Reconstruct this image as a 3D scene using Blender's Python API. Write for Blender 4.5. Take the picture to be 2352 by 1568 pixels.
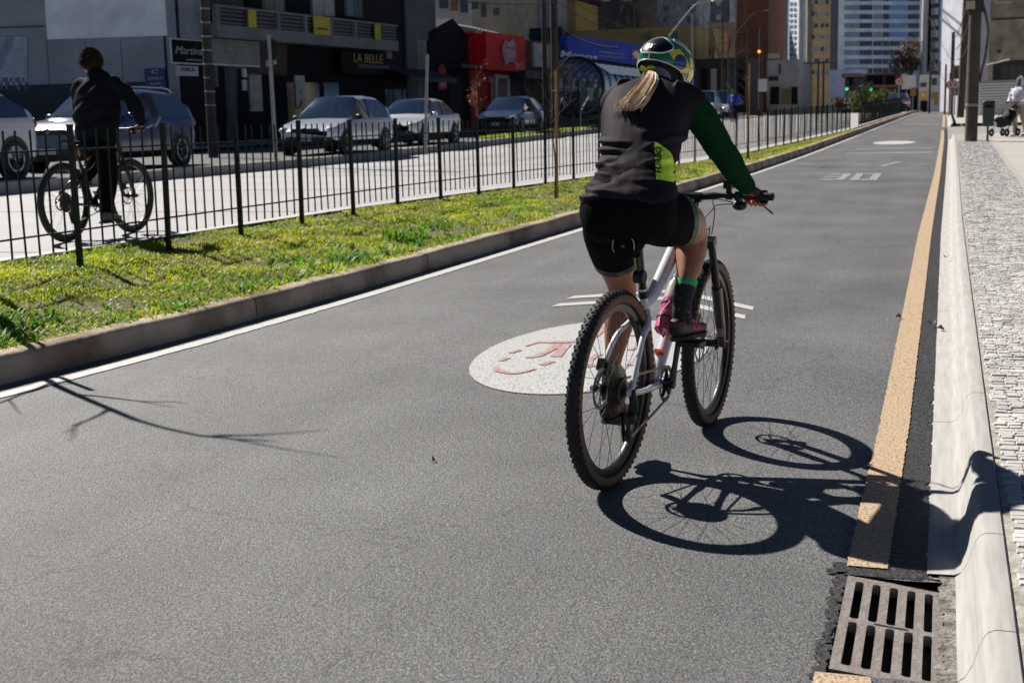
import bpy, bmesh, math, random
import numpy as np
from mathutils import Vector, Matrix
for o in list(bpy.data.objects): bpy.data.objects.remove(o)
SC = bpy.context.scene
COL = SC.collection
# ------------------------------------------------------------------ camera, sky, sun, exposure
FPX = 3100.0; EYE = 1.39                        # focal length in pixels of a 2352 px wide frame, eye height
PITCH = math.atan(512 / FPX); ROLL = math.radians(-1.28); YAW = math.atan(1004 / FPX * math.cos(PITCH))
cam_d = bpy.data.cameras.new('camera'); cam = bpy.data.objects.new('camera', cam_d); COL.objects.link(cam)
cam.matrix_world = Matrix.Translation((0, 0, EYE)) @ (Matrix.Rotation(YAW, 4, 'Z') @ Matrix.Rotation(math.pi / 2 - PITCH, 4, 'X') @ Matrix.Rotation(ROLL, 4, 'Z'))
cam_d.sensor_width = 36.0; cam_d.lens = FPX / 2352 * 36.0
cam_d.clip_start = 0.05; cam_d.clip_end = 4000
cam_d.dof.use_dof = True; cam_d.dof.focus_distance = 5.3; cam_d.dof.aperture_fstop = 6.8
SC.camera = cam
SUN_TO = Vector((-0.97, 0.66, 1.0)).normalized()          # towards the sun: ahead and to the left
wd = bpy.data.worlds.new('World'); SC.world = wd; wd.use_nodes = True
nt = wd.node_tree; bg = nt.nodes['Background']
sky = nt.nodes.new('ShaderNodeTexSky'); sky.sky_type = 'NISHITA'; sky.sun_disc = False
sky.sun_elevation = math.asin(SUN_TO.z); sky.sun_rotation = math.atan2(SUN_TO.x, SUN_TO.y)
sky.altitude = 930; sky.air_density = .36; sky.dust_density = .05; sky.ozone_density = 1.0
nt.links.new(sky.outputs[0], bg.inputs[0]); bg.inputs[1].default_value = 0.05
sd = bpy.data.lights.new('sun', 'SUN'); sd.energy = 5.0; sd.angle = math.radians(0.53); sd.color = (1.0, 0.955, 0.89)
sun = bpy.data.objects.new('sun', sd); COL.objects.link(sun)
sun.rotation_euler = SUN_TO.to_track_quat('Z', 'Y').to_euler()
vs = SC.view_settings; vs.view_transform = 'Standard'; vs.look = 'None'; vs.exposure = 0.52; vs.gamma = 1.0; vs.use_curve_mapping = False
SC.render.engine = 'CYCLES'; SC.cycles.use_denoising = True; SC.cycles.max_bounces = 6; SC.cycles.caustics_reflective = False; SC.cycles.caustics_refractive = False
SC.cycles.sample_clamp_indirect = 8
# ------------------------------------------------------------------ where things are: photo measurements to places
_R = cam.matrix_world.to_3x3().copy(); _C = Vector((0, 0, EYE))
def ray(x, y): return _R @ Vector(((x - 1176) / FPX, -(y - 784) / FPX, -1.0))
def at_depth(x, y, d): return _C + ray(x, y) * d
def at_X(x, y, X): r = ray(x, y); return _C + r * (X / r.x)
def at_Y(x, y, Y): r = ray(x, y); return _C + r * (Y / r.y)
def at_z(x, y, z): r = ray(x, y); return _C + r * ((z - EYE) / r.z)
def lerp(Y, a, b): return float(np.interp(Y, a, b))
def zr(Y): return lerp(Y, [-60, 6, 10, 40, 46, 100, 112, 400, 900], [0, 0, .02, .36, .43, 1.10, 1.15, -1.0, -3.0])
def zb(Y): return max(.32, zr(Y) + .05)
def XW(Y): return lerp(Y, [-5, 5.85, 6.87, 7.75, 9.25, 11.2, 15.4, 21.6, 27.4, 34.5, 48.6, 93.6, 130], [-5.6, -4.72, -4.59, -4.50, -4.39, -4.27, -4.02, -3.74, -3.49, -3.27, -3.0, -2.1, -1.4])
def XK(Y): return XW(Y) - lerp(Y, [5, 12, 30], [.25, .21, .17])
def XF(Y): return lerp(Y, [2, 12, 16, 18.9, 25, 37.4, 57.6, 95, 130], [-6.72, -6.67, -6.62, -6.42, -5.85, -4.76, -3.62, -2.75, -2.1])
def XB(Y): return XF(Y) - lerp(Y, [9, 16, 22, 30], [.62, .3, .05, .02])
def XR(Y): return lerp(Y, [-5, 15, 26, 44, 60, 130], [-.03, 0.0, .06, .14, .16, .2])       # left edge of gutter
rnd = random.Random(7); nrg = np.random.default_rng(5)
# ------------------------------------------------------------------ materials
def mat(name, col, rough=.6, metal=0., var=.12, scale=8., bump=0., bscale=None, spec=.5, coat=0., trans=0., alpha=1., emit=None, det=4., col2=None, thr=None, coords='Object'):
    m = bpy.data.materials.new(name); m.use_nodes = True; nt = m.node_tree; N = nt.nodes; L = nt.links
    b = N['Principled BSDF']; b.inputs['Roughness'].default_value = rough; b.inputs['Metallic'].default_value = metal
    b.inputs['Specular IOR Level'].default_value = spec; b.inputs['Coat Weight'].default_value = coat; b.inputs['Coat Roughness'].default_value = .05
    b.inputs['Transmission Weight'].default_value = trans; b.inputs['Alpha'].default_value = alpha
    tc = N.new('ShaderNodeTexCoord'); nz = N.new('ShaderNodeTexNoise'); nz.inputs['Scale'].default_value = scale; nz.inputs['Detail'].default_value = det
    L.new(tc.outputs[coords], nz.inputs['Vector'])
    rp = N.new('ShaderNodeValToRGB'); c = col; c2 = col2 or tuple(x * (1 - var) for x in c); c1 = c if col2 else tuple(min(1, x * (1 + var)) for x in c)
    rp.color_ramp.elements[0].color = (*c2, 1); rp.color_ramp.elements[1].color = (*c1, 1)
    a, e = thr or (.3, .7); rp.color_ramp.elements[0].position = a; rp.color_ramp.elements[1].position = e
    L.new(nz.outputs[0], rp.inputs[0]); L.new(rp.outputs[0], b.inputs['Base Color'])
    if bump:
        n2 = N.new('ShaderNodeTexNoise'); n2.inputs['Scale'].default_value = bscale or scale * 4; n2.inputs['Detail'].default_value = 5
        L.new(tc.outputs[coords], n2.inputs['Vector']); bp = N.new('ShaderNodeBump'); bp.inputs['Strength'].default_value = min(1, bump); bp.inputs['Distance'].default_value = .02 * bump
        L.new(n2.outputs[0], bp.inputs['Height']); L.new(bp.outputs[0], b.inputs['Normal'])
    if emit:
        b.inputs['Emission Color'].default_value = (*emit[:3], 1); b.inputs['Emission Strength'].default_value = emit[3]
    return m
M = {}
def mm(key, *a, **k):
    if key not in M: M[key] = mat(key, *a, **k)
    return M[key]
# ------------------------------------------------------------------ mesh helpers
def frame_from(d):
    d = Vector(d).normalized(); u = Vector((0, 0, 1)) if abs(d.z) < .95 else Vector((1, 0, 0))
    a = u.cross(d).normalized(); return a, d.cross(a).normalized(), d
class MB:
    def __init__(s): s.v = []; s.f = []; s.m = []
    def add(s, vs, fs, mi=0):
        o = len(s.v); s.v += [tuple(v) for v in vs]; s.f += [tuple(i + o for i in f) for f in fs]; s.m += [mi] * len(fs); return s
    def box(s, c, d, mi=0, rot=None, bev=0):
        x, y, z = [q / 2 for q in d]; c = Vector(c)
        vs = [Vector((a, b, e)) for a in (-x, x) for b in (-y, y) for e in (-z, z)]
        if rot is not None: vs = [rot @ v for v in vs]
        return s.add([v + c for v in vs], [(0, 1, 3, 2), (4, 6, 7, 5), (0, 4, 5, 1), (2, 3, 7, 6), (0, 2, 6, 4), (1, 5, 7, 3)], mi)
    def bx(s, x0, x1, y0, y1, z0, z1, mi=0): return s.box(((x0 + x1) / 2, (y0 + y1) / 2, (z0 + z1) / 2), (abs(x1 - x0), abs(y1 - y0), abs(z1 - z0)), mi)
    def tube(s, pts, r, n=10, mi=0, caps=True, flat=1.0, up=None):
        pts = [Vector(p) for p in pts]; k = len(pts); rs = r if hasattr(r, '__len__') else [r] * k
        vs = []; pa = None
        for i, p in enumerate(pts):
            d = (pts[min(i + 1, k - 1)] - pts[max(i - 1, 0)])
            if d.length < 1e-9: d = Vector((0, 0, 1))
            d.normalize()
            if pa is None:
                a = Vector(up) - d * d.dot(Vector(up)) if up else frame_from(d)[0]
            else: a = pa - d * pa.dot(d)
            if a.length < 1e-6: a = frame_from(d)[0]
            a.normalize(); b = d.cross(a); pa = a
            for j in range(n):
                t = 2 * math.pi * j / n; vs.append(p + a * (rs[i] * math.cos(t)) + b * (rs[i] * flat * math.sin(t)))
        fs = [(i * n + j, i * n + (j + 1) % n, (i + 1) * n + (j + 1) % n, (i + 1) * n + j) for i in range(k - 1) for j in range(n)]
        if caps: fs += [tuple(range(n))[::-1], tuple(range((k - 1) * n, k * n))]
        return s.add(vs, fs, mi)
    def cyl(s, a, b, r, r2=None, n=12, mi=0, caps=True): return s.tube([a, b], [r, r if r2 is None else r2], n, mi, caps)
    def lathe(s, prof, c, axis, n=24, mi=0, closed=False):       # prof [(r, h)], around axis from c
        a, b, d = frame_from(axis); c = Vector(c); vs = []
        for r, h in prof:
            for j in range(n):
                t = 2 * math.pi * j / n; vs.append(c + d * h + a * (r * math.cos(t)) + b * (r * math.sin(t)))
        k = len(prof); rng = range(k if closed else k - 1)
        fs = [(i * n + j, i * n + (j + 1) % n, ((i + 1) % k) * n + (j + 1) % n, ((i + 1) % k) * n + j) for i in rng for j in range(n)]
        return s.add(vs, fs, mi)
    def loft(s, rings, mi=0, caps=True, closed=True):
        n = len(rings[0]); vs = [p for r in rings for p in r]; m = n if closed else n - 1
        fs = [(i * n + j, i * n + (j + 1) % n, (i + 1) * n + (j + 1) % n, (i + 1) * n + j) for i in range(len(rings) - 1) for j in range(m)]
        if caps: fs += [tuple(range(n))[::-1], tuple(range((len(rings) - 1) * n, len(rings) * n))]
        return s.add(vs, fs, mi)
    def prism(s, poly, a, b, mi=0):                              # poly list of 3d points, extruded by vector b
        n = len(poly); b = Vector(b); vs = [Vector(p) + Vector(a) for p in poly]; vs += [v + b for v in vs]
        return s.add(vs, [tuple(range(n))[::-1], tuple(range(n, 2 * n))] + [(i, (i + 1) % n, n + (i + 1) % n, n + i) for i in range(n)], mi)
    def sphere(s, c, r, n=12, k=8, mi=0, rot=None):
        r = r if hasattr(r, '__len__') else (r, r, r); c = Vector(c); vs = []
        for i in range(1, k):
            t = math.pi * i / k
            for j in range(n):
                p = 2 * math.pi * j / n; q = Vector((r[0] * math.sin(t) * math.cos(p), r[1] * math.sin(t) * math.sin(p), r[2] * math.cos(t)))
                vs.append((rot @ q if rot is not None else q) + c)
        q1 = Vector((0, 0, r[2])); q2 = -q1
        if rot is not None: q1 = rot @ q1; q2 = rot @ q2
        vs += [c + q1, c + q2]; t = len(vs) - 2; b = t + 1
        fs = [(i * n + j, (i + 1) * n + j, (i + 1) * n + (j + 1) % n, i * n + (j + 1) % n) for i in range(k - 2) for j in range(n)]
        fs += [(t, j, (j + 1) % n) for j in range(n)] + [(b, (k - 2) * n + (j + 1) % n, (k - 2) * n + j) for j in range(n)]
        return s.add(vs, fs, mi)
    def quad(s, a, b, c, d, mi=0): return s.add([a, b, c, d], [(0, 1, 2, 3)], mi)
    def xf(s, mt): s.v = [tuple(mt @ Vector(v)) for v in s.v]; return s
    def mesh(s, name, mats, smooth=False, ang=40):
        me = bpy.data.meshes.new(name); me.from_pydata(s.v, [], s.f); me.update()
        for m in (mats if isinstance(mats, (list, tuple)) else [mats]): me.materials.append(m)
        if max(s.m, default=0): me.polygons.foreach_set('material_index', s.m)
        if smooth:
            me.polygons.foreach_set('use_smooth', [True] * len(s.f))
            if ang < 180: me.set_sharp_from_angle(angle=math.radians(ang))
        return me
    def build(s, name, mats, parent=None, smooth=False, ang=40, **tags):
        return obj(name, s.mesh(name, mats, smooth, ang), parent, **tags)
def obj(name, me, parent=None, label=None, cat=None, group=None, kind=None, mw=None):
    o = bpy.data.objects.new(name, me); COL.objects.link(o)
    if parent is not None: o.parent = parent
    if mw is not None: o.matrix_local = mw
    for k, v in (('label', label), ('category', cat), ('group', group), ('kind', kind)):
        if v: o[k] = v
    return o
def thing(name, label, cat, loc=(0, 0, 0), rz=0, group=None, mw=None):
    o = obj(name, None, None, label, cat, group); o.empty_display_size = .1
    if mw is not None: o.matrix_world = mw
    else: o.location = loc; o.rotation_euler = (0, 0, rz)
    return o
def copy_tree(o, parent=None):
    c = o.copy(); COL.objects.link(c); c.parent = parent
    for ch in list(o.children): copy_tree(ch, c)
    return c
def remesh(mb, voxel, smooth=6, factor=.5):
    me = mb.mesh('tmp', []); o = bpy.data.objects.new('tmp', me); COL.objects.link(o)
    r = o.modifiers.new('r', 'REMESH'); r.mode = 'VOXEL'; r.voxel_size = voxel; r.use_smooth_shade = True
    if smooth: s = o.modifiers.new('s', 'SMOOTH'); s.iterations = smooth; s.factor = factor
    dg = bpy.context.evaluated_depsgraph_get(); me2 = bpy.data.meshes.new_from_object(o.evaluated_get(dg))
    bpy.data.objects.remove(o); bpy.data.meshes.remove(me); return me2
def text_mesh(txt, size, depth=.004, bold=False, align='CENTER', shear=0., mt=None, space=1.0):
    c = bpy.data.curves.new('txt', 'FONT'); c.body = txt; c.size = size; c.extrude = depth; c.align_x = align; c.align_y = 'CENTER'; c.shear = shear
    c.space_character = space; c.resolution_u = 3
    if bold: c.offset = size * .025
    o = bpy.data.objects.new('t', c); COL.objects.link(o)
    dg = bpy.context.evaluated_depsgraph_get(); me = bpy.data.meshes.new_from_object(o.evaluated_get(dg)); bpy.data.objects.remove(o)
    me.materials.clear()
    if mt: me.materials.append(mt)
    return me
def cat_rom(P, k=6):
    P = [np.array(p, float) for p in P]; out = []
    for i in range(len(P) - 1):
        p0, p1, p2, p3 = P[max(i - 1, 0)], P[i], P[i + 1], P[min(i + 2, len(P) - 1)]
        for j in range(k):
            t = j / k; out.append(.5 * (2 * p1 + (p2 - p0) * t + (2 * p0 - 5 * p1 + 4 * p2 - p3) * t * t + (3 * p1 - 3 * p2 + p3 - p0) * t ** 3))
    out.append(P[-1]); return np.array(out)
# ================================================================== ground, road, kerbs, markings
def asphalt(name, base, cont=.35, gscale=1.0):
    m = bpy.data.materials.new(name); m.use_nodes = True; nt = m.node_tree; N = nt.nodes; L = nt.links; b = N['Principled BSDF']
    tc = N.new('ShaderNodeTexCoord'); v = N.new('ShaderNodeTexVoronoi'); v.inputs['Scale'].default_value = 165 * gscale; L.new(tc.outputs['Object'], v.inputs['Vector'])
    n1 = N.new('ShaderNodeTexNoise'); n1.inputs['Scale'].default_value = 75 * gscale; n1.inputs['Detail'].default_value = 6; n1.inputs['Roughness'].default_value = .75; L.new(tc.outputs['Object'], n1.inputs['Vector'])
    n2 = N.new('ShaderNodeTexNoise'); n2.inputs['Scale'].default_value = .8; n2.inputs['Detail'].default_value = 5; L.new(tc.outputs['Object'], n2.inputs['Vector'])
    r1 = N.new('ShaderNodeMapRange'); r1.inputs[1].default_value = .34; r1.inputs[2].default_value = .66; r1.inputs[3].default_value = 1 - cont; r1.inputs[4].default_value = 1 + cont; L.new(n1.outputs[0], r1.inputs[0])
    r2 = N.new('ShaderNodeMapRange'); r2.inputs[1].default_value = .3; r2.inputs[2].default_value = .7; r2.inputs[3].default_value = .74; r2.inputs[4].default_value = 1.2; L.new(n2.outputs[0], r2.inputs[0])
    mp = N.new('ShaderNodeMapping'); mp.inputs['Scale'].default_value = (2.6, .12, 1); L.new(tc.outputs['Object'], mp.inputs['Vector']); n4 = N.new('ShaderNodeTexNoise'); n4.inputs['Scale'].default_value = .9; n4.inputs['Detail'].default_value = 4; L.new(mp.outputs[0], n4.inputs['Vector'])
    r4 = N.new('ShaderNodeMapRange'); r4.inputs[1].default_value = .35; r4.inputs[2].default_value = .65; r4.inputs[3].default_value = .90; r4.inputs[4].default_value = 1.08; L.new(n4.outputs[0], r4.inputs[0])
    v5 = N.new('ShaderNodeTexVoronoi'); v5.feature = 'DISTANCE_TO_EDGE'; v5.inputs['Scale'].default_value = .55; n5 = N.new('ShaderNodeTexNoise'); n5.inputs['Scale'].default_value = 3; n5.inputs['Detail'].default_value = 6; L.new(tc.outputs['Object'], n5.inputs['Vector']); vm = N.new('ShaderNodeVectorMath'); vm.operation = 'MULTIPLY_ADD'; vm.inputs[1].default_value = (.5, .5, .5); L.new(n5.outputs['Color'], vm.inputs[0]); L.new(tc.outputs['Object'], vm.inputs[2]); L.new(vm.outputs[0], v5.inputs['Vector'])
    r5 = N.new('ShaderNodeMapRange'); r5.inputs[1].default_value = .0; r5.inputs[2].default_value = .006; r5.inputs[3].default_value = .66; r5.inputs[4].default_value = 1.0; L.new(v5.outputs['Distance'], r5.inputs[0])
    n7 = N.new('ShaderNodeTexNoise'); n7.inputs['Scale'].default_value = 16; n7.inputs['Detail'].default_value = 8; n7.inputs['Roughness'].default_value = .7; L.new(tc.outputs['Object'], n7.inputs['Vector']); r7 = N.new('ShaderNodeMapRange'); r7.inputs[1].default_value = .33; r7.inputs[2].default_value = .41; r7.inputs[3].default_value = .55; r7.inputs[4].default_value = 1.0; L.new(n7.outputs[0], r7.inputs[0]); m7 = N.new('ShaderNodeMath'); m7.operation = 'MULTIPLY'; L.new(r7.outputs[0], m7.inputs[0]); L.new(r5.outputs[0], m7.inputs[1])
    m4 = N.new('ShaderNodeMath'); m4.operation = 'MULTIPLY'; L.new(r4.outputs[0], m4.inputs[0]); L.new(m7.outputs[0], m4.inputs[1]); m6 = N.new('ShaderNodeMath'); m6.operation = 'MULTIPLY'; L.new(m4.outputs[0], m6.inputs[0]); L.new(r2.outputs[0], m6.inputs[1]); r2 = m6
    bw = N.new('ShaderNodeRGBToBW'); L.new(v.outputs['Color'], bw.inputs[0])
    r3 = N.new('ShaderNodeMapRange'); r3.inputs[1].default_value = .25; r3.inputs[2].default_value = .85; r3.inputs[3].default_value = .66; r3.inputs[4].default_value = 1.5; L.new(bw.outputs[0], r3.inputs[0])
    a = N.new('ShaderNodeMath'); a.operation = 'MULTIPLY'; L.new(r1.outputs[0], a.inputs[0]); L.new(r2.outputs[0], a.inputs[1])
    a2 = N.new('ShaderNodeMath'); a2.operation = 'MULTIPLY'; L.new(a.outputs[0], a2.inputs[0]); L.new(r3.outputs[0], a2.inputs[1])
    mx = N.new('ShaderNodeVectorMath'); mx.operation = 'SCALE'; mx.inputs[0].default_value = base; L.new(a2.outputs[0], mx.inputs['Scale']); L.new(mx.outputs[0], b.inputs['Base Color'])
    ad = N.new('ShaderNodeMath'); ad.operation = 'ADD'; L.new(n1.outputs[0], ad.inputs[0])
    vv = N.new('ShaderNodeMath'); vv.operation = 'MULTIPLY'; vv.inputs[1].default_value = -.5; L.new(v.outputs['Distance'], vv.inputs[0]); L.new(vv.outputs[0], ad.inputs[1])
    bp = N.new('ShaderNodeBump'); bp.inputs['Strength'].default_value = .85; bp.inputs['Distance'].default_value = .0075; L.new(ad.outputs[0], bp.inputs['Height']); L.new(bp.outputs[0], b.inputs['Normal'])
    b.inputs['Roughness'].default_value = .62; b.inputs['Specular IOR Level'].default_value = .42
    return m
M['asphalt'] = asphalt('asphalt', (.132, .132, .131), .58)
M['asphalt_dark'] = asphalt('asphalt_dark', (.024, .0235, .0235), .8, .42)
M['street'] = mat('street_asphalt', (.05, .052, .056), .8, var=.2, scale=3, bump=.3, bscale=60)
M['concrete'] = mat('concrete', (.42, .405, .38), .88, scale=22, bump=.05, bscale=260, det=10, col2=(.335, .32, .30), thr=(.3, .6))
_n = M['concrete'].node_tree; _mp = _n.nodes.new('ShaderNodeMapping'); _mp.inputs['Scale'].default_value = (2.2, .16, 2.2)
for _k in _n.nodes:
    if _k.bl_idname == 'ShaderNodeTexNoise' and _k.inputs['Scale'].default_value < 60: _n.links.new([q for q in _n.nodes if q.bl_idname == 'ShaderNodeTexCoord'][0].outputs['Object'], _mp.inputs['Vector']); _n.links.new(_mp.outputs[0], _k.inputs['Vector'])
M['busway'] = mat('busway_concrete', (.385, .375, .37), .8, var=.08, scale=.6, bump=.15, bscale=40, det=9)
M['kerbcon'] = mat('kerb_concrete', (.58, .45, .33), .9, scale=1.9, bump=.6, bscale=30, det=10, col2=(.24, .16, .10), thr=(.36, .60))
M['white_paint'] = mat('white_road_paint', (.52, .51, .48), .7, scale=120, bump=.3, bscale=120, det=5, col2=(.24, .23, .22), thr=(.30, .42))
M['white_faint'] = mat('worn_road_paint', (.42, .42, .41), .7, scale=30, bump=.3, bscale=90, det=8, col2=(.13, .13, .13), thr=(.36, .62))
M['orange_paint'] = mat('orange_road_paint', (.56, .40, .25), .75, scale=95, bump=.5, bscale=120, det=8, col2=(.17, .13, .09), thr=(.36, .50))
M['red_paint'] = mat('red_road_paint', (.42, .17, .165), .75, scale=40, bump=.3, bscale=90, det=8, col2=(.44, .38, .37), thr=(.38, .56))
M['soil'] = mat('soil', (.16, .115, .06), .95, scale=4.5, bump=.9, bscale=40, det=9, col2=(.085, .085, .025), thr=(.42, .6))
M['slab'] = mat('sidewalk_concrete', (.46, .43, .38), .85, var=.08, scale=1.2, bump=.2, bscale=50, det=8)
M['stone'] = mat('limestone', (.66, .635, .60), .8, scale=6, bump=.4, bscale=40, det=6, col2=(.36, .345, .325), thr=(.3, .6))
M['grout'] = mat('sand_joint', (.38, .355, .31), .95, var=.35, scale=20, bump=.6, bscale=60)

def strip(name, Y0, Y1, dY, xl, xr, zf, nx, m, parent=None, jit=0, smooth=False, **tags):
    n = max(2, int(round((Y1 - Y0) / dY)) + 1); vs = []; fs = []
    for i in range(n):
        Y = Y0 + (Y1 - Y0) * i / (n - 1); a = xl(Y); b = xr(Y)
        for j in range(nx + 1):
            t = j / nx; X = a + (b - a) * t
            if jit and j in (0, nx): X += rnd.gauss(0, jit)
            vs.append((X, Y, zf(X, Y)))
    w = nx + 1
    for i in range(n - 1):
        for j in range(nx): fs.append((i * w + j, i * w + j + 1, (i + 1) * w + j + 1, (i + 1) * w + j))
    b = MB(); b.add(vs, fs); return b.build(name, m, parent, smooth=smooth, **tags)
ST = dict(kind='structure')
Ys = [-40, -20, 0, 6, 10, 20, 30, 40, 46, 60, 80, 100, 112, 150, 200, 300, 400, 600, 900, 1500]
g = MB(); g.loft([[(X, Y, zr(Y) - .35 - max(0, abs(X) - 60) * .0) for X in (-900, -60, -20, 0, 20, 60, 900)] for Y in Ys], caps=False, closed=False); g.build('ground', M['street'], **ST)
b = MB(); yl = list(np.arange(-3, 3.25, .5)) + [3.292, 3.292, 4.034, 4.034] + list(np.arange(4.5, 120, .5)); hole = False; pr = None
for i, Y in enumerate(yl):
    xr_ = -.243 if (Y in (3.292, 4.034) and ((Y == 3.292) == (yl[i - 1] == Y))) else XR(Y) + .02
    p = ((XK(Y) - .05, Y, zr(Y)), (xr_, Y, zr(Y)))
    if pr and yl[i - 1] != Y: b.quad(pr[0], pr[1], p[1], p[0])
    pr = p
road = b.build('road', M['asphalt'], **ST)
strip('asphalt_patch', 4.05, 58, .03, lambda Y: XR(Y) - lerp(Y, [4, 15, 45], [.12, .10, .12]), lambda Y: XR(Y) + .012, lambda X, Y: zr(Y) + .004, 2, M['asphalt_dark'], road, jit=.012)
mk = lambda n, *a, **k: strip(n, *a, parent=road, **k)
zl = lambda X, Y: zr(Y) + .005
mk('white_line', -3, 118, .06, lambda Y: XW(Y) - .055, lambda Y: XW(Y) + .055, zl, 1, M['white_paint'], jit=.003)
OL = lambda Y: lerp(Y, [2, 6, 15, 26, 45], [-.262, -.235, -.225, -.14, -.075])
OR = lambda Y: lerp(Y, [2, 6, 15, 26, 45], [-.142, -.108, -.09, -.03, .03])
zl2 = lambda X, Y: zr(Y) + .009
mk('orange_line', 4.11, 56, .02, OL, OR, zl2, 1, M['orange_paint'], jit=.0018)
mk('orange_line', 2.4, 3.27, .05, lambda Y: OL(Y) - .015, OR, zl2, 1, M['orange_paint'], jit=.003)
mk('orange_line', 61, 92, .5, lambda Y: XR(Y) - .22, lambda Y: XR(Y) - .1, zl2, 1, M['orange_paint'])
# --- bicycle roundel, chevrons and the worn 30
def flat_poly(name, pts, m, dz, fine=None):
    b = MB(); b.add([(x, y, zr(y) + dz) for x, y in pts], [tuple(range(len(pts)))]); return b.build(name, m, road)
def ell(cx, cy, a, b_, n=72, sk=0): return [(cx + a * math.cos(t) + sk * math.sin(t), cy + b_ * math.sin(t)) for t in [2 * math.pi * i / n for i in range(n)]]
RC = (-1.945, 7.68)
flat_poly('painted_disc', ell(*RC, .655, 1.24), mat('worn_disc_paint', (.50, .50, .485), .75, scale=70, bump=.3, bscale=120, det=9, col2=(.20, .20, .20), thr=(.34, .52)), .005)
def ribbon(name, pts, w, m, dz=.009):
    P = cat_rom([(x, y) for x, y in pts], 5); ws = np.interp(np.linspace(0, 1, len(P)), np.linspace(0, 1, len(w)), w) if hasattr(w, '__len__') else [w] * len(P)
    vs = []
    for i, p in enumerate(P):
        d = P[min(i + 1, len(P) - 1)] - P[max(i - 1, 0)]; d = d / (np.linalg.norm(d) + 1e-9); nn = np.array((-d[1], d[0])) * ws[i] * .36
        for q in (p + nn, p - nn): vs.append((q[0], q[1], zr(q[1]) + dz))
    b = MB(); b.add(vs, [(2 * i, 2 * i + 1, 2 * i + 3, 2 * i + 2) for i in range(len(P) - 1)]); return b.build(name, m, road)
def rp(x, y): p = at_z(x, y, .02); return (p.x, p.y)
def rz7(x, y): return rp((1850 + x / 1.8816) / 1.7415, (1150 + y / 1.8816) / 1.7415)
ribbon('red_mark', [rz7(250, 585), rz7(275, 615), rz7(380, 635), rz7(470, 622), rz7(555, 600)], [.045, .07, .045, .04, .02], M['red_paint'])
ribbon('red_mark', [rz7(285, 542), rz7(340, 518)], .055, M['red_paint']); ribbon('red_mark', [rz7(360, 485), rz7(432, 462)], .055, M['red_paint']); ribbon('red_mark', [rz7(595, 573), rz7(678, 546)], .06, M['red_paint'])
ribbon('red_mark', [rz7(475, 436), rz7(570, 408), rz7(680, 408), rz7(850, 402)], [.02, .05, .10, .09], M['red_paint'])
ribbon('red_mark', [rz7(475, 516), rz7(560, 508), rz7(650, 470), rz7(720, 425)], [.06, .07, .06, .09], M['red_paint'])
ribbon('red_mark', [rz7(700, 512), rz7(740, 470), rz7(780, 420)], [.10, .08, .10], M['red_paint'])
ribbon('red_mark', [rz7(985, 370), rz7(1045, 320), rz7(1050, 290)], [.07, .06, .03], M['red_paint'])
ribbon('red_mark', [rz7(945, 590), rz7(960, 530), rz7(1040, 492)], [.06, .07, .05], M['red_paint']); ribbon('red_mark', [rz7(950, 580), rz7(1060, 575)], .06, M['red_paint'])
ribbon('red_mark', [rz7(1250, 465), rz7(1320, 440), rz7(1330, 400)], .06, M['red_paint']); ribbon('red_mark', [rz7(1230, 570), rz7(1310, 572)], .06, M['red_paint']); ribbon('red_mark', [rz7(1180, 350), rz7(1300, 360)], .06, M['red_paint'])
cx, cy = -1.975, 9.95
for k in (0, 1):
    yy = cy + .42 * k
    for s, ye in ((-1, 9.44), (1, 9.06)):
        ye = ye + .41 * k; xe = cx + s * .735
        ym = (9.9 + .41 * k)
        flat_poly('chevron_mark', [(xe, ye), (cx, ym), (cx, ym + .17), (xe - s * .02, ye + .17)][::(1 if s > 0 else -1)], M['white_paint'], .005)
def dig(seg, x0, y0, w, h, t, m):
    S = {'a': (0, h - t, w, h), 'd': (0, 0, w, t), 'g': (0, h / 2 - t / 2, w, h / 2 + t / 2), 'b': (w - t * .45, h / 2, w, h), 'c': (w - t * .45, 0, w, h / 2), 'e': (0, 0, t * .45, h / 2), 'f': (0, h / 2, t * .45, h)}
    for i, q in enumerate(seg):
        a, b_, c, d = S[q]; z = .005 + .001 * i; flat_poly('speed_digit', [(x0 + a, y0 + b_), (x0 + c, y0 + b_), (x0 + c, y0 + d), (x0 + a, y0 + d)], m, z)
dig('abgcd', -2.06, 24.5, .42, 2.1, .3, M['white_faint']); dig('abcdef', -1.54, 24.4, .46, 2.2, .32, M['white_faint'])
for (x0, y0, x1, y1) in ((-1.9, 30.0, -1.55, 30.5), (-1.25, 29.2, -.95, 31.2), (-.7, 29.5, -.35, 29.9)):
    flat_poly('worn_mark', [(x0, y0), (x0 + .12, y0 - .1), (x1 + .1, y1 - .1), (x1, y1)], M['white_faint'], .005)
flat_poly('painted_disc', ell(-1.42, 43.2, .62, 1.5, 48), M['white_paint'], .005)
for Y, w in ((35.5, .5), (38.4, .4), (66, .9), (88, 1.2)):
    flat_poly('worn_band', [(XW(Y) + .9, Y), (XR(Y) - .35, Y), (XR(Y) - .35, Y + w), (XW(Y) + .9, Y + w)], M['white_faint'], .005)
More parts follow.
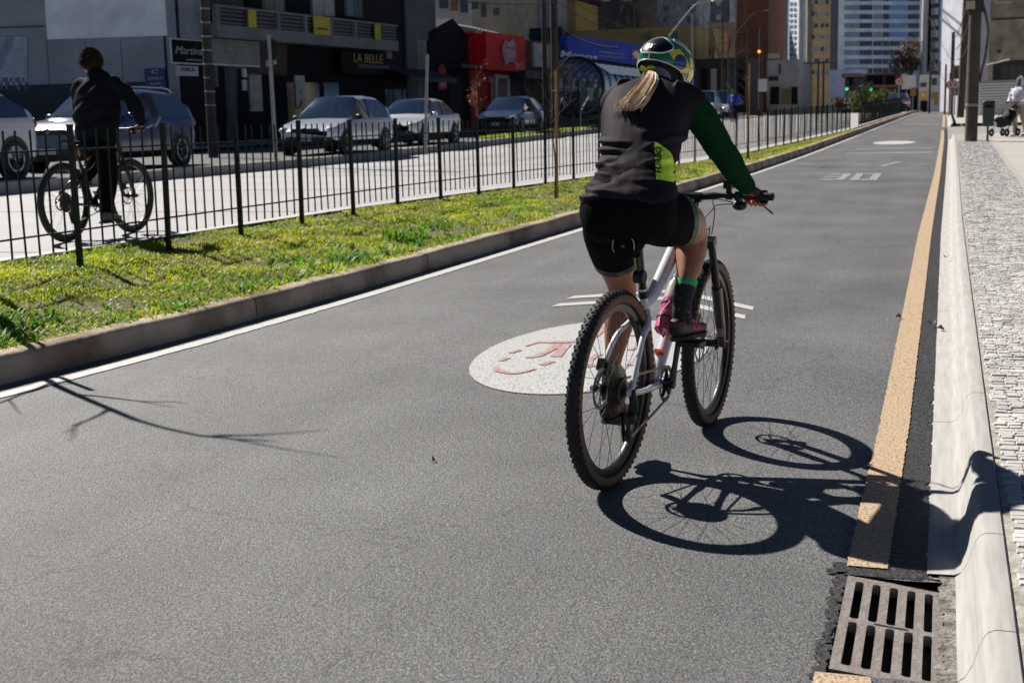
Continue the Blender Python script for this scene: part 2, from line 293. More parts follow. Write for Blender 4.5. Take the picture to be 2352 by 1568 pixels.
# --- gutter and rounded kerb on the right
GP = [(0, .0), (.01, .006), (.085, .008), (.105, .018), (.122, .05), (.133, .09), (.143, .12), (.155, .138), (.172, .146), (.218, .146), (.226, .136), (.228, -.05)]
def kerb_run(name, prof, Y0, Y1, dY, xf, m, parent=None, zf=zr, wob=0, **t):
    n = int((Y1 - Y0) / dY) + 1; rings = []
    for i in range(n):
        Y = Y0 + (Y1 - Y0) * i / (n - 1); w = wob * (math.sin(Y * 2.1) + math.sin(Y * 5.3 + 1)) ; ww = rnd.gauss(0, wob * .5)
        rings.append([(xf(Y) + u + (w if u > .05 else ww), Y, zf(Y) + h + (w * .6 if h > .03 else 0)) for u, h in prof])
    b = MB(); b.loft(rings, caps=True, closed=False); b.f = b.f[:-2]; b.m = b.m[:-2]; return b.build(name, m, parent, smooth=True, ang=50, **t)
for i, (a, c) in enumerate(((-3, 3.3), (3.305, 4.095), (4.10, 6.2), (6.206, 9.6), (9.607, 14), (14.01, 19), (19.02, 24), (24.02, 33), (33.03, 46))):
    xs = XR if i != 0 else XR
    kerb_run('kerb_stone' , GP if i > 1 else [(.06, -.02)] + GP[3:], a, c, .07 if c < 9 else .3, XR, M['concrete'], road)
kerb_run('kerb_stone', GP, 60.5, 92, 1.0, XR, M['concrete'], road)
mort = mm('mortar', (.33, .305, .27), .95, scale=18, bump=1, bscale=60, det=9, col2=(.13, .12, .105), thr=(.38, .6))
strip('mortar_bed', 3.2, 4.09, .02, lambda Y: .028, lambda Y: .085, lambda X, Y: .004, 1, mort, road, jit=.008)
strip('mortar_bed', 4.028, 4.075, .01, lambda Y: -.12, lambda Y: .03, lambda X, Y: .003, 1, mort, road, jit=.03)
strip('asphalt_patch', 4.036, 4.15, .01, lambda Y: -.30, lambda Y: -.02, lambda X, Y: .005, 6, M['asphalt_dark'], road, jit=.014)
strip('asphalt_patch', 3.2, 4.06, .015, lambda Y: -.275, lambda Y: -.243, lambda X, Y: .005, 1, M['asphalt_dark'], road, jit=.008)
# --- median kerb on the left, in cast lengths
KP = [(.0, -.02), (.0, .13), (-.02, .155), (-.045, .165), (-.13, .17), (-.14, .1)]
y = -3.0
KP = [(.012, -.02), (.0, .125), (-.015, .148), (-.04, .160), (-.13, .165), (-.145, .1)]
while y < 118:
    y2 = y + (2.9 if y < 50 else 10); kerb_run('kerb_stone', KP, y, y2 - .012, .12 if y < 20 else .6, XK, M['kerbcon'], road, wob=.004); y = y2
# --- median turf
zg = lambda X, Y: zr(Y) + .15 + (max(0, (XK(Y) - .14 - X)) / max(.05, XK(Y) - .14 - XB(Y))) ** .8 * (zb(Y) - zr(Y) - .17) + (.012 * math.sin(X * 7 + Y * 3) + .012 * math.sin(Y * 5.1 - X * 4)) * (1 if XB(Y) + .15 < X < XK(Y) - .2 else 0)
median = strip('median', -3, 118, .2, lambda Y: min(XB(Y), XK(Y) - .3), lambda Y: XK(Y) - .13, zg, 10, M['soil'], smooth=True, **ST)
# --- busway, in cast slabs, its far kerb, and the side street beyond
busway = strip('busway', -3, 160, 1.0, lambda Y: -14.9, lambda Y: min(XB(Y), XK(Y) - .3) + .01, lambda X, Y: zb(Y), 1, M['busway'], **ST)
for Y in range(0, 150, 5):
    flat = MB(); flat.bx(-14.9, XB(Y) - .02, Y - .012, Y + .012, zb(Y) - .05, zb(Y) + .003); flat.build('slab_joint', mm('joint', (.16, .15, .15), .9), busway)
strip('edge_strip', -3, 110, .5, lambda Y: XB(Y) - .12, lambda Y: XB(Y) - .005, lambda X, Y: zb(Y) + .02, 1, M['white_paint'], busway)
FK = [(0, -.05), (0, .2), (-.03, .22), (-.16, .22), (-.18, .1)]
y = 6.0
while y < 120: kerb_run('kerb_stone', FK, y, y + 3.97, 1., lambda Y: -14.9, mm('farkerb', (.32, .30, .285), .9, var=.15, scale=1.5), busway, zf=zb); y += 4
side = strip('side_street', -3, 200, 2, lambda Y: -40, lambda Y: -15.07, lambda X, Y: zb(Y) + .19, 1, M['street'], **ST)
strip('lane_line', 10, 46, 2, lambda Y: -15.5, lambda Y: -15.15, lambda X, Y: zb(Y) + .195, 1, M['white_paint'], side)
strip('far_pavement', 20, 150, 4, lambda Y: -40, lambda Y: -22.6 + lerp(Y, [20, 100], [-.6, 4]), lambda X, Y: zb(Y) + .27, 1, mm('farpave', (.30, .29, .28), .9), **ST)
# --- right-hand pavement: stone setts by the kerb, cast slab beyond
XS0 = lambda Y: XR(Y) + .226
XS1 = lambda Y: lerp(Y, [0, 18, 36, 46], [1.02, 1.08, 1.2, 1.3])
zs = lambda X, Y: zr(Y) + .135 + .02 * (X - XS0(Y)) * .5
pave = strip('pavement', -3, 46, .5, XS0, lambda Y: XS1(Y) + .02, lambda X, Y: zs(X, Y) + .0045, 4, M['grout'], **ST)
strip('pavement_slab', -3, 46, .5, lambda Y: XS1(Y), lambda Y: 9.0, lambda X, Y: zs(XS1(Y), Y) + .004, 2, M['slab'], pave)
kerb_run('edging', [(0, -.02), (0, .012), (.09, .012), (.09, -.02)], -3, 46, .5, lambda Y: XS1(Y) - .02, M['concrete'], pave, zf=lambda Y: zs(XS1(Y), Y))
strip('side_entry', 46, 60.5, 1, XR, lambda Y: 14., lambda X, Y: zr(Y) + .02, 1, mm('entry', (.30, .29, .27), .9, var=.1), **ST)
strip('pavement', 60.5, 130, 1, lambda Y: XR(Y) + .35, lambda Y: 14., lambda X, Y: zr(Y) + .15, 1, M['slab'], **ST)
def sett(rn, w, l):
    hx, hy = w / 2, l / 2; top = []; mid = []
    for sx, sy in ((-1, -1), (1, -1), (1, 1), (-1, 1)):
        jx, jy = rn.uniform(-.07, .07) * w, rn.uniform(-.07, .07) * l
        mid.append((sx * hx + jx, sy * hy + jy, .006)); top.append((sx * hx * .9 + jx, sy * hy * .88 + jy, .0105 + rn.uniform(-.0015, .0015)))
    bot = [(x, y, -.02) for x, y, z in mid]
    return bot + mid + top, [(8, 9, 10, 11)] + [(i, (i + 1) % 4, 4 + (i + 1) % 4, 4 + i) for i in range(4)] + [(4 + i, 4 + (i + 1) % 4, 8 + (i + 1) % 4, 8 + i) for i in range(4)]
var = []
for i in range(14):
    w_ = rnd.uniform(.042, .066); b = MB(); b.add(*sett(rnd, w_, rnd.uniform(.037, .043))); var.append((b, b.mesh('sett', M['stone']), w_))
rest = MB(); cnt = 0; Y = 3.3
while Y < 40:
    X = XS0(Y) + .012 + rnd.uniform(0, .03); dy = .047
    while X < XS1(Y) - .03:
        mb, me, w_ = rnd.choice(var); X += w_ / 2; p = Vector((X, Y + rnd.uniform(-.006, .006), zs(X, Y) + rnd.uniform(-.002, .002)))
        rot = Matrix.Rotation(rnd.gauss(0, .05), 4, 'Z') @ Matrix.Rotation(rnd.gauss(0, .03), 4, 'X')
        if cnt < 300 and X < .2 + (Y - 3.9) * .36 + .35 and Y > 4.15:
            obj('sett', me, pave, mw=Matrix.Translation(p) @ rot); cnt += 1
        elif Y > 3.3: rest.add([(Matrix.Translation(p) @ rot) @ Vector(v) for v in mb.v], mb.f)
        X += w_ / 2 + rnd.uniform(.003, .007)
    Y += dy
rest.build('setts', M['stone'], pave, kind='stuff')
# --- drain grate
grate = thing('drain_grate', 'rusty cast iron drain grate with ten slots in the gutter', 'drain', (-.10, 3.665, .006))
grate.location.z = -.008; grate.rotation_euler = (0, .105, 0)
iron = mm('cast_iron', (.34, .32, .305), .6, metal=.35, scale=14, bump=.5, bscale=60, det=8, col2=(.30, .235, .20), thr=(.35, .62))
W, Lg, fr = .276, .72, .026; nb = 5; bw = .025; sw = (W - 2 * fr - 4 * bw) / 5; pit = sw + bw
f = MB()
zt = 0.0; zk = -.03
f.bx(-W / 2, W / 2, -Lg / 2, -Lg / 2 + .04, zk, zt); f.bx(-W / 2, W / 2, Lg / 2 - .04, Lg / 2, zk, zt)
f.bx(-W / 2, -W / 2 + fr, -Lg / 2 + .04, Lg / 2 - .04, zk, zt); f.bx(W / 2 - fr, W / 2, -Lg / 2 + .04, Lg / 2 - .04, zk, zt)
f.build('frame', iron, grate)
cb = MB(); cb.bx(-W / 2 + fr, W / 2 - fr, -.014, .014, zk, zt + .0); cb.build('cross_bar', iron, grate)
rb = MB(); rb.bx(-.045, .045, -.004, .004, 0, .004); rb.build('rib', iron, grate)
for h in (-1, 1):
    y0, y1 = (.014, Lg / 2 - .04) if h > 0 else (-Lg / 2 + .04, -.014)
    for i in range(nb - 1):
        x = -W / 2 + fr + pit * (i + 1) - bw / 2; q = MB(); q.bx(x - bw / 2, x + bw / 2, y0, y1, zk, zt); q.build('bar', iron, grate)
    for i in range(nb):                                           # rounded slot ends
        x = -W / 2 + fr + pit * i + sw / 2
        for ye, s in ((y0, 1), (y1, -1)):
            for sx in (-1, 1):
                xw = sw / 2
                q = MB(); arc = [(x + sx * xw, ye, zt), (x + sx * xw, ye + s * .01, zt)] + [(x + sx * (xw - .01 + .01 * math.cos(t)), ye + s * (.01 - .01 * math.sin(t)), zt) for t in (.5, 1.1)] + [(x + sx * (xw - .01), ye, zt)]
                if sx * s < 0: arc = arc[::-1]
                q.prism(arc, (0, 0, -.012), (0, 0, .012)); q.build('slot_end', iron, grate)
b = MB(); b.bx(-.245, .045, 3.29, 4.035, -.6, -.055); b.build('drain_pit', mm('pit', (.015, .014, .013), .9), road)
# ================================================================== fence, turf, saplings, posts
M['fence'] = mat('dark_green_paint', (.004, .013, .008), .5, var=.2, scale=20, spec=.25)
def fence(label, Y0, Y1, pitch, npk, off=0., detail=True):
    A = thing('fence', label, 'fence', (XF(Y0), Y0, zb(Y0))); base = A.location.copy()
    post = MB(); post.bx(-.02, .02, -.02, .02, -.1, 1.09); post.bx(-.022, .022, -.022, .022, 1.09, 1.10); pme = post.mesh('post', M['fence'])
    pk = MB(); pk.cyl((0, 0, .10), (0, 0, 1.06), .0085, n=6); kme = pk.mesh('picket', M['fence']); rl = MB(); rl.box((0, .5, 0), (.022, 1, .014)); rme = rl.mesh('rail', M['fence'])
    n = int((Y1 - Y0) / pitch); cnt = 0; rest = MB()
    for i in range(n + 1):
        Y = Y0 + i * pitch; P = Vector((XF(Y), Y, zb(Y)))
        tl = Matrix.Rotation(rnd.gauss(0, .006), 4, 'X') @ Matrix.Rotation(rnd.gauss(0, .006), 4, 'Y')
        obj('post', pme, A, mw=Matrix.Translation(P - base) @ tl)
        if i == n: break
        Q = Vector((XF(Y + pitch), Y + pitch, zb(Y + pitch))); d = Q - P; an = Matrix.Rotation(-math.atan2(d.x, d.y), 4, 'Z') @ Matrix.Rotation(math.atan2(d.z, d.y), 4, 'X')
        for h in (.25, .90): obj('rail', rme, A, mw=Matrix.Translation(P - base + Vector((0, 0, h))) @ an @ Matrix.Diagonal((1, d.length, 1, 1)))
        for k in range(1, npk):
            t = k / npk; p = P + d * t - base
            if cnt < 300: obj('picket', kme, A, mw=Matrix.Translation(p) @ Matrix.Rotation(rnd.gauss(0, .008), 4, 'Y')); cnt += 1
            else: rest.add([Vector(v) + p for v in pk.v], pk.f)
    if rest.v: rest.build('pickets', M['fence'], A, kind='stuff')
    return A
fence('dark green picket fence along the grass median, running the whole busway', 8.06 - 1.33, 57.8, 1.33, 8)
fence('far dark green picket fence beyond the gap in the median fence', 61.5, 96, 1.5, 9)
# --- turf
def leaf_mat(name, col, tr):
    m = bpy.data.materials.new(name); m.use_nodes = True; nt = m.node_tree; N = nt.nodes; L = nt.links; b = N['Principled BSDF']; o = N['Material Output']
    tc = N.new('ShaderNodeTexCoord'); nz = N.new('ShaderNodeTexNoise'); nz.inputs['Scale'].default_value = 2.2; nz.inputs['Detail'].default_value = 6; L.new(tc.outputs['Object'], nz.inputs['Vector'])
    rp = N.new('ShaderNodeValToRGB'); rp.color_ramp.elements[0].color = (col[0] * .5, col[1] * .6, col[2] * .7, 1); rp.color_ramp.elements[1].color = (min(1, col[0] * 1.35), col[1] * 1.12, col[2] * 1.2, 1); rp.color_ramp.elements[0].position = .35; rp.color_ramp.elements[1].position = .65
    L.new(nz.outputs[0], rp.inputs[0]); L.new(rp.outputs[0], b.inputs['Base Color']); b.inputs['Roughness'].default_value = .5; b.inputs['Specular IOR Level'].default_value = .35
    t = N.new('ShaderNodeBsdfTranslucent'); L.new(rp.outputs[0], t.inputs['Color']); mx = N.new('ShaderNodeMixShader'); mx.inputs[0].default_value = tr; L.new(b.outputs[0], mx.inputs[1]); L.new(t.outputs[0], mx.inputs[2]); L.new(mx.outputs[0], o.inputs['Surface']); return m
GM = [leaf_mat('grass_green', (.34, .56, .012), .5), leaf_mat('grass_olive', (.56, .60, .03), .45), leaf_mat('grass_straw', (.50, .40, .17), .35), leaf_mat('weed_leaf', (.13, .32, .025), .5)]
vs = []; fs = []; ms = []
pn = np.random.default_rng(11)
def blade(x, y, z, h, w, a, lean, mi):
    o = len(vs); ca, sa = math.cos(a), math.sin(a); dx, dy = -sa * lean, ca * lean
    vs.extend([(x - ca * w, y - sa * w, z), (x + ca * w, y + sa * w, z), (x + dx * .4 * h - ca * w * .8, y + dy * .4 * h - sa * w * .8, z + h * .6), (x + dx * .4 * h + ca * w * .8, y + dy * .4 * h + sa * w * .8, z + h * .6), (x + dx * h, y + dy * h, z + h)])
    fs.extend([(o, o + 1, o + 3, o + 2), (o + 2, o + 3, o + 4)]); ms.extend([mi, mi])
def clump_field(x, y): return .5 + .5 * math.sin(x * 3.1 + 1.7 * math.sin(y * 1.3)) * math.sin(y * 2.3 + 1.1 * math.sin(x * 2.7))
for (ya, yb_, dens) in ((5, 9, 3600), (9, 13, 3200), (13, 18, 2000), (18, 26, 1000), (26, 40, 480), (40, 56, 240)):
    ar = (yb_ - ya) * (XK((ya + yb_) / 2) - XB((ya + yb_) / 2)); n = int(ar * dens)
    for i in range(n):
        y = ya + (yb_ - ya) * pn.random(); x0, x1 = XB(y) + .02, XK(y) - .085; t = pn.random(); x = x0 + (x1 - x0) * t
        c = clump_field(x, y); patchy = math.sin(x * 1.9 + y * .8) * math.sin(y * 1.15 - x)
        if pn.random() > .62 + .38 * c or (patchy > .78 and pn.random() < .6): continue
        edge = 1.25 if t > .93 or t < .05 else 1.
        big = 1. if y < 13 else (1.3 if y < 26 else 1.9)
        h = pn.uniform(.010, .036) * (.7 + .8 * c) * edge * (1.1 if y > 20 else 1); r = pn.random(); dry = .12 + .25 * max(0, math.sin(x * 2.2 + 3 * math.sin(y * .7)))
        blade(x, y, zg(x, y) - .004, h, pn.uniform(.003, .0075) * big, pn.random() * 6.283, pn.uniform(.3, 1.6), 2 if r < dry * .45 else (1 if r < .35 + dry else 0))
for i in range(420):                                            # broad-leaved weeds, thickest along the kerb
    y = 5.5 + 20 * pn.random() ** 1.4; x0, x1 = XB(y) + .1, XK(y) - .16; t = 1 - (pn.random() ** 2.2) * .95; x = x0 + (x1 - x0) * t
    n = pn.integers(5, 11); s = pn.uniform(.6, 1.25) * (1.2 if 8.5 < y < 13.5 and t > .7 else .8)
    for k in range(n): blade(x + pn.normal(0, .02), y + pn.normal(0, .02), zg(x, y) - .004, pn.uniform(.03, .075) * s, pn.uniform(.006, .012) * s, pn.random() * 6.283, pn.uniform(.5, 1.9), 3)
for (px, py, R_, n, hh) in ((935, 548, .22, 150, .13), (1005, 525, .16, 70, .12), (800, 590, .18, 80, .10), (860, 592, .12, 40, .08), (420, 690, .16, 60, .08), (40, 735, .2, 90, .09), (600, 640, .13, 50, .08), (20, 765, .14, 50, .08)):
    P = at_z(px, py + 8, .2)
    for k in range(n):
        a = pn.random() * 6.283; r = R_ * math.sqrt(pn.random()); x, y = P.x + r * math.cos(a), P.y + r * math.sin(a) * 1.6
        if x > XK(y) - .12: x = XK(y) - .14
        blade(x, y, zg(x, y) - .004, hh * pn.uniform(.45, 1.1), pn.uniform(.006, .012), pn.random() * 6.283, pn.uniform(.4, 1.6), 3)
me = bpy.data.meshes.new('grass'); me.from_pydata(vs, [], fs)
for m in GM: me.materials.append(m)
me.polygons.foreach_set('material_index', ms); me.update()
obj('grass', me, label='patchy green and straw coloured grass with weeds on the median', cat='grass', kind='stuff')
# --- fallen leaves by the gutter and on the turf
lm = leaf_mat('dry_leaf', (.16, .09, .04), .2)
for i, (x, y, z) in enumerate(((.02, 8.75, .02), (-.03, 8.9, .03), (-.25, 9.2, .02), (.06, 12.5, .05), (at_z(997, 1060, 0).x, at_z(997, 1060, 0).y, .004))):
    q = MB(); P = []; n = 12
    for k in range(n): a = 2 * math.pi * k / n; rr = .045 * (1 - .25 * (k % 2)) * (.28 if i == 4 else .8); P.append((rr * math.cos(a), rr * .6 * math.sin(a), .012 * math.cos(2 * a) + .01))
    q.add(P + [(0, 0, .0)], [(k, (k + 1) % n, n) for k in range(n)]); o = q.build('dry_leaf', lm, label=['curled brown leaf lying in the gutter beside the kerb', 'curled brown leaf on the dark strip at the gutter edge', 'brown leaf lying on the orange line', 'small brown leaf farther along the gutter', 'tiny dark leaf alone on the asphalt'][i], cat='leaf', group='dry leaves by the kerb'); o.location = (x, y, zr(y) + z); o.rotation_euler = (rnd.uniform(-.4, .4), rnd.uniform(-.4, .4), rnd.random() * 6)
# --- saplings
M['bark'] = mat('young_bark', (.13, .085, .05), .85, scale=30, bump=.6, col2=(.05, .035, .02), thr=(.35, .65)); M['stake'] = mat('timber_stake', (.42, .25, .11), .8, var=.25, scale=12, bump=.3)
def twigs(mb, p, d, L, r, depth, rn, spread=.6, kids=(2, 3)):
    pts = [p]; dd = d.normalized(); n = 4
    for i in range(n):
        dd = (dd + Vector((rn.gauss(0, .13), rn.gauss(0, .13), rn.gauss(.03, .08)))).normalized(); pts.append(pts[-1] + dd * L / n)
    mb.tube(pts, [r * (1 - .55 * i / n) for i in range(n + 1)], 6)
    if depth:
        for k in range(rn.randint(*kids)):
            t = rn.uniform(.35, 1.); i = min(n - 1, int(t * n)); q = pts[i].lerp(pts[i + 1], t * n - i); a = rn.random() * 6.283; s = Vector((math.cos(a), math.sin(a), 0))
            twigs(mb, q, (dd + s * spread + Vector((0, 0, .15))).normalized(), L * rn.uniform(.5, .75), r * .5, depth - 1, rn, spread, kids)
    return pts
def sapling(label, loc, h, lean, rn, crown_h=1.2, r=.016, stake=True, sh=1.6, leaves=0, stx=.06, nb=7, dep=2):
    T = thing('sapling_tree', label, 'tree', loc, group='young trees planted in the medians'); q = MB()
    P = cat_rom([(0, 0, -.05), (lean[0] * .25 + .02, lean[1] * .2, h * .3), (lean[0] * .55 - .02, lean[1] * .6, h * .62), (lean[0], lean[1], h)], 5)
    q.tube([Vector(p) for p in P], [r * (1 - .45 * i / len(P)) for i in range(len(P))], 8); q.build('trunk', M['bark'], T, smooth=True)
    c = MB()
    for k in range(nb):
        t = .62 + .38 * k / nb; i = int(t * (len(P) - 1)); a = rn.random() * 6.283; twigs(c, Vector(P[i]), Vector((math.cos(a) * .8, math.sin(a) * .8, .7)), crown_h * rn.uniform(.35, .7), r * .42, dep, rn)
    twigs(c, Vector(P[-1]), Vector((.1, 0, 1)), crown_h, r * .55, dep, rn); c.build('crown', M['bark'], T)
    if stake:
        s = MB(); s.tube([(stx, 0, -.1), (stx + .01, 0, sh)], [.02, .018], 8); s.build('stake', M['stake'], T)
        for zz in (sh * .45, sh * .85): t = MB(); t.tube([Vector((stx / 2 + (stx / 2 + .022) * math.cos(a), .024 * math.sin(a), zz)) for a in np.linspace(0, 6.283, 16)], .005, 6); t.build('tie', mm('tie_white', (.6, .58, .52), .7), T)
    if leaves:
        lv = MB(); cv = [Vector(v) for v in c.v]
        for k in range(leaves):
            p = rn.choice(cv) + Vector((rn.gauss(0, .05), rn.gauss(0, .05), rn.gauss(0, .05))); a = rn.random() * 6.283; s = rn.uniform(.03, .055); R3 = Matrix.Rotation(a, 3, 'Z') @ Matrix.Rotation(rn.uniform(-1, 1), 3, 'X'); lv.add([p + R3 @ Vector(v) for v in ((0, -s, 0), (s * .6, 0, .01), (0, s, 0), (-s * .6, 0, .01))], [(0, 1, 2, 3)], k % 2)
        lv.build('leaves', [leaf_mat('red_leaf', (.33, .06, .04), .4), leaf_mat('rust_leaf', (.30, .13, .05), .4)], T)
    return T
rn = random.Random(5)
sapling('bare young tree out on the grass by the near end of the fence', (-6.05, 7.22, zg(-6.05, 7.22)), 2.25, (.0, -.1), rn, .95, .034, True, 1.5, nb=3, dep=1)
P = at_z(1275, 458, .28); sapling('bare thin sapling tied to a tall timber stake beside the fence', (P.x, P.y, zg(P.x, P.y)), 1.9, (-.05, .0), rn, .8, .013, True, 1.75, stx=.03)
P = at_z(1716, 366, .38); sapling('bare sapling with a pale trunk standing in the grass beyond the woman', (P.x, P.y, zg(P.x, P.y)), 2.4, (.0, .0), rn, 1.0, .022, True, 2.1, stx=.03)
# ================================================================== buildings
class Face:
    """a vertical wall plane: origin O on the plan, unit direction u to the right as seen, n towards the viewer"""
    def __init__(s, O, u): s.O = Vector((O[0], O[1], 0)); s.u = Vector((u[0], u[1], 0)).normalized(); s.n = Vector((s.u.y, -s.u.x, 0))
    def px(s, x, y):
        r = ray(x, y); t = (s.O - _C).dot(s.n) / r.dot(s.n); p = _C + r * t; return ((p - s.O).dot(s.u), p.z)
    def uz(s, x0, y0, x1, y1):
        xm, ym = (x0 + x1) / 2, (y0 + y1) / 2; return s.px(x0, ym)[0], s.px(x1, ym)[0], s.px(xm, y1)[1], s.px(xm, y0)[1]
    def P(s, u, z, out=0.): return s.O + s.u * u + s.n * out + Vector((0, 0, z))
    def block(s, mb, u0, u1, z0, z1, d0, d1, mi=0):
        a = [s.P(u, z, d) for d in (d0, d1) for u in (u0, u1) for z in (z0, z1)]
        return mb.add(a, [(0, 1, 3, 2), (4, 6, 7, 5), (0, 4, 5, 1), (2, 3, 7, 6), (0, 2, 6, 4), (1, 5, 7, 3)], mi)
    def rect(s, name, x0, y0, x1, y1, m, parent, out=.05, back=-.05, **t):
        u0, u1, z0, z1 = s.uz(x0, y0, x1, y1); q = MB(); s.block(q, u0, u1, z0, z1, back, out); o = q.build(name, m, None, **t); return attach(o, parent)
    def text(s, name, txt, x0, y0, x1, y1, m, parent, out=.06, **k):
        u0, u1, z0, z1 = s.uz(x0, y0, x1, y1); me = text_mesh(txt, (z1 - z0) * 1.25, .01, mt=m, **k); xs = [v.co.x for v in me.vertices]; w = max(xs) - min(xs); sc = (u1 - u0) / max(w, 1e-3); mx = (max(xs) + min(xs)) / 2
        for v in me.vertices: v.co = s.P((u0 + u1) / 2 + (v.co.x - mx) * sc, (z0 + z1) / 2 + v.co.y, out + v.co.z)
        return attach(obj(name, me), parent)
def attach(o, parent):
    if parent is not None: o.parent = parent; o.matrix_parent_inverse = parent.matrix_world.inverted()
    return o
def building(label, loc, name='building', cat='building', group=None):
    t = thing(name, label, cat, loc, group=group); bpy.context.view_layer.update(); return t
def cm(key, c, r=.8, **k): return mm('wall_' + key, c, r, **{**dict(var=.16, scale=.9, bump=.2, bscale=25, det=9, spec=.1), **k})
GLS = mm('window_glass', (.03, .045, .06), .08, spec=.8, var=.3, scale=.6); DGL = mm('dark_opening', (.006, .006, .007), .6, spec=.15)
MET = mm('grey_metal', (.22, .22, .22), .5, metal=.5); WHT = mm('white_board', (.62, .62, .62), .6, var=.06)
# ---- left corner building: plain side wall towards us, shop front along the street
C0 = Vector((-24.5, 39.8, 0)); FD = Vector((.094, .9956, 0)); SW = Face(C0, (.985, .17)); SF = Face(C0, FD)
SW.O = C0 - SW.u * 0
gz = zb(40) + .25
B1 = building('grey two storey corner building with a large blank white wall panel', C0 + Vector((0, 0, gz)))
def slab(F, parent, name, x0, y0, x1, m, depth, zbase, z1=None, u0=None, u1=None):
    a = F.px(x0, y0)[0] if u0 is None else u0; c = F.px(x1, y0)[0] if u1 is None else u1; z = F.px((x0 + x1) / 2, y0)[1] if z1 is None else z1
    q = MB(); F.block(q, a, c, zbase, z, -depth, 0); return attach(q.build(name, m), parent)
grey = cm('grey', (.31, .325, .36)); 
slab(SW, B1, 'wall', -1100, 0, 383, grey, 9, gz - .3, z1=6.7, u1=0)
SW.rect('white_panel', 105, -60, 379, 87, cm('paint', (.80, .83, .88), scale=1.5), B1, .06)
for x in (110, 200, 280): SW.rect('joint', x, 90, x + 1.2, 205, cm('joint', (.11, .115, .12)), B1, .012)
SW.rect('plinth', -1100, 207, 383, 300, cm('plinth', (.05, .055, .065)), B1, .05)
gl = attach(obj('glass_block_window', None), B1)
gb = [mm('glass_block_%d' % i, c, .15, spec=.7, var=.2, scale=3) for i, c in enumerate(((.34, .40, .47), (.20, .25, .33), (.04, .06, .10)))]
for i in range(15):
    for j in range(13):
        x, y = -20 + i * 5.6, 85 + j * 9.4
        k = 2 if (j > 9 and (i * 7 + j * 3) % 5 < 3) else (1 if abs((i - 4) * 1.3 + j - 5) < 2.5 else 0)
        SW.rect('glass_block', x, y, x + 5.0, y + 8.7, gb[k], gl, .05)
bs = SW.rect('wall_sign', 335, 158, 381, 212, mm('sign_blue', (.02, .03, .16), .5), B1, .07)
SW.text('lettering', 'CLINICA', 342, 177, 376, 184, WHT, bs, .08); SW.text('lettering', '3233 4471', 341, 199, 379, 205, WHT, bs, .08); SW.text('lettering', 'C', 350, 161, 366, 171, WHT, bs, .08); SW.text('lettering', 'saude', 347, 189, 372, 195, WHT, bs, .08)
SW.rect('cable', -40, 63, 104, 65, DGL, B1, .1, .07)
# street front
B1L = SF.px(880, 60)[0]
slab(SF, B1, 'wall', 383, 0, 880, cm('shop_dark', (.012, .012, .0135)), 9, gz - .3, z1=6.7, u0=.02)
SF.rect('column', 385, -40, 408, 380, grey, B1, .06); SF.rect('wall_strip', 408, -40, 460, 90, grey, B1, .05)
SF.rect('doorway', 411, 178, 492, 372, DGL, B1, .03); SF.rect('shutter', 520, 152, 542, 372, cm('shutter', (.10, .105, .11)), B1, .04)
for i in range(20): SF.rect('shutter_slat', 520.5, 154 + i * 10.5, 541.5, 162 + i * 10.5, cm('shutter', (.10, .105, .11)), B1, .06)
SF.rect('notice', 388, 205, 409, 265, mm('poster_pale', (.35, .35, .30), .6, col2=(.12, .13, .12), scale=3), B1, .08); SF.rect('notice', 555, 158, 564, 178, WHT, B1, .06); SF.rect('notice', 555, 184, 564, 208, WHT, B1, .06)
SF.rect('poster', 571, 172, 598, 256, mm('poster_green', (.50, .49, .45), .6, col2=(.20, .22, .12), scale=2.2), B1, .08); SF.rect('poster', 676, 174, 697, 250, mm('poster_red', (.46, .44, .42), .6, col2=(.30, .06, .05), scale=1.6, thr=(.36, .42)), B1, .08)
SF.rect('timber_cladding', 562, 98, 655, 172, mm('dark_timber', (.075, .035, .022), .7, var=.3, scale=4), B1, .05)
for i in range(7): SF.rect('plank', 563, 100 + i * 10, 655, 108.6 + i * 10, mm('dark_timber', (.075, .035, .022), .7, var=.3, scale=4), B1, .08)
for i, x in enumerate((660, 700, 745)): SF.rect('shop_window', x, 190, x + 34, 330, GLS, B1, .03)
s1 = SF.rect('shop_sign', 387, 91, 462, 148, mm('sign_frame', (.80, .80, .80), .5), B1, .10); SF.rect('board', 389.5, 93.5, 459.5, 145, mm('sign_black', (.008, .008, .009), .6, spec=.1), s1, .13)
SF.text('lettering', 'Martins', 394, 108, 457, 128, mm('letter_silver', (.42, .42, .42), .4), s1, .15, shear=.3); SF.text('lettering', 'PANIFICADORA', 420, 137, 456, 141, WHT, s1, .15)
s2 = SF.rect('shop_sign', 466, 91, 590, 152, mm('sign_frame', (.80, .80, .80), .5), B1, .10); SF.rect('board', 468, 94, 588, 149, mm('sign_grey', (.20, .20, .19), .4, var=.25, scale=.8), s2, .13)
SF.text('lettering', 'Martins', 512, 108, 556, 130, mm('letter_silver', (.42, .42, .42), .4), s2, .15, shear=.3)
s3 = SF.rect('shop_sign', 398, 152, 449, 175, mm('board_white', (.56, .55, .58), .6), B1, .12); SF.text('lettering', 'OTICA', 408, 156, 440, 166, mm('print_black', (.01, .01, .01), .6), s3, .14)
SF.rect('green_strip', 530, 152, 560, 157, mm('green_strip', (.05, .18, .04), .6), B1, .1)
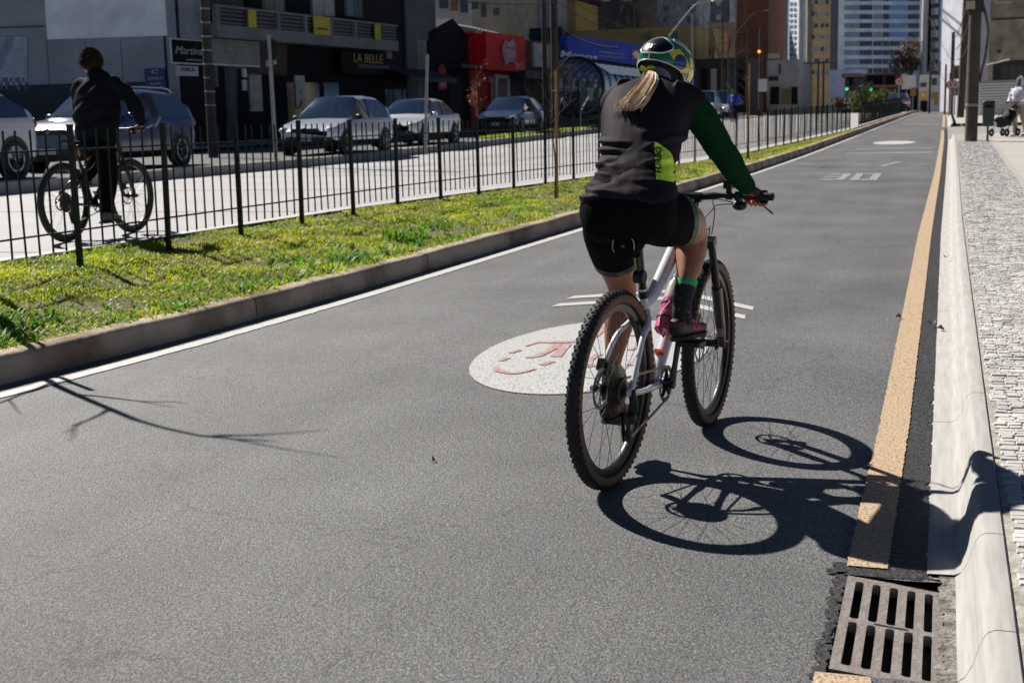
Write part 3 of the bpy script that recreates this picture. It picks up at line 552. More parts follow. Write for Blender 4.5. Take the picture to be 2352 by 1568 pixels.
# balcony along the upper floor
bal = attach(obj('balcony', None), B1); bg = cm('balcony', (.20, .205, .21))
u0, u1 = SF.px(456, 60)[0], SF.px(878, 60)[0]; zt = SF.px(700, 80)[1]; zb_ = SF.px(700, 106)[1]
q = MB(); SF.block(q, u0, u1, zb_, zt, -.2, .75); attach(q.build('balcony_slab', bg), bal); hr = zt + (zt - zb_) * 1.35
q = MB(); SF.block(q, u0, u1, hr, hr + .08, .62, .74); attach(q.build('balcony_rail', bg), bal)
n = 7
for i in range(n):
    a = u0 + (u1 - u0) * i / n; c = u0 + (u1 - u0) * (i + 1) / n; q = MB(); SF.block(q, a, a + .18, zt, hr, .58, .76); attach(q.build('pillar', bg), bal)
    q = MB(); SF.block(q, a + .18, c, zt, hr, .60, .64); attach(q.build('mesh_panel', mm('mesh_dark', (.03, .03, .033), .7)), bal)
    for k in range(4): q = MB(); SF.block(q, a + .18, c, zt + (hr - zt) * (k + .5) / 4.2, zt + (hr - zt) * (k + .5) / 4.2 + .03, .645, .67); attach(q.build('bar', bg), bal)
for i, (x, w, mk_) in enumerate(((455, 100, GLS), (600, 52, mm('teal_glass', (.06, .11, .12), .15, spec=.7)), (711, 56, mm('curtained_glass', (.30, .31, .33), .3, col2=(.16, .17, .18), scale=5, spec=.7)), (790, 40, GLS))):
    wn = SF.rect('window', x, -40, x + w, 40, cm('winframe', (.12, .12, .125)), B1, .04); SF.rect('pane', x + 4, -40, x + w / 2 - 1, 37, mk_, wn, .06); SF.rect('pane', x + w / 2 + 1, -40, x + w - 4, 37, mk_, wn, .06)
SF.rect('dark_panel', 817, -60, 880, 57, mm('slab_black', (.007, .0075, .009), .6, var=.15, spec=.1), B1, .03)
yel = mm('yellow_banner', (.55, .42, .03), .6, scale=1.5, col2=(.30, .34, .03), thr=(.4, .6))
yb1 = SF.rect('banner', 678, 41, 715, 83, yel, B1, .84, .79); SF.text('lettering', 'ALUGA', 685, 66, 710, 73, mm('print_green', (.05, .12, .02), .6), yb1, .86)
SF.rect('banner', 821, 57, 834, 95, yel, B1, .84, .79)
yb3 = SF.rect('banner', 525, 26, 543, 66, yel, B1, .84, .79)
# shop with gold lettering, black slab and awning
B2 = building('black shop front with gold letters on its fascia', SF.P(SF.px(760, 200)[0], gz), cat='shop')
fx = SF.rect('fascia', 762, 122, 879, 172, mm('fascia_black', (.007, .007, .008), .6, spec=.1), B2, .45); gold = mm('gold_letters', (.40, .26, .06), .5)
SF.text('lettering', 'LA BELLE', 789, 126, 856, 148, gold, fx, .48); SF.rect('swoosh', 800, 150, 872, 158, mm('fascia_blue', (.012, .022, .05), .5), fx, .47); SF.rect('ornament', 866, 120, 878, 136, mm('ornament', (.20, .14, .10), .6), fx, .48)
aw = attach(obj('awning', None), B2); aL, aR = SF.px(868, 170)[0], SF.px(982, 170)[0]; z1 = SF.px(920, 158)[1]; z0 = SF.px(925, 181)[1]; nn = 12
for i in range(nn):
    a, c = aL + (aR - aL) * i / nn, aL + (aR - aL) * (i + 1) / nn - .02; q = MB(); q.quad(SF.P(a, z1, .2), SF.P(c, z1, .2), SF.P(c, z0, 1.5), SF.P(a, z0, 1.5)); q.quad(SF.P(a, z1 - .04, .2), SF.P(a, z0 - .04, 1.5), SF.P(c, z0 - .04, 1.5), SF.P(c, z1 - .04, .2)); q.quad(SF.P(a, z0, 1.5), SF.P(c, z0, 1.5), SF.P(c, z0 - .2, 1.5), SF.P(a, z0 - .2, 1.5)); attach(q.build('awning_panel', mm('awning_blue', (.018, .025, .05), .6)), aw)
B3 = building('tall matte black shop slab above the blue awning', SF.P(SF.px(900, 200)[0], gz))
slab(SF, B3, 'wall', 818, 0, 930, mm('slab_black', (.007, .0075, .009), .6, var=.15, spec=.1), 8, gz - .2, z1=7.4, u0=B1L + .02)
SF.rect('side_pier', 931, -40, 955, 330, cm('pier', (.12, .13, .14)), B3, .1); SF.rect('white_wall', 956, 92, 981, 330, cm('white_strip', (.30, .30, .29), col2=(.14, .14, .13)), B3, .05); SF.rect('upper_wall', 930, -40, 1000, 92, cm('pier', (.12, .13, .14)), B3, .0)
for x in (885, 905, 925): SF.rect('door_panel', x, 205, x + 17, 335, GLS, B3, .04)
# black gabled house with a small red sign
B4 = building('black gabled house with a small red wall sign', SF.P(SF.px(1020, 200)[0], gz))
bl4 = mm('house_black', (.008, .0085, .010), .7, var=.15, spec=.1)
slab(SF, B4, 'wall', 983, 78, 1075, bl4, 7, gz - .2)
u0, u1 = SF.px(985, 78)[0], SF.px(1075, 78)[0]; zt = SF.px(1030, 78)[1]; zp = SF.px(1038, 42)[1]; um = u0 + (u1 - u0) * .6
q = MB(); q.prism([SF.P(u0, zt, .0), SF.P(u1, zt, .0), SF.P(um, zp, .0)], (0, 0, 0), SF.n * -7); attach(q.build('gable', bl4), B4)
SF.rect('canopy', 1020, 150, 1075, 158, mm('canopy_dark', (.02, .02, .022), .6), B4, .9); rs = SF.rect('wall_sign', 1003, 180, 1022, 206, mm('sign_red', (.33, .012, .018), .5), B4, .1); SF.rect('emblem', 1007, 186, 1018, 198, mm('emblem_pale', (.45, .35, .36), .6), rs, .12)
u0, u1, z0, z1 = SF.uz(1003, 159, 1021, 177); q = MB(); q.lathe([(0, .1), ((u1 - u0) / 2, .1), ((u1 - u0) / 2, .05)], SF.P((u0 + u1) / 2, (z0 + z1) / 2), SF.n, 20); attach(q.build('round_sign', mm('sign_red', (.33, .012, .018), .5)), B4)
SF.rect('door', 1030, 190, 1062, 300, DGL, B4, .03)
# red shop
B5 = building('bright red shop front with a pink emblem and white door frame', SF.P(SF.px(1120, 200)[0], gz), cat='shop'); red = mm('shop_red', (.72, .02, .02), .6, var=.1, scale=.8, spec=.2)
slab(SF, B5, 'wall', 1076, 82, 1179, mm('shop_red_dark', (.45, .012, .016), .6, var=.2, spec=.2), 6, gz - .2, u0=SF.px(1076, 150)[0], u1=SF.px(1179, 150)[0])
SF.rect('sign_box', 1087, 80, 1178, 164, red, B5, .7, .02); SF.rect('pilaster', 1076, 84, 1088, 330, mm('shop_red_dark', (.22, .008, .012), .55), B5, .12)
emb = mm('emblem_pink', (.62, .34, .40), .5, var=.25, scale=3, col2=(.28, .05, .09))
pts = [(1122, 105), (1129, 93), (1136, 99), (1146, 90), (1151, 104), (1152, 128), (1150, 150), (1143, 142), (1136, 146), (1128, 152), (1125, 136), (1120, 120)]
q = MB(); vv = [SF.P(*SF.px(x, y), .71) for x, y in pts]; q.prism(vv[::-1], (0, 0, 0), SF.n * .08); attach(q.build('emblem', emb), B5)
for i, (x0, y0, x1, y1) in enumerate(((1126, 118, 1148, 122), (1128, 110, 1146, 113), (1130, 131, 1147, 134))): SF.rect('emblem_stripe', x0, y0, x1, y1, red if i % 2 else mm('emblem_light', (.55, .38, .44), .5), B5, .83, .79)
for i in range(3): SF.rect('small_print', 1156, 147 + i * 5, 1174, 149.5 + i * 5, emb, B5, .72)
df = SF.rect('door_frame', 1135, 172, 1168, 262, mm('frame_white', (.55, .53, .53), .5), B5, .1); SF.rect('door', 1141, 181, 1161, 262, mm('door_red', (.10, .004, .008), .4), df, .13)
SF.rect('poster', 1079, 192, 1089, 225, mm('poster_grey', (.35, .30, .33), .6), B5, .14); SF.rect('poster', 1117, 176, 1133, 190, mm('poster_mauve', (.28, .12, .17), .6), B5, .1); SF.rect('post', 1124, 180, 1128, 262, emb, B5, .12, .06)
for i in range(14):
    u = SF.px(1074, 75)[0] + i * .42; zz = SF.px(1110, 76)[1] - i * .02; q = MB(); q.tube([SF.P(u, zz, .5), SF.P(u, zz + .9, -4)], .14, 8); attach(q.build('roof_ridge', mm('roof_sheet', (.42, .38, .35), .6, var=.2)), B5)
# brown shop
B6 = building('brown shop with a blank white sign and dark awning', SF.P(SF.px(1225, 200)[0], gz), cat='shop')
slab(SF, B6, 'wall', 1181, 95, 1290, cm('brown', (.15, .065, .03)), 6, gz - .2); SF.rect('sign', 1221, 101, 1258, 155, mm('board_white2', (.46, .45, .45), .6, var=.05), B6, .15)
SF.rect('awning', 1166, 166, 1243, 184, mm('awning_black', (.02, .019, .02), .6), B6, 1.0); SF.rect('awning', 1244, 166, 1275, 182, cm('canopy_grey', (.24, .235, .24)), B6, 1.0); SF.rect('window', 1183, 100, 1193, 140, GLS, B6, .05)
for i, x in enumerate((1172, 1199, 1228, 1252)): 
    sh = SF.rect('roller_shutter', x, 186, x + 24, 285, cm('roller', (.09, .092, .10)), B6, .04)
    for k in range(9): SF.rect('shutter_slat', x + .5, 188 + k * 9.5, x + 23.5, 195 + k * 9.5, cm('roller', (.09, .092, .10)), sh, .07)
SF.rect('post', 1221, 186, 1228, 285, cm('brown', (.15, .065, .03)), B6, .1)
# blue pharmacy
B7 = building('blue pharmacy with white lettering behind the tube station', SF.P(SF.px(1390, 200)[0], gz), cat='shop')
q = MB(); SF.block(q, SF.px(1291, 130)[0], SF.px(1520, 130)[0], gz - .2, SF.px(1400, 100)[1] - .3, -10, -.05); attach(q.build('wall', cm('pharm', (.05, .05, .06))), B7)
fb_ = SF.rect('fascia', 1289, 97, 1515, 190, mm('fascia_royal', (.008, .05, .46), .6, var=.08, scale=.5, spec=.15), B7, .4)
SF.text('lettering', 'Menos', 1270, 121, 1356, 138, mm('letter_white', (.55, .58, .66), .5), fb_, .44, bold=True, shear=.15)
SF.text('lettering', 'FARMACIA DE', 1361, 120, 1418, 126, mm('letter_dim', (.30, .33, .45), .5), fb_, .44); SF.text('lettering', 'MANIPULACAO', 1361, 129, 1422, 135, mm('letter_dim', (.30, .33, .45), .5), fb_, .44)
cr = SF.rect('badge', 1436, 115, 1456, 137, mm('badge_red', (.28, .012, .02), .5), fb_, .44); SF.rect('cross_bar', 1439, 122, 1453, 129, WHT, cr, .46); SF.rect('cross_bar', 1443, 118, 1449, 134, WHT, cr, .463)
SF.text('lettering', 'PAGUE', 1459, 114, 1490, 124, mm('letter_white', (.55, .58, .66), .5), fb_, .44); SF.text('lettering', 'MENOS', 1459, 128, 1494, 138, mm('letter_white', (.55, .58, .66), .5), fb_, .44)
# generic box placed on the street grid
def box_house(label, x0, x1, ytop, Y, m, depth=12, base=None, name='building', cat='building', rot=0., ybot=None, wins=None, wm=None, wname='window', roof=None, out=.12, group=None):
    if Y <= 130 and x0 < 1725: Y *= 1.4
    ang = rot; O = at_Y((x0), ytop, Y); F = Face((O.x, O.y), (math.cos(ang), math.sin(ang)))
    t = building(label, (O.x, O.y, zb(Y) if base is None else base), name, cat, group); u1, z = F.px(x1, ytop); zz = F.px((x0 + x1) / 2, ytop)[1]; zb0 = (zb(Y) - 2 if ybot is None else F.px((x0 + x1) / 2, ybot)[1])
    q = MB(); F.block(q, 0, u1, zb0, zz, -depth, 0); attach(q.build('wall', m), t)
    if roof: q = MB(); F.block(q, -.3, u1 + .3, zz, zz + .35, -depth - .2, .3); attach(q.build('roof', roof), t)
    for w in (wins or []): 
        wo = F.rect(wname, *w[:4], w[4] if len(w) > 4 else (wm or GLS), t, out)
    return t, F
def grid(xa, xb, ya, yb, nx, ny, fx=.6, fy=.55, m=None):
    o = []; dx, dy = (xb - xa) / nx, (yb - ya) / ny
    for i in range(nx):
        for j in range(ny):
            x, y = xa + dx * (i + .5 - fx / 2), ya + dy * (j + .5 - fy / 2); o.append((x, y, x + dx * fx, y + dy * fy) + ((m[(i * 7 + j * 3) % len(m)],) if m else ()))
    return o
# blocks behind the shops
wd_ = mm('window_dark', (.02, .024, .03), .2, spec=.7); wl = mm('window_pale', (.30, .33, .36), .3)
box_house('pale grey apartment block with dark windows behind the gabled house', 955, 1128, -120, 76, cm('apt1', (0.442, 0.433, 0.442)), 10, wins=[(1010, 0, 1030, 20, wd_), (1058, -2, 1075, 30, wd_), (1104, 14, 1117, 36, wd_), (985, 4, 997, 22, wd_), (1080, 12, 1100, 18, WHT), (1036, 2, 1052, 26, mm('window_rust', (.2, .1, .05), .5)), (1080, 26, 1102, 32, WHT)])
box_house('tan stucco block with a stained side above the red shop', 1080, 1160, -90, 70, cm('apt2', (0.360, 0.315, 0.234)), 8, wins=[(1084, 6, 1098, 22, wd_), (1106, 8, 1116, 40, wd_), (1134, 20, 1146, 36, wd_)])
box_house('plain mauve grey block behind the utility poles', 1132, 1262, -60, 80, cm('apt3', (0.360, 0.351, 0.387)), 10, wins=[(1150, 10, 1160, 25, wd_)])
box_house('dark green hoarding above the brown shop', 1215, 1290, 64, 62, cm('hoard', (.012, .035, .032)), .3, ybot=98)
box_house('mustard yellow building corner with dark roof', 1250, 1322, 2, 84, cm('mustard', (0.468, 0.342, 0.126)), 8, roof=cm('roofdark', (.03, .03, .032)))
box_house('large dark roofed block rising behind the pharmacy', 1315, 1470, -70, 92, cm('darkblock', (0.058, 0.058, 0.072)), 8, wins=[(1384, -3, 1402, 4, wl), (1430, -4, 1452, 3, wl), (1345, 40, 1360, 55, wd_)])
box_house('long mustard wall above the blue pharmacy', 1286, 1600, 67, 80, cm('mustard2', (0.342, 0.261, 0.108)), 6, wins=[(1300, 74, 1316, 90, wd_), (1480, 76, 1494, 92, wd_), (1540, 74, 1556, 92, wd_)])
box_house('slate grey apartment block with small white framed windows', 1420, 1600, -90, 120, cm('apt4', (0.228, 0.237, 0.285)), 10, wins=grid(1430, 1600, -20, 60, 6, 3, .4, .45, [wd_, wl, wd_]))
box_house('dark balconied tower left of the brick tower', 1598, 1690, -120, 130, cm('apt5', (0.112, 0.120, 0.160)), 10, wins=grid(1602, 1660, -10, 90, 3, 3, .55, .4, [wd_, wd_, wl]) + [(1676, -20, 1688, 100, cm('apt1', (0.442, 0.433, 0.442)))])
box_house('yellow shop house with dark shutters right of the pharmacy', 1592, 1640, 66, 95, cm('mustard3', (0.540, 0.396, 0.162)), 8, wins=[(1598, 80, 1612, 110, wd_), (1616, 84, 1628, 112, wd_), (1598, 116, 1630, 150, DGL), (1604, 96, 1610, 108, mm('window_yellow', (.3, .25, .08), .5))])
box_house('grey concrete house with a pale gable wall', 1632, 1708, 52, 105, cm('apt6', (0.300, 0.290, 0.280)), 8, wins=[(1660, 88, 1672, 125, wl), (1640, 96, 1652, 125, wd_), (1690, 104, 1696, 120, wl)])
box_house('low dark shop row beyond the pharmacy', 1500, 1720, 136, 78.5, cm('rowdark', (.05, .045, .042)), 8, wins=grid(1520, 1716, 150, 235, 9, 1, .6, .8, [DGL, mm('shutter_blue', (.02, .04, .1), .6), mm('shop_brown', (.10, .05, .03), .6), wl]))
box_house('red brick tower with small square windows', 1693, 1767, -160, 140, cm('brick', (.20, .085, .062), var=.2), 14, wins=[(1698, 8, 1704, 16, wd_), (1698, 70, 1704, 80, wd_), (1700, -30, 1706, -20, wd_), (1745, 20, 1750, 30, wd_), (1745, 60, 1750, 70, wd_)])
box_house('narrow grey tower with white balcony slabs', 1766, 1788, -160, 150, cm('apt7', (0.112, 0.112, 0.120)), 10, wins=[(1767, 20 + 46 * i, 1780, 32 + 46 * i, WHT) for i in range(4)] + [(1767, 36 + 46 * i, 1779, 60 + 46 * i, wd_) for i in range(3)])
box_house('smooth pale blue block left of the white tower', 1786, 1811, 6, 185, cm('paleblue', (.48, .57, .74)), 3, wins=[(1801, 64 + 16 * i, 1806, 71 + 16 * i, wd_) for i in range(3)])
box_house('low grey corner shops below the white tower', 1762, 1836, 138, 125, cm('apt8', (0.340, 0.330, 0.340)), 10, wins=[(1790, 148, 1794, 170, wd_), (1766, 176, 1788, 186, wd_), (1770, 200, 1790, 240, DGL), (1796, 205, 1815, 240, mm('shop_ochre', (.16, .12, .02), .6)), (1818, 200, 1832, 240, DGL), (1764, 124, 1790, 134, cm('apt1', (0.442, 0.433, 0.442)))])
# corner towers: two faces seen
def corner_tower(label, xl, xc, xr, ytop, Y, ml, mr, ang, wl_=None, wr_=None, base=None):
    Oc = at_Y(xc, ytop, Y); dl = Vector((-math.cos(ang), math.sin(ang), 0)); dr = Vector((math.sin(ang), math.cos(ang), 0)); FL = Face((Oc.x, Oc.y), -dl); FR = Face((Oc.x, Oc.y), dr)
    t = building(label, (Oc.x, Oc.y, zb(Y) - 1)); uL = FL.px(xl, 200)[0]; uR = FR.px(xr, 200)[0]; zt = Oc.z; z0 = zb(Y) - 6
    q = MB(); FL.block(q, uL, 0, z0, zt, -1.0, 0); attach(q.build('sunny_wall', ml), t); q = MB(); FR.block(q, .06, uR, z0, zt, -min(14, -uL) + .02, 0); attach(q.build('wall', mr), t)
    for w in (wl_ or []): FL.rect('window', *w[:4], w[4] if len(w) > 4 else wd_, t, .1)
    for w in (wr_ or []): FR.rect('window', *w[:4], w[4] if len(w) > 4 else wd_, t, .1)
    return t
lw = mm('window_light', (.45, .45, .48), .4)
corner_tower('bright white tower catching the sun left of the tan tower', 1812, 1838, 1845, -200, 172, cm('white_t', (.75, .76, .78)), cm('white_t_shade', (.60, .63, .70)), 1.1, [(1815 + 9 * k, 6 + 13 * i, 1820 + 9 * k, 12 + 13 * i, mm('window_blue', (.25, .33, .42), .3)) for i in range(11) for k in range(2)])  # same white twice: sunlit face paler, shaded face coloured blue-grey
corner_tower('tan tower with rows of small windows', 1843, 1857, 1911, -200, 215, cm('tan_t_sunlit', (.75, .62, .44)), cm('tan_t', (.80, .55, .26)), 1.12, None, [(x, 1 + 26.8 * i + dy, x + 7, 10 + 26.8 * i + dy, (lw, wd_, wd_, lw, mm('window_blue', (.25, .33, .42), .3))[(i * 3 + int(x)) % 5]) for i in range(7) for x in (1863, 1871, 1885, 1896) for dy in (0,)])  # left face is the same tan, coloured paler as if sunlit
box_house('dark narrow service tower beside the striped office tower', 1911, 1931, -160, 190, cm('shaft', (.06, .065, .085)), 6)
# striped office tower
t, F = box_house('blue white office tower with dark glass bands', 1929, 2124, -160, 175, cm('office', (.78, .83, .90), .6), 20)
gd, gm, gt = mm('band_dark', (.012, .02, .05), .15, spec=.8), mm('band_blue', (.20, .38, .75), .2, spec=.7), mm('band_teal', (.24, .36, .42), .3)
for i in range(-2, 8):
    y0 = 12.5 + 20.6 * i; rnn = random.Random(i + 40)
    for (a, b_, k) in ((1940, 1958, gt), (1958, 1974, gm if i % 2 else gt), (1974.5, 2004, gd), (2006, 2027, gt if i < 4 else gd), (2028, 2043, gd), (2043.5, 2084, gm if i < 4 else gd), (2085, 2120, gd)):
        if i == 7 and a > 2050: continue
        x = a
        while x < b_ - 1: w = min(rnn.choice((6, 8, 10)), b_ - x); F.rect('window', x, y0, x + w - .6, y0 + 11.5, rnn.choice((k, k, k, gt if k is not gd else gd)), t, .1); x += w
box_house('pale blue two storey base of the office tower', 1904, 1990, 160, 168, cm('officebase', (.40, .48, .64)), 6, wins=[(1935, 170, 1980, 178, wd_)])
t, F = box_house('low brown pavilion with orange beams', 1941, 2064, 170, 140, cm('pav', (0.200, 0.100, 0.070)), 8, wins=[(1946, 178, 1958, 196, DGL), (1962, 178, 1985, 196, mm('glass_violet', (.03, .03, .09), .2)), (1992, 174, 2028, 194, DGL), (2034, 174, 2056, 196, DGL)]); F.rect('beam', 1940, 172, 1988, 177, mm('beam_orange', (.45, .24, .14), .6), t, .6, .1); F.rect('beam', 1985, 196, 2062, 201, mm('beam_orange', (.45, .24, .14), .6), t, .6, .1)
# white tower on the right with balconies
t, F = box_house('white tower with stacked rounded balconies at the street end', 2118, 2165, -160, 150, cm('white_r', (.72, .73, .76)), 14)
u0, u1, z0, z1 = F.uz(2117.5, -100, 2132, 215); q = MB(); q.cyl(F.P((u0 + u1) / 2, z0, .3), F.P((u0 + u1) / 2, z1, .3), (u1 - u0) / 2, n=20); attach(q.build('pier', cm('white_pier', (.76, .76, .77)), smooth=True), t); F.rect('recess', 2133.5, -100, 2139, 165, DGL, t, .1)  # pier shaped round so that its left side catches the sun
for i in range(8):
    y = -30 + 25.5 * i; u0, u1, z0, z1 = F.uz(2138.5, y, 2158, y + 15); q = MB(); pr = [(u0 + .1, 0), (u0, .7), (u0 + .4, 1.3), (u1 - .1, 1.3), (u1, .6), (u1, 0)]; q.prism([F.P(u, z0, d) for u, d in pr], (0, 0, 0), (0, 0, z1 - z0)); attach(q.build('balcony', cm('white_pier', (.66, .66, .68))), t); F.rect('window', 2139, y + 15.5, 2157, y + 25, wd_, t, .05)
F.rect('edge_pier', 2158.5, -100, 2163, 162, cm('white_pier', (.66, .66, .68)), t, 1.3)
Og = at_Y(2163, 100, 120); FG = Face((Og.x, Og.y), (.25, -.97))
t = building('plain grey party wall running along the far pavement', (Og.x, Og.y, zr(120))); q = MB(); FG.block(q, 0, FG.px(2216, 100)[0], -2, 22, -6, 0); attach(q.build('wall', cm('party', (.50, .51, .57))), t)
for (xa, ya, xb_, yb__) in ((2165, 22, 2212, 60), (2165, 45, 2212, 84)):
    a = FG.P(*FG.px(xa, ya), .05); c = FG.P(*FG.px(xb_, yb__), .05); q = MB(); q.tube([a, c], .12, 4); attach(q.build('groove', cm('groove', (.12, .125, .15))), t)
box_house('grey ground floor wall with yellow notices at the street end', 2130, 2205, 172, 128, cm('gwall', (.42, .42, .46)), 5, wins=[(2140, 180, 2152, 196, wd_), (2140, 212, 2156, 226, mm('notice_yellow', (.24, .18, .03), .6)), (2146, 226, 2154, 240, mm('notice_yellow', (.24, .18, .03), .6))])
t, F = box_house('white shop front with an orange sign at the street end', 2112, 2134, 172, 122, cm('shopw', (.56, .56, .57)), 4, wins=[(2115, 190, 2128, 200, wd_), (2114, 232, 2130, 258, DGL)]); so_ = F.rect('shop_sign', 2113, 212, 2131, 228, mm('sign_orange', (.60, .30, .02), .5), t, .4); F.rect('emblem', 2118, 215, 2124, 222, WHT, so_, .45)
t, F = box_house('white blank billboard near the round speed sign', 2073, 2103, 173, 118, WHT, .5, ybot=205, name='billboard', cat='billboard'); F.rect('leg', 2080, 204, 2083, 262, MET, t, .0, -.3); F.rect('leg', 2095, 204, 2098, 262, MET, t, .0, -.3)
t, F = box_house('small yellow hanging sign below the white billboard', 2091, 2104, 201, 116, mm('sign_amber', (.35, .22, .02), .5), .3, ybot=220, name='sign', cat='sign')
box_house('dark shops in shade at the end of the road', 2040, 2115, 205, 150, cm('endshop', (.03, .03, .035)), 5, wins=[(2052, 230, 2068, 256, mm('shop_red2', (.25, .02, .02), .5)), (2075, 232, 2086, 258, wd_)])
box_house('distant grey blocks closing the street behind the office tower', 1500, 2260, 150, 330, cm('farblocks', (0.280, 0.300, 0.360)), 20, wins=grid(1520, 2250, 158, 230, 60, 5, .5, .5, [wd_, wl, wd_]))
# right-hand building and hoarding
OR_ = at_Y(2272, 100, 82); FRt = Face((OR_.x, OR_.y), (.95, -.31)); t = building('stained beige building at the right edge above the hoarding', (OR_.x, OR_.y, zr(82)))
q = MB(); FRt.block(q, 0, 16, zr(82) - .3, 14, -10, 0); attach(q.build('wall', cm('beige', (.44, .39, .28), scale=1.2, col2=(.24, .21, .16), thr=(.35, .65))), t)
FRt.rect('dark_wall', 2279, 140, 2352, 300, cm('dkgrey', (.055, .053, .05)), t, .04); FRt.rect('drain_stain', 2290, 116, 2300, 122, cm('rust', (.10, .05, .03)), t, .05); FRt.rect('beam', 2279, 42, 2360, 45, cm('dkgrey', (.055, .053, .05)), t, .06)
a = FRt.P(*FRt.px(2270, 150), .4); c = FRt.P(*FRt.px(2324, 137), .4); q = MB(); q.tube([a, c], .05, 6); attach(q.build('gutter_edge', WHT), t)
for x in (2300, 2318, 2336): FRt.rect('wall_panel', x, 150, x + 15, 180, cm('dkgrey2', (.085, .08, .075)), t, .06)
OH = at_Y(2248, 230, 77); FH = Face((OH.x, OH.y), (.97, -.24)); hz = zr(77) + .14; t = building('white corrugated metal hoarding behind the litter bin', (OH.x, OH.y, hz), 'hoarding', 'hoarding')
zt = FH.px(2290, 190)[1]; nr = 12; hs = mm('hoarding_sheet', (.60, .60, .61), .4, metal=.15, var=.08); 
for k, (u0, u1) in enumerate(((0, 1.8), (1.81, 3.6), (3.61, 8.2))):
    for r_ in range(nr):
        za, zc = hz + .03 + (zt - hz) * r_ / nr, hz + .03 + (zt - hz) * (r_ + 1) / nr; q = MB(); q.loft([[FH.P(u, za + (zc - za) * s_, .06 * math.sin(s_ * math.pi) + .004 * k) for s_ in np.linspace(0, 1, 7)] for u in (u0, u1)], caps=False, closed=False); attach(q.build('corrugation', hs, smooth=True), t)
q = MB(); FH.block(q, -.02, 8.2, zt + .03, zt + .11, -.02, .05); attach(q.build('top_rail', mm('timber_pale', (.40, .36, .31), .7)), t)
for u in (.0, 3.6, 8.1): q = MB(); FH.block(q, u - .03, u + .03, hz, zt + .18, -.09, -.02); attach(q.build('post', mm('timber_pale', (.40, .36, .31), .7)), t)
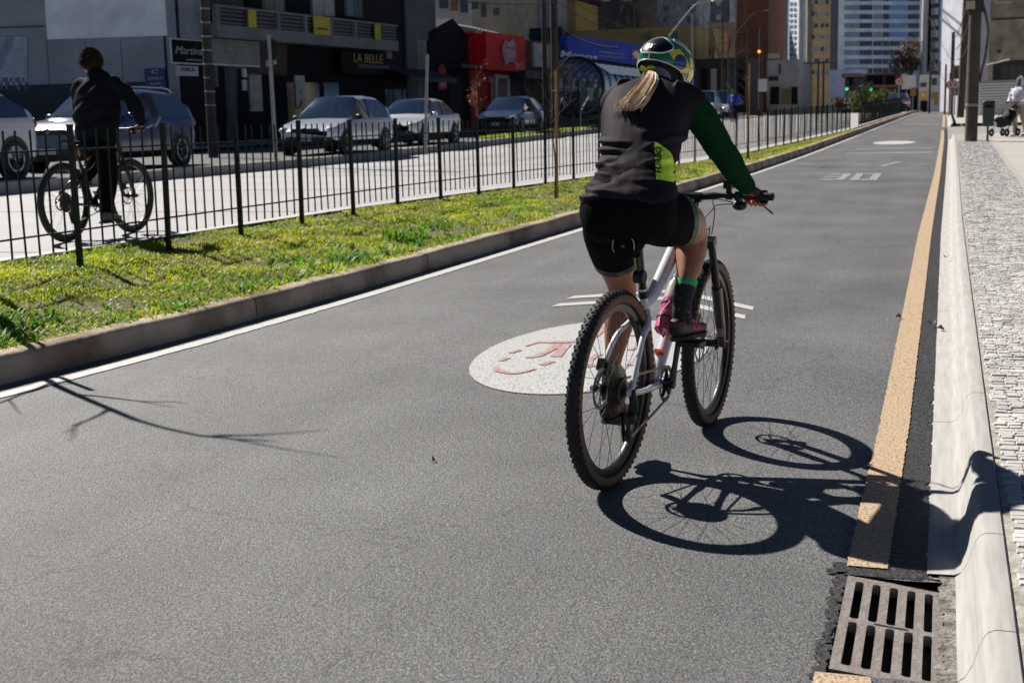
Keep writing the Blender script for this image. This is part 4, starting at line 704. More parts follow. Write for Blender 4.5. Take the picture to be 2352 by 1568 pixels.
# ================================================================== cars
TYR = mm('car_tyre', (.015, .015, .016), .8); ALLOY = mm('alloy', (.42, .42, .43), .3, metal=.9); CGL = mm('car_glass', (.02, .04, .08), .05, spec=1., coat=.6, var=.1); BLKP = mm('car_trim', (.012, .012, .013), .5)
LAMP = mm('headlamp', (.55, .58, .62), .08, spec=1., coat=1.); TAIL = mm('tail_lamp', (.30, .01, .012), .15, coat=.8); PLATE = mm('number_plate', (.45, .46, .50), .5)
def car(label, loc, rz, paint, L=4.2, W=1.78, H=1.5, kind='hatch', rails=False, side=1):
    T = thing('car', label, 'car', loc, rz, 'cars on the side street')
    hb = .30 * H / 1.5; ch = {'hatch': [(0, .62), (.03, .70), (.10, .80), (.27, .94), (.46, H - .03), (.60, H), (.80, H - .05), (.93, H - .32), (.985, 1.0), (1, .8)],
          'suv': [(0, .74), (.03, .86), (.10, .98), (.27, 1.08), (.43, H - .04), (.58, H), (.82, H - .06), (.94, H - .36), (.985, 1.1), (1, .85)],
          'sedan': [(0, .60), (.03, .68), (.10, .76), (.28, .90), (.44, H - .03), (.56, H), (.70, H - .05), (.86, 1.0), (.97, .96), (1, .8)]}[kind]
    cw = {'hatch': (.27, .47, .70, .90), 'suv': (.27, .44, .72, .92), 'sedan': (.28, .46, .66, .86)}[kind]; belt = .93 if kind != 'suv' else 1.06
    xs = sorted(set([0, .012, .03, .06, .10, .15, .2, .24] + list(np.linspace(.27, .95, 22)) + list(cw) + [.97, .985, 1])); n = len(xs)
    rings = []; gh = []
    for x in xs:
        top = lerp(x, [c[0] for c in ch], [c[1] for c in ch]); e = min(1, .72 + .28 * min(1, x / .10) ** .5, .78 + .22 * min(1, (1 - x) / .07) ** .5); w = W / 2 * e; zs = .24 + .10 * max(0, 1 - x / .05) + .12 * max(0, 1 - (1 - x) / .05)
        bl = min(belt - .05 + .08 * x, top - .015); g = max(0, min(1, (top - bl) / (H - bl))); wr = w * (.94 - .20 * g); gh.append(g)
        pts = [(w * .88, zs), (w * .985, zs + .13), (w, zs + .28), (w * .99, bl - .12), (w * .955, bl), (w * .95 - .01, bl + .012), (wr + (w * .95 - wr) * .10, top - .075 * g - .004), (wr * .86, top), (0, top + .02)]
        rings.append([((.5 - x) * L, y, z) for y, z in pts] + [((.5 - x) * L, -y, z) for y, z in pts[-2::-1]])
    m = len(rings[0]); tags = {}
    for i in range(n - 1):
        xm = (xs[i] + xs[i + 1]) / 2
        for j in range(m - 1):
            jj = j if j < 8 else 15 - j; t = 'body'
            if jj == 5 and .30 < xm < .955 and gh[i] > .12 and gh[i + 1] > .12 and cw[0] + .045 < xm < cw[3]:
                t = 'side_window' + ('L' if j < 8 else 'R') + ('f' if xm < (cw[0] + cw[3]) / 2 - .02 else ('' if xm < (cw[0] + cw[3]) / 2 + .02 else 'r'))
                if t[-1] in 'LR': t = 'pillar'
            elif jj in (6, 7) and cw[0] + .015 < xm < cw[1] - .01: t = 'windscreen'
            elif jj in (6, 7) and cw[2] + .08 < xm < cw[3] + .03: t = 'rear_window'
            elif jj == 0: t = 'sill'
            tags.setdefault(t, []).append((i * m + j, i * m + j + 1, (i + 1) * m + j + 1, (i + 1) * m + j))
    flat = [p for r in rings for p in r]
    for t, fs in tags.items():
        used = sorted({i for f in fs for i in f}); mp = {k: i for i, k in enumerate(used)}; q = MB(); q.add([flat[k] for k in used], [tuple(mp[k] for k in f) for f in fs])
        mt_ = CGL if 'window' in t or 'wind' in t else (BLKP if t in ('sill', 'pillar') else paint); nm = 'side_window' if t.startswith('side') else t; q.build(nm, mt_, T, smooth=True, ang=50)
    for rg in (rings[0], rings[-1][::-1]): q = MB(); q.add(rg, [tuple(range(m))]); q.build('end_panel', paint, T)
    R = .315 if kind != 'suv' else .355
    for x in (.17, .80):
        for s in (-1, 1):
            cx_, y = (.5 - x) * L, s * (W / 2 - .10); w = obj('wheel', None, T); w.location = (cx_, y, R)
            a = MB(); a.lathe([(R + .06, .0), (R + .06, s * .112), (R * .9, s * .108), (0, s * .06)], (0, 0, 0), (0, 1, 0), 24); a.build('wheel_arch', BLKP, w)
            a = MB(); a.lathe([(R * .62, -.09 * s), (R * .95, -.09 * s), (R, -.06 * s), (R, .10 * s), (R * .95, .125 * s), (R * .68, .128 * s), (R * .64, .11 * s)], (0, 0, 0), (0, 1, 0), 28); a.build('tyre', TYR, w, smooth=True)
            a = MB(); a.lathe([(R * .66, .112 * s), (R * .66, .128 * s), (R * .60, .128 * s), (R * .58, .115 * s)], (0, 0, 0), (0, 1, 0), 28); a.cyl((0, .10 * s, 0), (0, .13 * s, 0), .05, n=12)
            for k in range(7): t = k * 2 * math.pi / 7; a.tube([(.04 * math.cos(t), .12 * s, .04 * math.sin(t)), (R * .62 * math.cos(t), .125 * s, R * .62 * math.sin(t))], [.02, .028], 6, flat=.5)
            a.build('rim', ALLOY, w)
    zl_ = ch[1][1] - .04; fx = L / 2
    for s in (-1, 1):
        q = MB(); q.sphere((fx - .20, s * W * .385, zl_), (.17, .17, .085), 14, 8, rot=Matrix.Rotation(s * -.5, 3, 'Z')); q.build('headlight', LAMP, T, smooth=True)
        q = MB(); q.sphere((-fx + .12, s * W * .40, zl_ + .14), (.10, .13, .12), 12, 8); q.build('tail_light', TAIL, T, smooth=True)
        q = MB(); q.sphere(((.5 - cw[0] - .07) * L, s * (W / 2 + .06), belt + .05), (.07, .11, .075), 12, 8); q.build('mirror', BLKP if kind == 'hatch' else paint, T, smooth=True)
        for xh in (.52, .66): q = MB(); q.box(((.5 - xh) * L, s * (W / 2 * .995), belt - .13), (.17, .03, .03)); q.build('door_handle', paint, T)
        q = MB(); q.tube([((.5 - .47) * L, s * W / 2 * 1.0, .5), ((.5 - .47) * L, s * W / 2 * .955, belt - .02)], .008, 4); q.build('door_gap', BLKP, T)
        if rails: q = MB(); q.tube(cat_rom([((.5 - .46) * L, s * W * .34, H - .02), ((.5 - .50) * L, s * W * .34, H + .045), ((.5 - .78) * L, s * W * .34, H + .03), ((.5 - .84) * L, s * W * .34, H - .06)], 5), .018, 6); q.build('roof_rail', ALLOY, T, smooth=True)
    q = MB(); q.box((fx - .02, 0, zl_ - .02), (.10, W * .42, .11)); q.build('grille', BLKP, T)
    q = MB(); q.box((fx - .01, 0, .40), (.12, W * .62, .16)); q.build('lower_grille', BLKP, T)
    q = MB(); q.box((fx + .055, 0, .42), (.01, .40, .12)); q.build('number_plate', PLATE, T)
    q = MB(); q.lathe([(0, .03), (.06, .03), (.065, 0)], (fx + .0, 0, zl_), (1, 0, 0), 16); q.build('badge', ALLOY, T)
    q = MB(); q.box((-fx + .0, 0, .80), (.04, .40, .12)); q.build('rear_plate', PLATE, T); q = MB(); q.box((0, 0, .27), (L * .92, W * .80, .10)); q.build('underside', BLKP, T)
    return T
def paint(k, c, met=.5, r=.28): return mm('paint_' + k, c, r, metal=met, coat=1., var=.04)
zst = lambda Y: zb(Y) + .19
RZ = -math.pi / 2
car('dark blue sport utility with roof rails behind the male cyclist', (-17.2, 25.6, zst(26)), RZ + .02, paint('blue', (.006, .022, .11), 0, .35), 4.5, 1.84, 1.68, 'suv', True)
car('white car cut off by the left edge with a red tail light', (-16.9, 19.5, zst(20)), RZ, paint('white', (.62, .62, .64), 0, .3), 4.3, 1.8, 1.6, 'suv')
car('silver hatchback facing us behind the fence beside the sign post', (-16.15, 35.0, zst(35)), RZ, paint('silver', (.60, .63, .69), .3, .25), 4.2, 1.78, 1.56, 'hatch')
car('pale silver sedan following the hatchback', (-16.5, 41.8, zst(41)), RZ, paint('pale', (.74, .75, .78), .2, .25), 4.4, 1.75, 1.47, 'sedan')
car('dark navy hatchback in front of the red shop', (-16.75, 53.0, zst(53)), RZ, paint('navy', (.03, .06, .13), .3), 4.1, 1.75, 1.50, 'hatch')
for i, (x, Y, lb, c, k) in enumerate(((1618, 92, 'distant white van beyond the tube station', (.55, .56, .58), 'suv'), (1652, 97, 'distant pale car behind the white van', (.40, .45, .55), 'hatch'), (1960, 125, 'distant white van near the green traffic lights', (.6, .6, .6), 'suv'), (2062, 112, 'distant dark red car at the end of the road', (.15, .02, .03), 'hatch'))):
    P = at_Y(x, 262, Y); car(lb, (P.x, Y, zr(Y) + .03), RZ, paint('far%d' % i, c, 0), 4.4, 1.85, 1.9 if 'van' in lb else 1.5, k)
# ================================================================== bicycles
M['tyre'] = mat('tyre_rubber', (.018, .018, .019), .75, var=.2, scale=30, bump=.2)
M['tan'] = mat('tan_sidewall', (.16, .085, .04), .7, var=.2, scale=20)
M['rim'] = mat('black_rim', (.016, .016, .018), .35, var=.2)
M['spoke'] = mat('spoke_steel', (.05, .05, .055), .4, metal=.6)
M['blackmetal'] = mat('black_metal', (.014, .014, .016), .38, metal=.3, var=.2)
M['steel'] = mat('bare_steel', (.34, .33, .31), .33, metal=1., var=.25, scale=40)
M['chainsteel'] = mat('chain_steel', (.20, .18, .15), .38, metal=1., var=.35, scale=90)
M['white_frame'] = mat('white_enamel', (.80, .79, .80), .22, var=.03, coat=.6)
M['dark_frame'] = mat('black_enamel', (.014, .015, .02), .3, var=.05, coat=.5)
M['plastic'] = mat('black_plastic', (.013, .013, .014), .55, var=.2)
M['rubber'] = mat('grip_rubber', (.014, .014, .014), .8, var=.2)
def gear(mb, c, axis, r, n, w, mi=0, inner=None, depth=.006):
    a, b, d = frame_from(axis); c = Vector(c); out = []; 
    for i in range(n * 4):
        t = 2 * math.pi * i / (n * 4); rr = r if i % 4 in (0, 1) else r - depth; out.append((rr * math.cos(t), rr * math.sin(t)))
    inn = inner or r * .6; k = len(out); vs = []
    for h in (-w / 2, w / 2):
        vs += [c + d * h + a * x + b * y for x, y in out]
        vs += [c + d * h + (a * x + b * y).normalized() * inn for x, y in out]
    fs = []
    for i in range(k):
        j = (i + 1) % k; fs += [(i, j, k + j, k + i), (2 * k + i, 3 * k + i, 3 * k + j, 2 * k + j), (i, 2 * k + i, 2 * k + j, j), (k + i, k + j, 3 * k + j, 3 * k + i)]
    mb.add(vs, fs, mi)
def tyre_mesh(R, rt, tan):
    b = MB(); n = 96; prof = []; k = 18; mis = []
    for i in range(k + 1):
        t = math.radians(-140 + 280 * i / k); prof.append((R - rt + rt * math.cos(t), rt * .98 * math.sin(t)))
    for i in range(k):
        t = abs(-140 + 280 * (i + .5) / k); mis.append(0 if t < 62 else (1 if t < 118 else 0))
    for i in range(k):
        b.lathe([prof[i], prof[i + 1]], (0, 0, 0), (0, 1, 0), n, mis[i] if tan else 0)
    nk = 76
    for i in range(nk):
        for j, t in enumerate((-58, -34, -11, 11, 34, 58)):
            ph = 2 * math.pi * (i + (.5 if j % 2 else 0)) / nk; tt = math.radians(t)
            up = Vector((math.cos(ph) * math.cos(tt), math.sin(tt), math.sin(ph) * math.cos(tt))); tang = Vector((-math.sin(ph), 0, math.cos(ph))); sd = up.cross(tang)
            c = Vector((math.cos(ph), 0, math.sin(ph))) * (R - rt) + up * (rt + .0012)
            w, l, h = (.0065, .010, .0048) if abs(t) > 50 else (.008, .009, .0036)
            rot = Matrix((sd, tang, up)).transposed(); b.box(c, (w, l, h), 0, rot)
    return b.mesh('tyre', [M['tyre'], M['tan']], True, 35)
_wc = {}
def wheel(parent, name, R, rt, tan, rear, loc, steer=None, spin=0.):
    key = (R, rt, tan)
    if key not in _wc: _wc[key] = tyre_mesh(R, rt, tan)
    w = obj(name, None, parent); w.matrix_local = Matrix.Translation(loc) @ (steer or Matrix.Identity(4))
    ty = obj('tyre', _wc[key], w); rr = R - 2 * rt + .004
    b = MB(); b.lathe([(rr - .024, -.009), (rr - .022, -.0125), (rr, -.0145), (rr + .004, -.0145), (rr + .004, .0145), (rr, .0145), (rr - .022, .0125), (rr - .024, .009)], (0, 0, 0), (0, 1, 0), 72, closed=True); b.build('rim', M['rim'], w, smooth=True)
    h = MB(); h.lathe([(.004, -.066), (.011, -.066), (.011, -.05), (.018, -.045), (.029, -.034), (.029, -.03), (.017, -.025), (.017, .025), (.029, .03), (.029, .034), (.018, .045), (.011, .05), (.011, .066), (.004, .066)], (0, 0, 0), (0, 1, 0), 20); h.build('hub', M['blackmetal'], w, smooth=True)
    if 'sp' not in _wc:
        sm = MB(); sm.cyl((0, 0, 0), (0, 0, 1), .00115, n=5); _wc['sp'] = sm.mesh('spoke', M['spoke'])
    N = 28
    for i in range(N):
        s = 1 if i % 2 else -1; ph = 2 * math.pi * i / N + spin; cr = (1 if (i // 2) % 2 else -1) * 1.15
        a = Vector((.027 * math.cos(ph + cr), s * .032, .027 * math.sin(ph + cr))); e = Vector(((rr - .022) * math.cos(ph), s * .003, (rr - .022) * math.sin(ph)))
        d = e - a; o = obj('spoke', _wc['sp'], w); o.matrix_local = Matrix.Translation(a) @ d.to_track_quat('Z', 'Y').to_matrix().to_4x4() @ Matrix.Diagonal((1, 1, d.length, 1))
    d = MB(); rd = .09 if not rear else .08
    d.lathe([(rd, .043), (rd, .045), (rd - .016, .045), (rd - .016, .043)], (0, 0, 0), (0, 1, 0), 40, closed=True)
    for i in range(6):
        t = i * math.pi / 3; d.tube([(.018 * math.cos(t), .044, .018 * math.sin(t)), (.05 * math.cos(t + .35), .044, .05 * math.sin(t + .35)), ((rd - .012) * math.cos(t + .45), .044, (rd - .012) * math.sin(t + .45))], .003, 6)
    d.build('brake_disc', M['steel'], w, smooth=True)
    if rear:
        c = MB()
        for i in range(10):
            r = .098 - .0085 * i; gear(c, (0, -.020 - .0042 * i, 0), (0, 1, 0), r, int(r * 500), .0018, inner=max(.012, r * .55))
        c.cyl((0, -.018, 0), (0, -.064, 0), .014); c.build('cassette', M['chainsteel'], w)
    return w
def bicycle(label, mw, P):
    """x forward, y left, z up; origin where the rear tyre meets the road."""
    B = thing('bicycle', label, 'bicycle', mw=mw, group=None); R = .376; rt = P.get('rt', .029); WB = P.get('wb', 1.13); up = P['up']  # up: which crank points up
    fm = P['frame']
    wheel(B, 'rear_wheel', R, rt, P['tan'], True, (0, 0, R), spin=.1)
    ax = Vector((math.cos(math.radians(68.5)) * -1, 0, math.sin(math.radians(68.5))))   # steering axis
    fa = Vector((WB, 0, R)); crown = Vector((WB - .235, 0, R + .475)); st = P.get('steer', 0)
    piv = crown; SM = Matrix.Translation(piv) @ Matrix.Rotation(st, 4, ax) @ Matrix.Translation(-piv)
    wheel(B, 'front_wheel', R, rt, P['tan'], False, SM @ fa, steer=Matrix.Rotation(st, 4, ax), spin=.2)
    bb = Vector((.435, 0, .325)); sc = Vector((.297, 0, .69)); ht = crown + ax * .125; hb = crown + ax * .012
    # frame
    f = MB()
    f.cyl(bb, sc + (sc - bb).normalized() * .04, .0175, n=16); f.tube(cat_rom([hb + ax * .02, bb + Vector((.16, 0, .19)), bb], 5), [.029] * 5 + [.027] * 5 + [.024], 16, flat=.85)
    tt = cat_rom([sc + Vector((.004, 0, -.03)), sc + Vector((.09, 0, -.005)), sc + Vector((.19, 0, .06)), ht + Vector((-.10, 0, -.035)), ht + Vector((0, 0, -.02))], 5)
    f.tube(tt, np.interp(np.linspace(0, 1, len(tt)), [0, .25, .6, 1], [.018, .026, .029, .029]), 16, flat=1.0)
    f.cyl(hb, ht, .025, .023, n=18); f.cyl(bb + Vector((0, -.045, 0)), bb + Vector((0, .045, 0)), .024, n=18)
    for s in (-1, 1):
        f.tube(cat_rom([sc + Vector((.012, s * .012, -.055)), sc + Vector((-.045, s * .038, -.095)), Vector((.15, s * .056, .545)), Vector((.03, s * .072, .405)), Vector((0, s * .074, R))], 5), [.014] * 8 + [.0115] * 13, 10, flat=.8)
        f.tube(cat_rom([bb + Vector((-.02, s * .03, 0)), bb + Vector((-.09, s * .048, .008)), Vector((.12, s * .066, .352)), Vector((0, s * .074, R))], 5), [.014] * 8 + [.011] * 8, 10)
        f.cyl((0, s * .066, R), (0, s * .082, R), .018, n=14)
    f.build('frame', fm, B, smooth=True, ang=60)
    if P.get('decal'):
        d = MB(); o1 = bb + (crown - bb) * .18
        d.box(o1 + Vector((-.019, 0, .012)), (.012, .036, .052), 0, Matrix.Rotation(-.8, 3, 'Y')); d.build('decal', P['decal'], B)
    ax_ = MB(); ax_.cyl((0, -.088, R), (0, .088, R), .0075, n=10); ax_.sphere((0, -.088, R), (.012, .008, .012)); ax_.build('axle', M['blackmetal'], B, smooth=True)
    # fork
    fk = MB(); lo = MB()
    for s in (-1, 1):
        y = s * .065; t0 = crown + Vector((0, y, 0)); e = Vector((WB, y, R)) + Vector((-.03, 0, 0)); mid = e + ax * .27
        fk.cyl(t0, mid, .0165, n=14); lo.tube([mid + ax * .02, mid, e + ax * .08, e], [.0235, .024, .022, .018], 14); lo.cyl(e + Vector((.0, -.016, 0)), e + Vector((.038, 0, 0)) + Vector((0, s * .004, 0)), .016, n=10)
        lo.cyl(Vector((WB, y - .014, R)), Vector((WB, y + .014, R)), .017, n=12)
    br = cat_rom([Vector((WB - .03, -.06, R)) + ax * .29, Vector((WB + .012, -.05, R)) + ax * .37, Vector((WB + .02, 0, R)) + ax * .395, Vector((WB + .012, .05, R)) + ax * .37, Vector((WB - .03, .06, R)) + ax * .29], 4)
    lo.tube(br, .012, 8)
    fk.box(crown + ax * .0, (.05, .165, .035), 0, Matrix.Rotation(math.radians(-21.5), 3, 'Y'))
    fo = obj('fork', None, B); fk.xf(SM).build('stanchions', M['blackmetal'], fo, smooth=True); lo.xf(SM).build('lower_legs', M['dark_frame'], fo, smooth=True)
    for i in range(4):
        q = MB(); p = Vector((WB - .03, -.065, R)) + ax * (.055 + .012 * i); q.cyl(p, p + ax * .005, .0236, n=14); q.xf(SM).build('stripe', mm('grey_decal', (.42, .40, .42), .4) if i % 3 else mm('pink_decal', (.5, .16, .2), .4), fo)
    # cockpit
    bc = ht + ax * .045 + Vector((.045, 0, .035)); hw = P.get('bar', .335)
    c = obj('cockpit', None, B); q = MB(); q.tube([ht - ax * .0, ht + ax * .055], .019, 14); q.tube([ht + ax * .03, bc], [.02, .018], 12); q.cyl(bc + Vector((0, -.025, 0)), bc + Vector((0, .025, 0)), .022, n=14); q.xf(SM).build('stem', M['blackmetal'], c, smooth=True)
    def barp(y): return bc + Vector((-abs(y) ** 1.5 * .14, y, .008 * min(1, abs(y) / .1)))
    pts = [barp(hw * t) for t in np.linspace(-1, 1, 25)]; q = MB(); q.tube(pts, [.0105 if abs(p.y) > .09 else .0155 for p in pts], 12); q.xf(SM).build('handlebar', M['blackmetal'], c, smooth=True)
    for s in (-1, 1):
        q = MB(); q.tube([barp(s * (hw - .125)), barp(s * (hw - .12)), barp(s * (hw - .06)), barp(s * (hw - .004)), barp(s * hw), barp(s * (hw + .003))], [.016, .0165, .0155, .017, .017, .012], 14); q.xf(SM).build('grip', M['rubber'], c, smooth=True)
        a = barp(s * (hw - .15)); q = MB(); q.cyl(a + Vector((0, s * .012, 0)), a - Vector((0, s * .012, 0)), .019, n=12)
        q.tube(cat_rom([a + Vector((.0, 0, -.01)), a + Vector((.03, s * .0, -.03)), a + Vector((.045, -s * .03, -.036))], 4), .014, 10); q.sphere(a + Vector((.02, s * .002, -.042)), (.028, .032, .02))
        q.xf(SM).build('brake_clamp', M['plastic'], c, smooth=True)
        q = MB(); lv = cat_rom([a + Vector((.035, s * .008, -.03)), a + Vector((.055, s * .055, -.034)), a + Vector((.06, s * .095, -.046)), a + Vector((.05, s * .135, -.075))], 5); q.tube(lv, [.0065] * 5 + [.0055] * 8 + [.0065] * 3, 8, flat=.6); q.xf(SM).build('brake_lever', M['blackmetal'], c, smooth=True)
        q = MB(); cb = cat_rom([a + Vector((.045, -s * .03, -.036)), a + Vector((.06, -s * .11, -.045)), bc + Vector((.075, s * .05, -.06)), bc + Vector((.07, -s * .03, -.14)), crown + Vector((.03, -s * .05, .06)), crown + Vector((-.02, -s * .045, -.06))], 6); q.tube(cb, .0026, 6); q.xf(SM).build('cable', M['plastic'], c, smooth=True)
        q = MB(); cb = cat_rom([a + Vector((.03, -s * .025, -.03)), a + Vector((.06, -s * .12, -.02)), bc + Vector((.085, s * .06, -.07)), bc + Vector((.06, s * .05, -.17)), crown + Vector((-.02, s * .03, .05))], 6); q.tube(cb, .0024, 6); q.xf(SM).build('cable', M['plastic'], c, smooth=True)
    if P.get('light'):
        q = MB(); a = barp(-.145); q.cyl(a + Vector((0, .012, 0)), a - Vector((0, .012, 0)), .017, n=12); q.box(a + Vector((0, 0, .022)), (.02, .02, .02)); q.box(a + Vector((.0, .002, .048)), (.05, .034, .036)); q.xf(SM).build('handlebar_light', M['plastic'], c)
    # seat
    s_ = MB(); sp = sc + (sc - bb).normalized() * .03; sd = (sc - bb).normalized(); stp = Vector((.215, 0, P.get('sz', .925)))
    s_.tube([sc, sp, sp + Vector((0, 0, .0)), stp - Vector((-.01, 0, .04))], [.019, .019, .0145, .0145], 12); s_.box(stp + Vector((.005, 0, -.035)), (.06, .03, .022)); s_.build('seatpost', M['blackmetal'], B, smooth=True)
    sad = MB(); rings = []
    for x, w, h, dz in ((-.135, .03, .012, .012), (-.13, .062, .022, .012), (-.09, .07, .028, .006), (-.04, .056, .026, .0), (.02, .034, .024, -.004), (.08, .023, .02, -.003), (.125, .016, .014, -.006), (.132, .006, .006, -.008)):
        rings.append([stp + Vector((x, w * math.cos(t), dz + h * math.sin(t) * (1 if math.sin(t) > 0 else .7))) for t in np.linspace(0, 2 * math.pi, 18, endpoint=False)])
    sad.loft(rings); sad.build('saddle', M['plastic'], B, smooth=True)
    q = MB()
    for y in (-.022, .022): q.tube(cat_rom([stp + Vector((-.09, y, -.005)), stp + Vector((-.05, y, -.03)), stp + Vector((.05, y, -.03)), stp + Vector((.09, y * .6, -.01))], 4), .0035, 6)
    q.build('saddle_rails', M['blackmetal'], B)
    # drivetrain
    dt = obj('drivetrain', None, B); q = MB(); rc = .072; gear(q, bb + Vector((0, -.052, 0)), (0, 1, 0), rc, 34, .003, inner=.057)
    for i in range(5):
        t = i * 2 * math.pi / 5 + .3; q.tube([bb + Vector((.012 * math.cos(t), -.054, .012 * math.sin(t))), bb + Vector((.06 * math.cos(t), -.053, .06 * math.sin(t)))], [.011, .006], 6, flat=.5)
    q.build('chainring', M['blackmetal'], dt)
    q = MB(); q.cyl(bb + Vector((0, -.085, 0)), bb + Vector((0, .085, 0)), .015, n=14); q.build('crank_axle', M['blackmetal'], dt, smooth=True)
    th = math.radians(P.get('crank', 83))
    for s in (-1, 1):
        sg = 1 if (s < 0) == (up == 'R') else -1
        e = bb + Vector((.172 * math.cos(th) * sg, 0, .172 * math.sin(th) * sg)); y0 = s * .078; y1 = s * .092
        q = MB(); q.tube([bb + Vector((0, y0, 0)), bb + (e - bb) * .5 + Vector((0, s * .085, 0)), e + Vector((0, y1, 0))], [.0185, .013, .0145], 12, flat=.6, up=(0, 0, 1)); q.cyl(bb + Vector((0, s * .07, 0)), bb + Vector((0, s * .09, 0)), .018, n=14); q.build('crank_arm', M['blackmetal'], dt, smooth=True)
        pd = MB(); pc = e + Vector((0, s * .145, 0)); pd.cyl(e + Vector((0, s * .09, 0)), e + Vector((0, s * .19, 0)), .0075, n=8)
        for dx in (-.042, .042): pd.box(pc + Vector((dx, 0, 0)), (.012, .09, .017))
        for dy in (-.043, .0, .043): pd.box(pc + Vector((0, dy, 0)), (.076, .012, .015))
        for dx in (-.04, -.015, .015, .04):
            for dy in (-.043, .043): pd.cyl(pc + Vector((dx, dy, 0)), pc + Vector((dx, dy, .012)), .002, n=5)
        pd.build('pedal', M['plastic'], dt)
    yc = -.046; ra = Vector((0, yc, R)); rcog = .047; cb_ = bb + Vector((0, -.052, 0)); pu = [Vector((.022, yc, R - .105)), Vector((.052, yc + .0, R - .185))]
    path = [cb_ + Vector((-.01 + rc * math.sin(t) * 1., 0, rc * math.cos(t))) for t in np.linspace(-.1, math.pi + .25, 14)]
    path = [cb_ + Vector((rc * math.sin(t), 0, rc * math.cos(t))) for t in np.linspace(-.1, math.pi + .1, 14)]
    path += [pu[1] + Vector((.004, 0, -.022)), pu[1] + Vector((-.022, 0, -.005)), pu[1] + Vector((-.006, 0, .022)), pu[0] + Vector((.022, 0, -.006)), pu[0] + Vector((.012, 0, .022))]
    path += [ra + Vector((-rcog * math.sin(t), 0, -rcog * math.cos(t))) for t in np.linspace(-.3, math.pi, 10)]; path.append(path[0])
    ln = [0]; 
    for i in range(1, len(path)): ln.append(ln[-1] + (path[i] - path[i - 1]).length)
    q = MB(); step = .0127; n = int(ln[-1] / step); arr = np.array([tuple(p) for p in path])
    pos = [Vector([np.interp(i * ln[-1] / n, ln, arr[:, k]) for k in range(3)]) for i in range(n + 1)]
    for i in range(n):
        d = pos[i + 1] - pos[i]; rot = d.to_track_quat('X', 'Z').to_matrix(); q.box((pos[i] + pos[i + 1]) / 2, (d.length * 1.15, .0066 if i % 2 else .0045, .0075), 0, rot)
    q.build('chain', M['chainsteel'], dt)
    q = MB(); q.tube([(.0, -.082, R - .005), (.008, -.088, R - .05), pu[0] + Vector((0, -.03, 0))], [.014, .018, .016], 10); q.sphere(pu[0] + Vector((-.012, -.03, .004)), (.03, .022, .026)); q.tube([pu[0] + Vector((0, -.012, .012)), pu[1] + Vector((0, -.012, -.018))], [.018, .016], 8, flat=.3, up=(1, 0, 0)); q.tube([pu[0] + Vector((0, .012, .012)), pu[1] + Vector((0, .012, -.018))], [.018, .016], 8, flat=.3, up=(1, 0, 0))
    q.build('derailleur', M['plastic'], dt, smooth=True)
    q = MB()
    for p in pu: gear(q, p, (0, 1, 0), .02, 11, .004, inner=.005, depth=.004)
    q.build('jockey_wheels', M['plastic'], dt)
    q = MB(); q.box((.055, .062, R + .075), (.06, .03, .045), 0, Matrix.Rotation(.5, 3, 'Y')); q.box((.052, .048, R + .06), (.04, .02, .05), 0, Matrix.Rotation(.5, 3, 'Y')); q.tube(cat_rom([Vector((.08, .06, R + .09)), Vector((.15, .062, R + .16)), Vector((.24, .045, .62)), sc + Vector((0, .03, -.1))], 5), .0025, 6); q.build('rear_brake', M['plastic'], B)
    q = MB(); q.box(SM @ Vector((WB - .035, .055, R + .1)), (.04, .03, .07)); q.build('front_brake', M['plastic'], B)
    return B
RA = Vector((-1.174, 4.853, 0)); FB = Vector((-.985, 5.977, 0)); HD = math.atan2(FB.y - RA.y, FB.x - RA.x)
BIKE_M = Matrix.Translation(RA) @ Matrix.Rotation(HD, 4, 'Z'); LEAN = Matrix.Rotation(math.radians(2.2), 4, 'X')
bike = bicycle('white mountain bike with tan tyre walls ridden by the woman', BIKE_M @ LEAN, dict(frame=M['white_frame'], tan=True, up='R', light=True, steer=math.radians(4), sz=.95, decal=mm('red_decal', (.55, .02, .01), .4), crank=82))
# ================================================================== riders
from mathutils.bvhtree import BVHTree
M['skin'] = mat('skin', (.37, .155, .08), .5, var=.08, scale=25, bump=.08, bscale=250)
M['skin'].node_tree.nodes['Principled BSDF'].inputs['Subsurface Weight'].default_value = .0
M['vest'] = mat('black_vest_fabric', (.024, .0185, .023), .66, var=.15, scale=160, bump=.25, bscale=420, spec=.05)
M['shorts'] = mat('black_lycra', (.009, .008, .009), .85, var=.15, scale=60, spec=.03)
M['green_sleeve'] = mat('dark_green_lycra', (.006, .042, .016), .85, var=.1, scale=60, spec=.04)
M['green'] = mat('bright_green_knit', (.02, .42, .12), .7, var=.15, scale=90, bump=.2)
M['green_band'] = mat('green_print', (.02, .16, .06), .6, scale=26, det=3, col2=(.02, .025, .05), thr=(.46, .54))
M['neon'] = mat('neon_yellow_fabric', (.68, .98, .04), .55, var=.06, scale=40, bump=.15)
M['hair'] = mat('fair_hair', (.68, .46, .26), .45, scale=60, col2=(.40, .23, .11), thr=(.3, .6), spec=.6)
M['sock'] = mat('printed_sock', (.012, .012, .014), .8, scale=55, det=1, col2=(.35, .10, .17), thr=(.30, .335))
M['shoe'] = mat('black_shoe', (.015, .014, .014), .5, var=.2)
M['shoe_red'] = mat('red_shoe_panel', (.42, .045, .06), .5, scale=40, col2=(.10, .01, .02), thr=(.38, .55))
M['glove_red'] = mat('red_glove', (.55, .05, .045), .6, var=.12, scale=50, bump=.2)
M['glove_dark'] = mat('dark_glove', (.03, .022, .02), .7, var=.2)
def limb(mb, pts, n=20, k=6, mi=0, off=0., flat=1., caps=True):
    """pts: rows of x, y, z, radius"""
    A = cat_rom(pts, k); mb.tube([Vector(a[:3]) for a in A], [max(.002, a[3] + off) for a in A], n, mi, caps, flat)
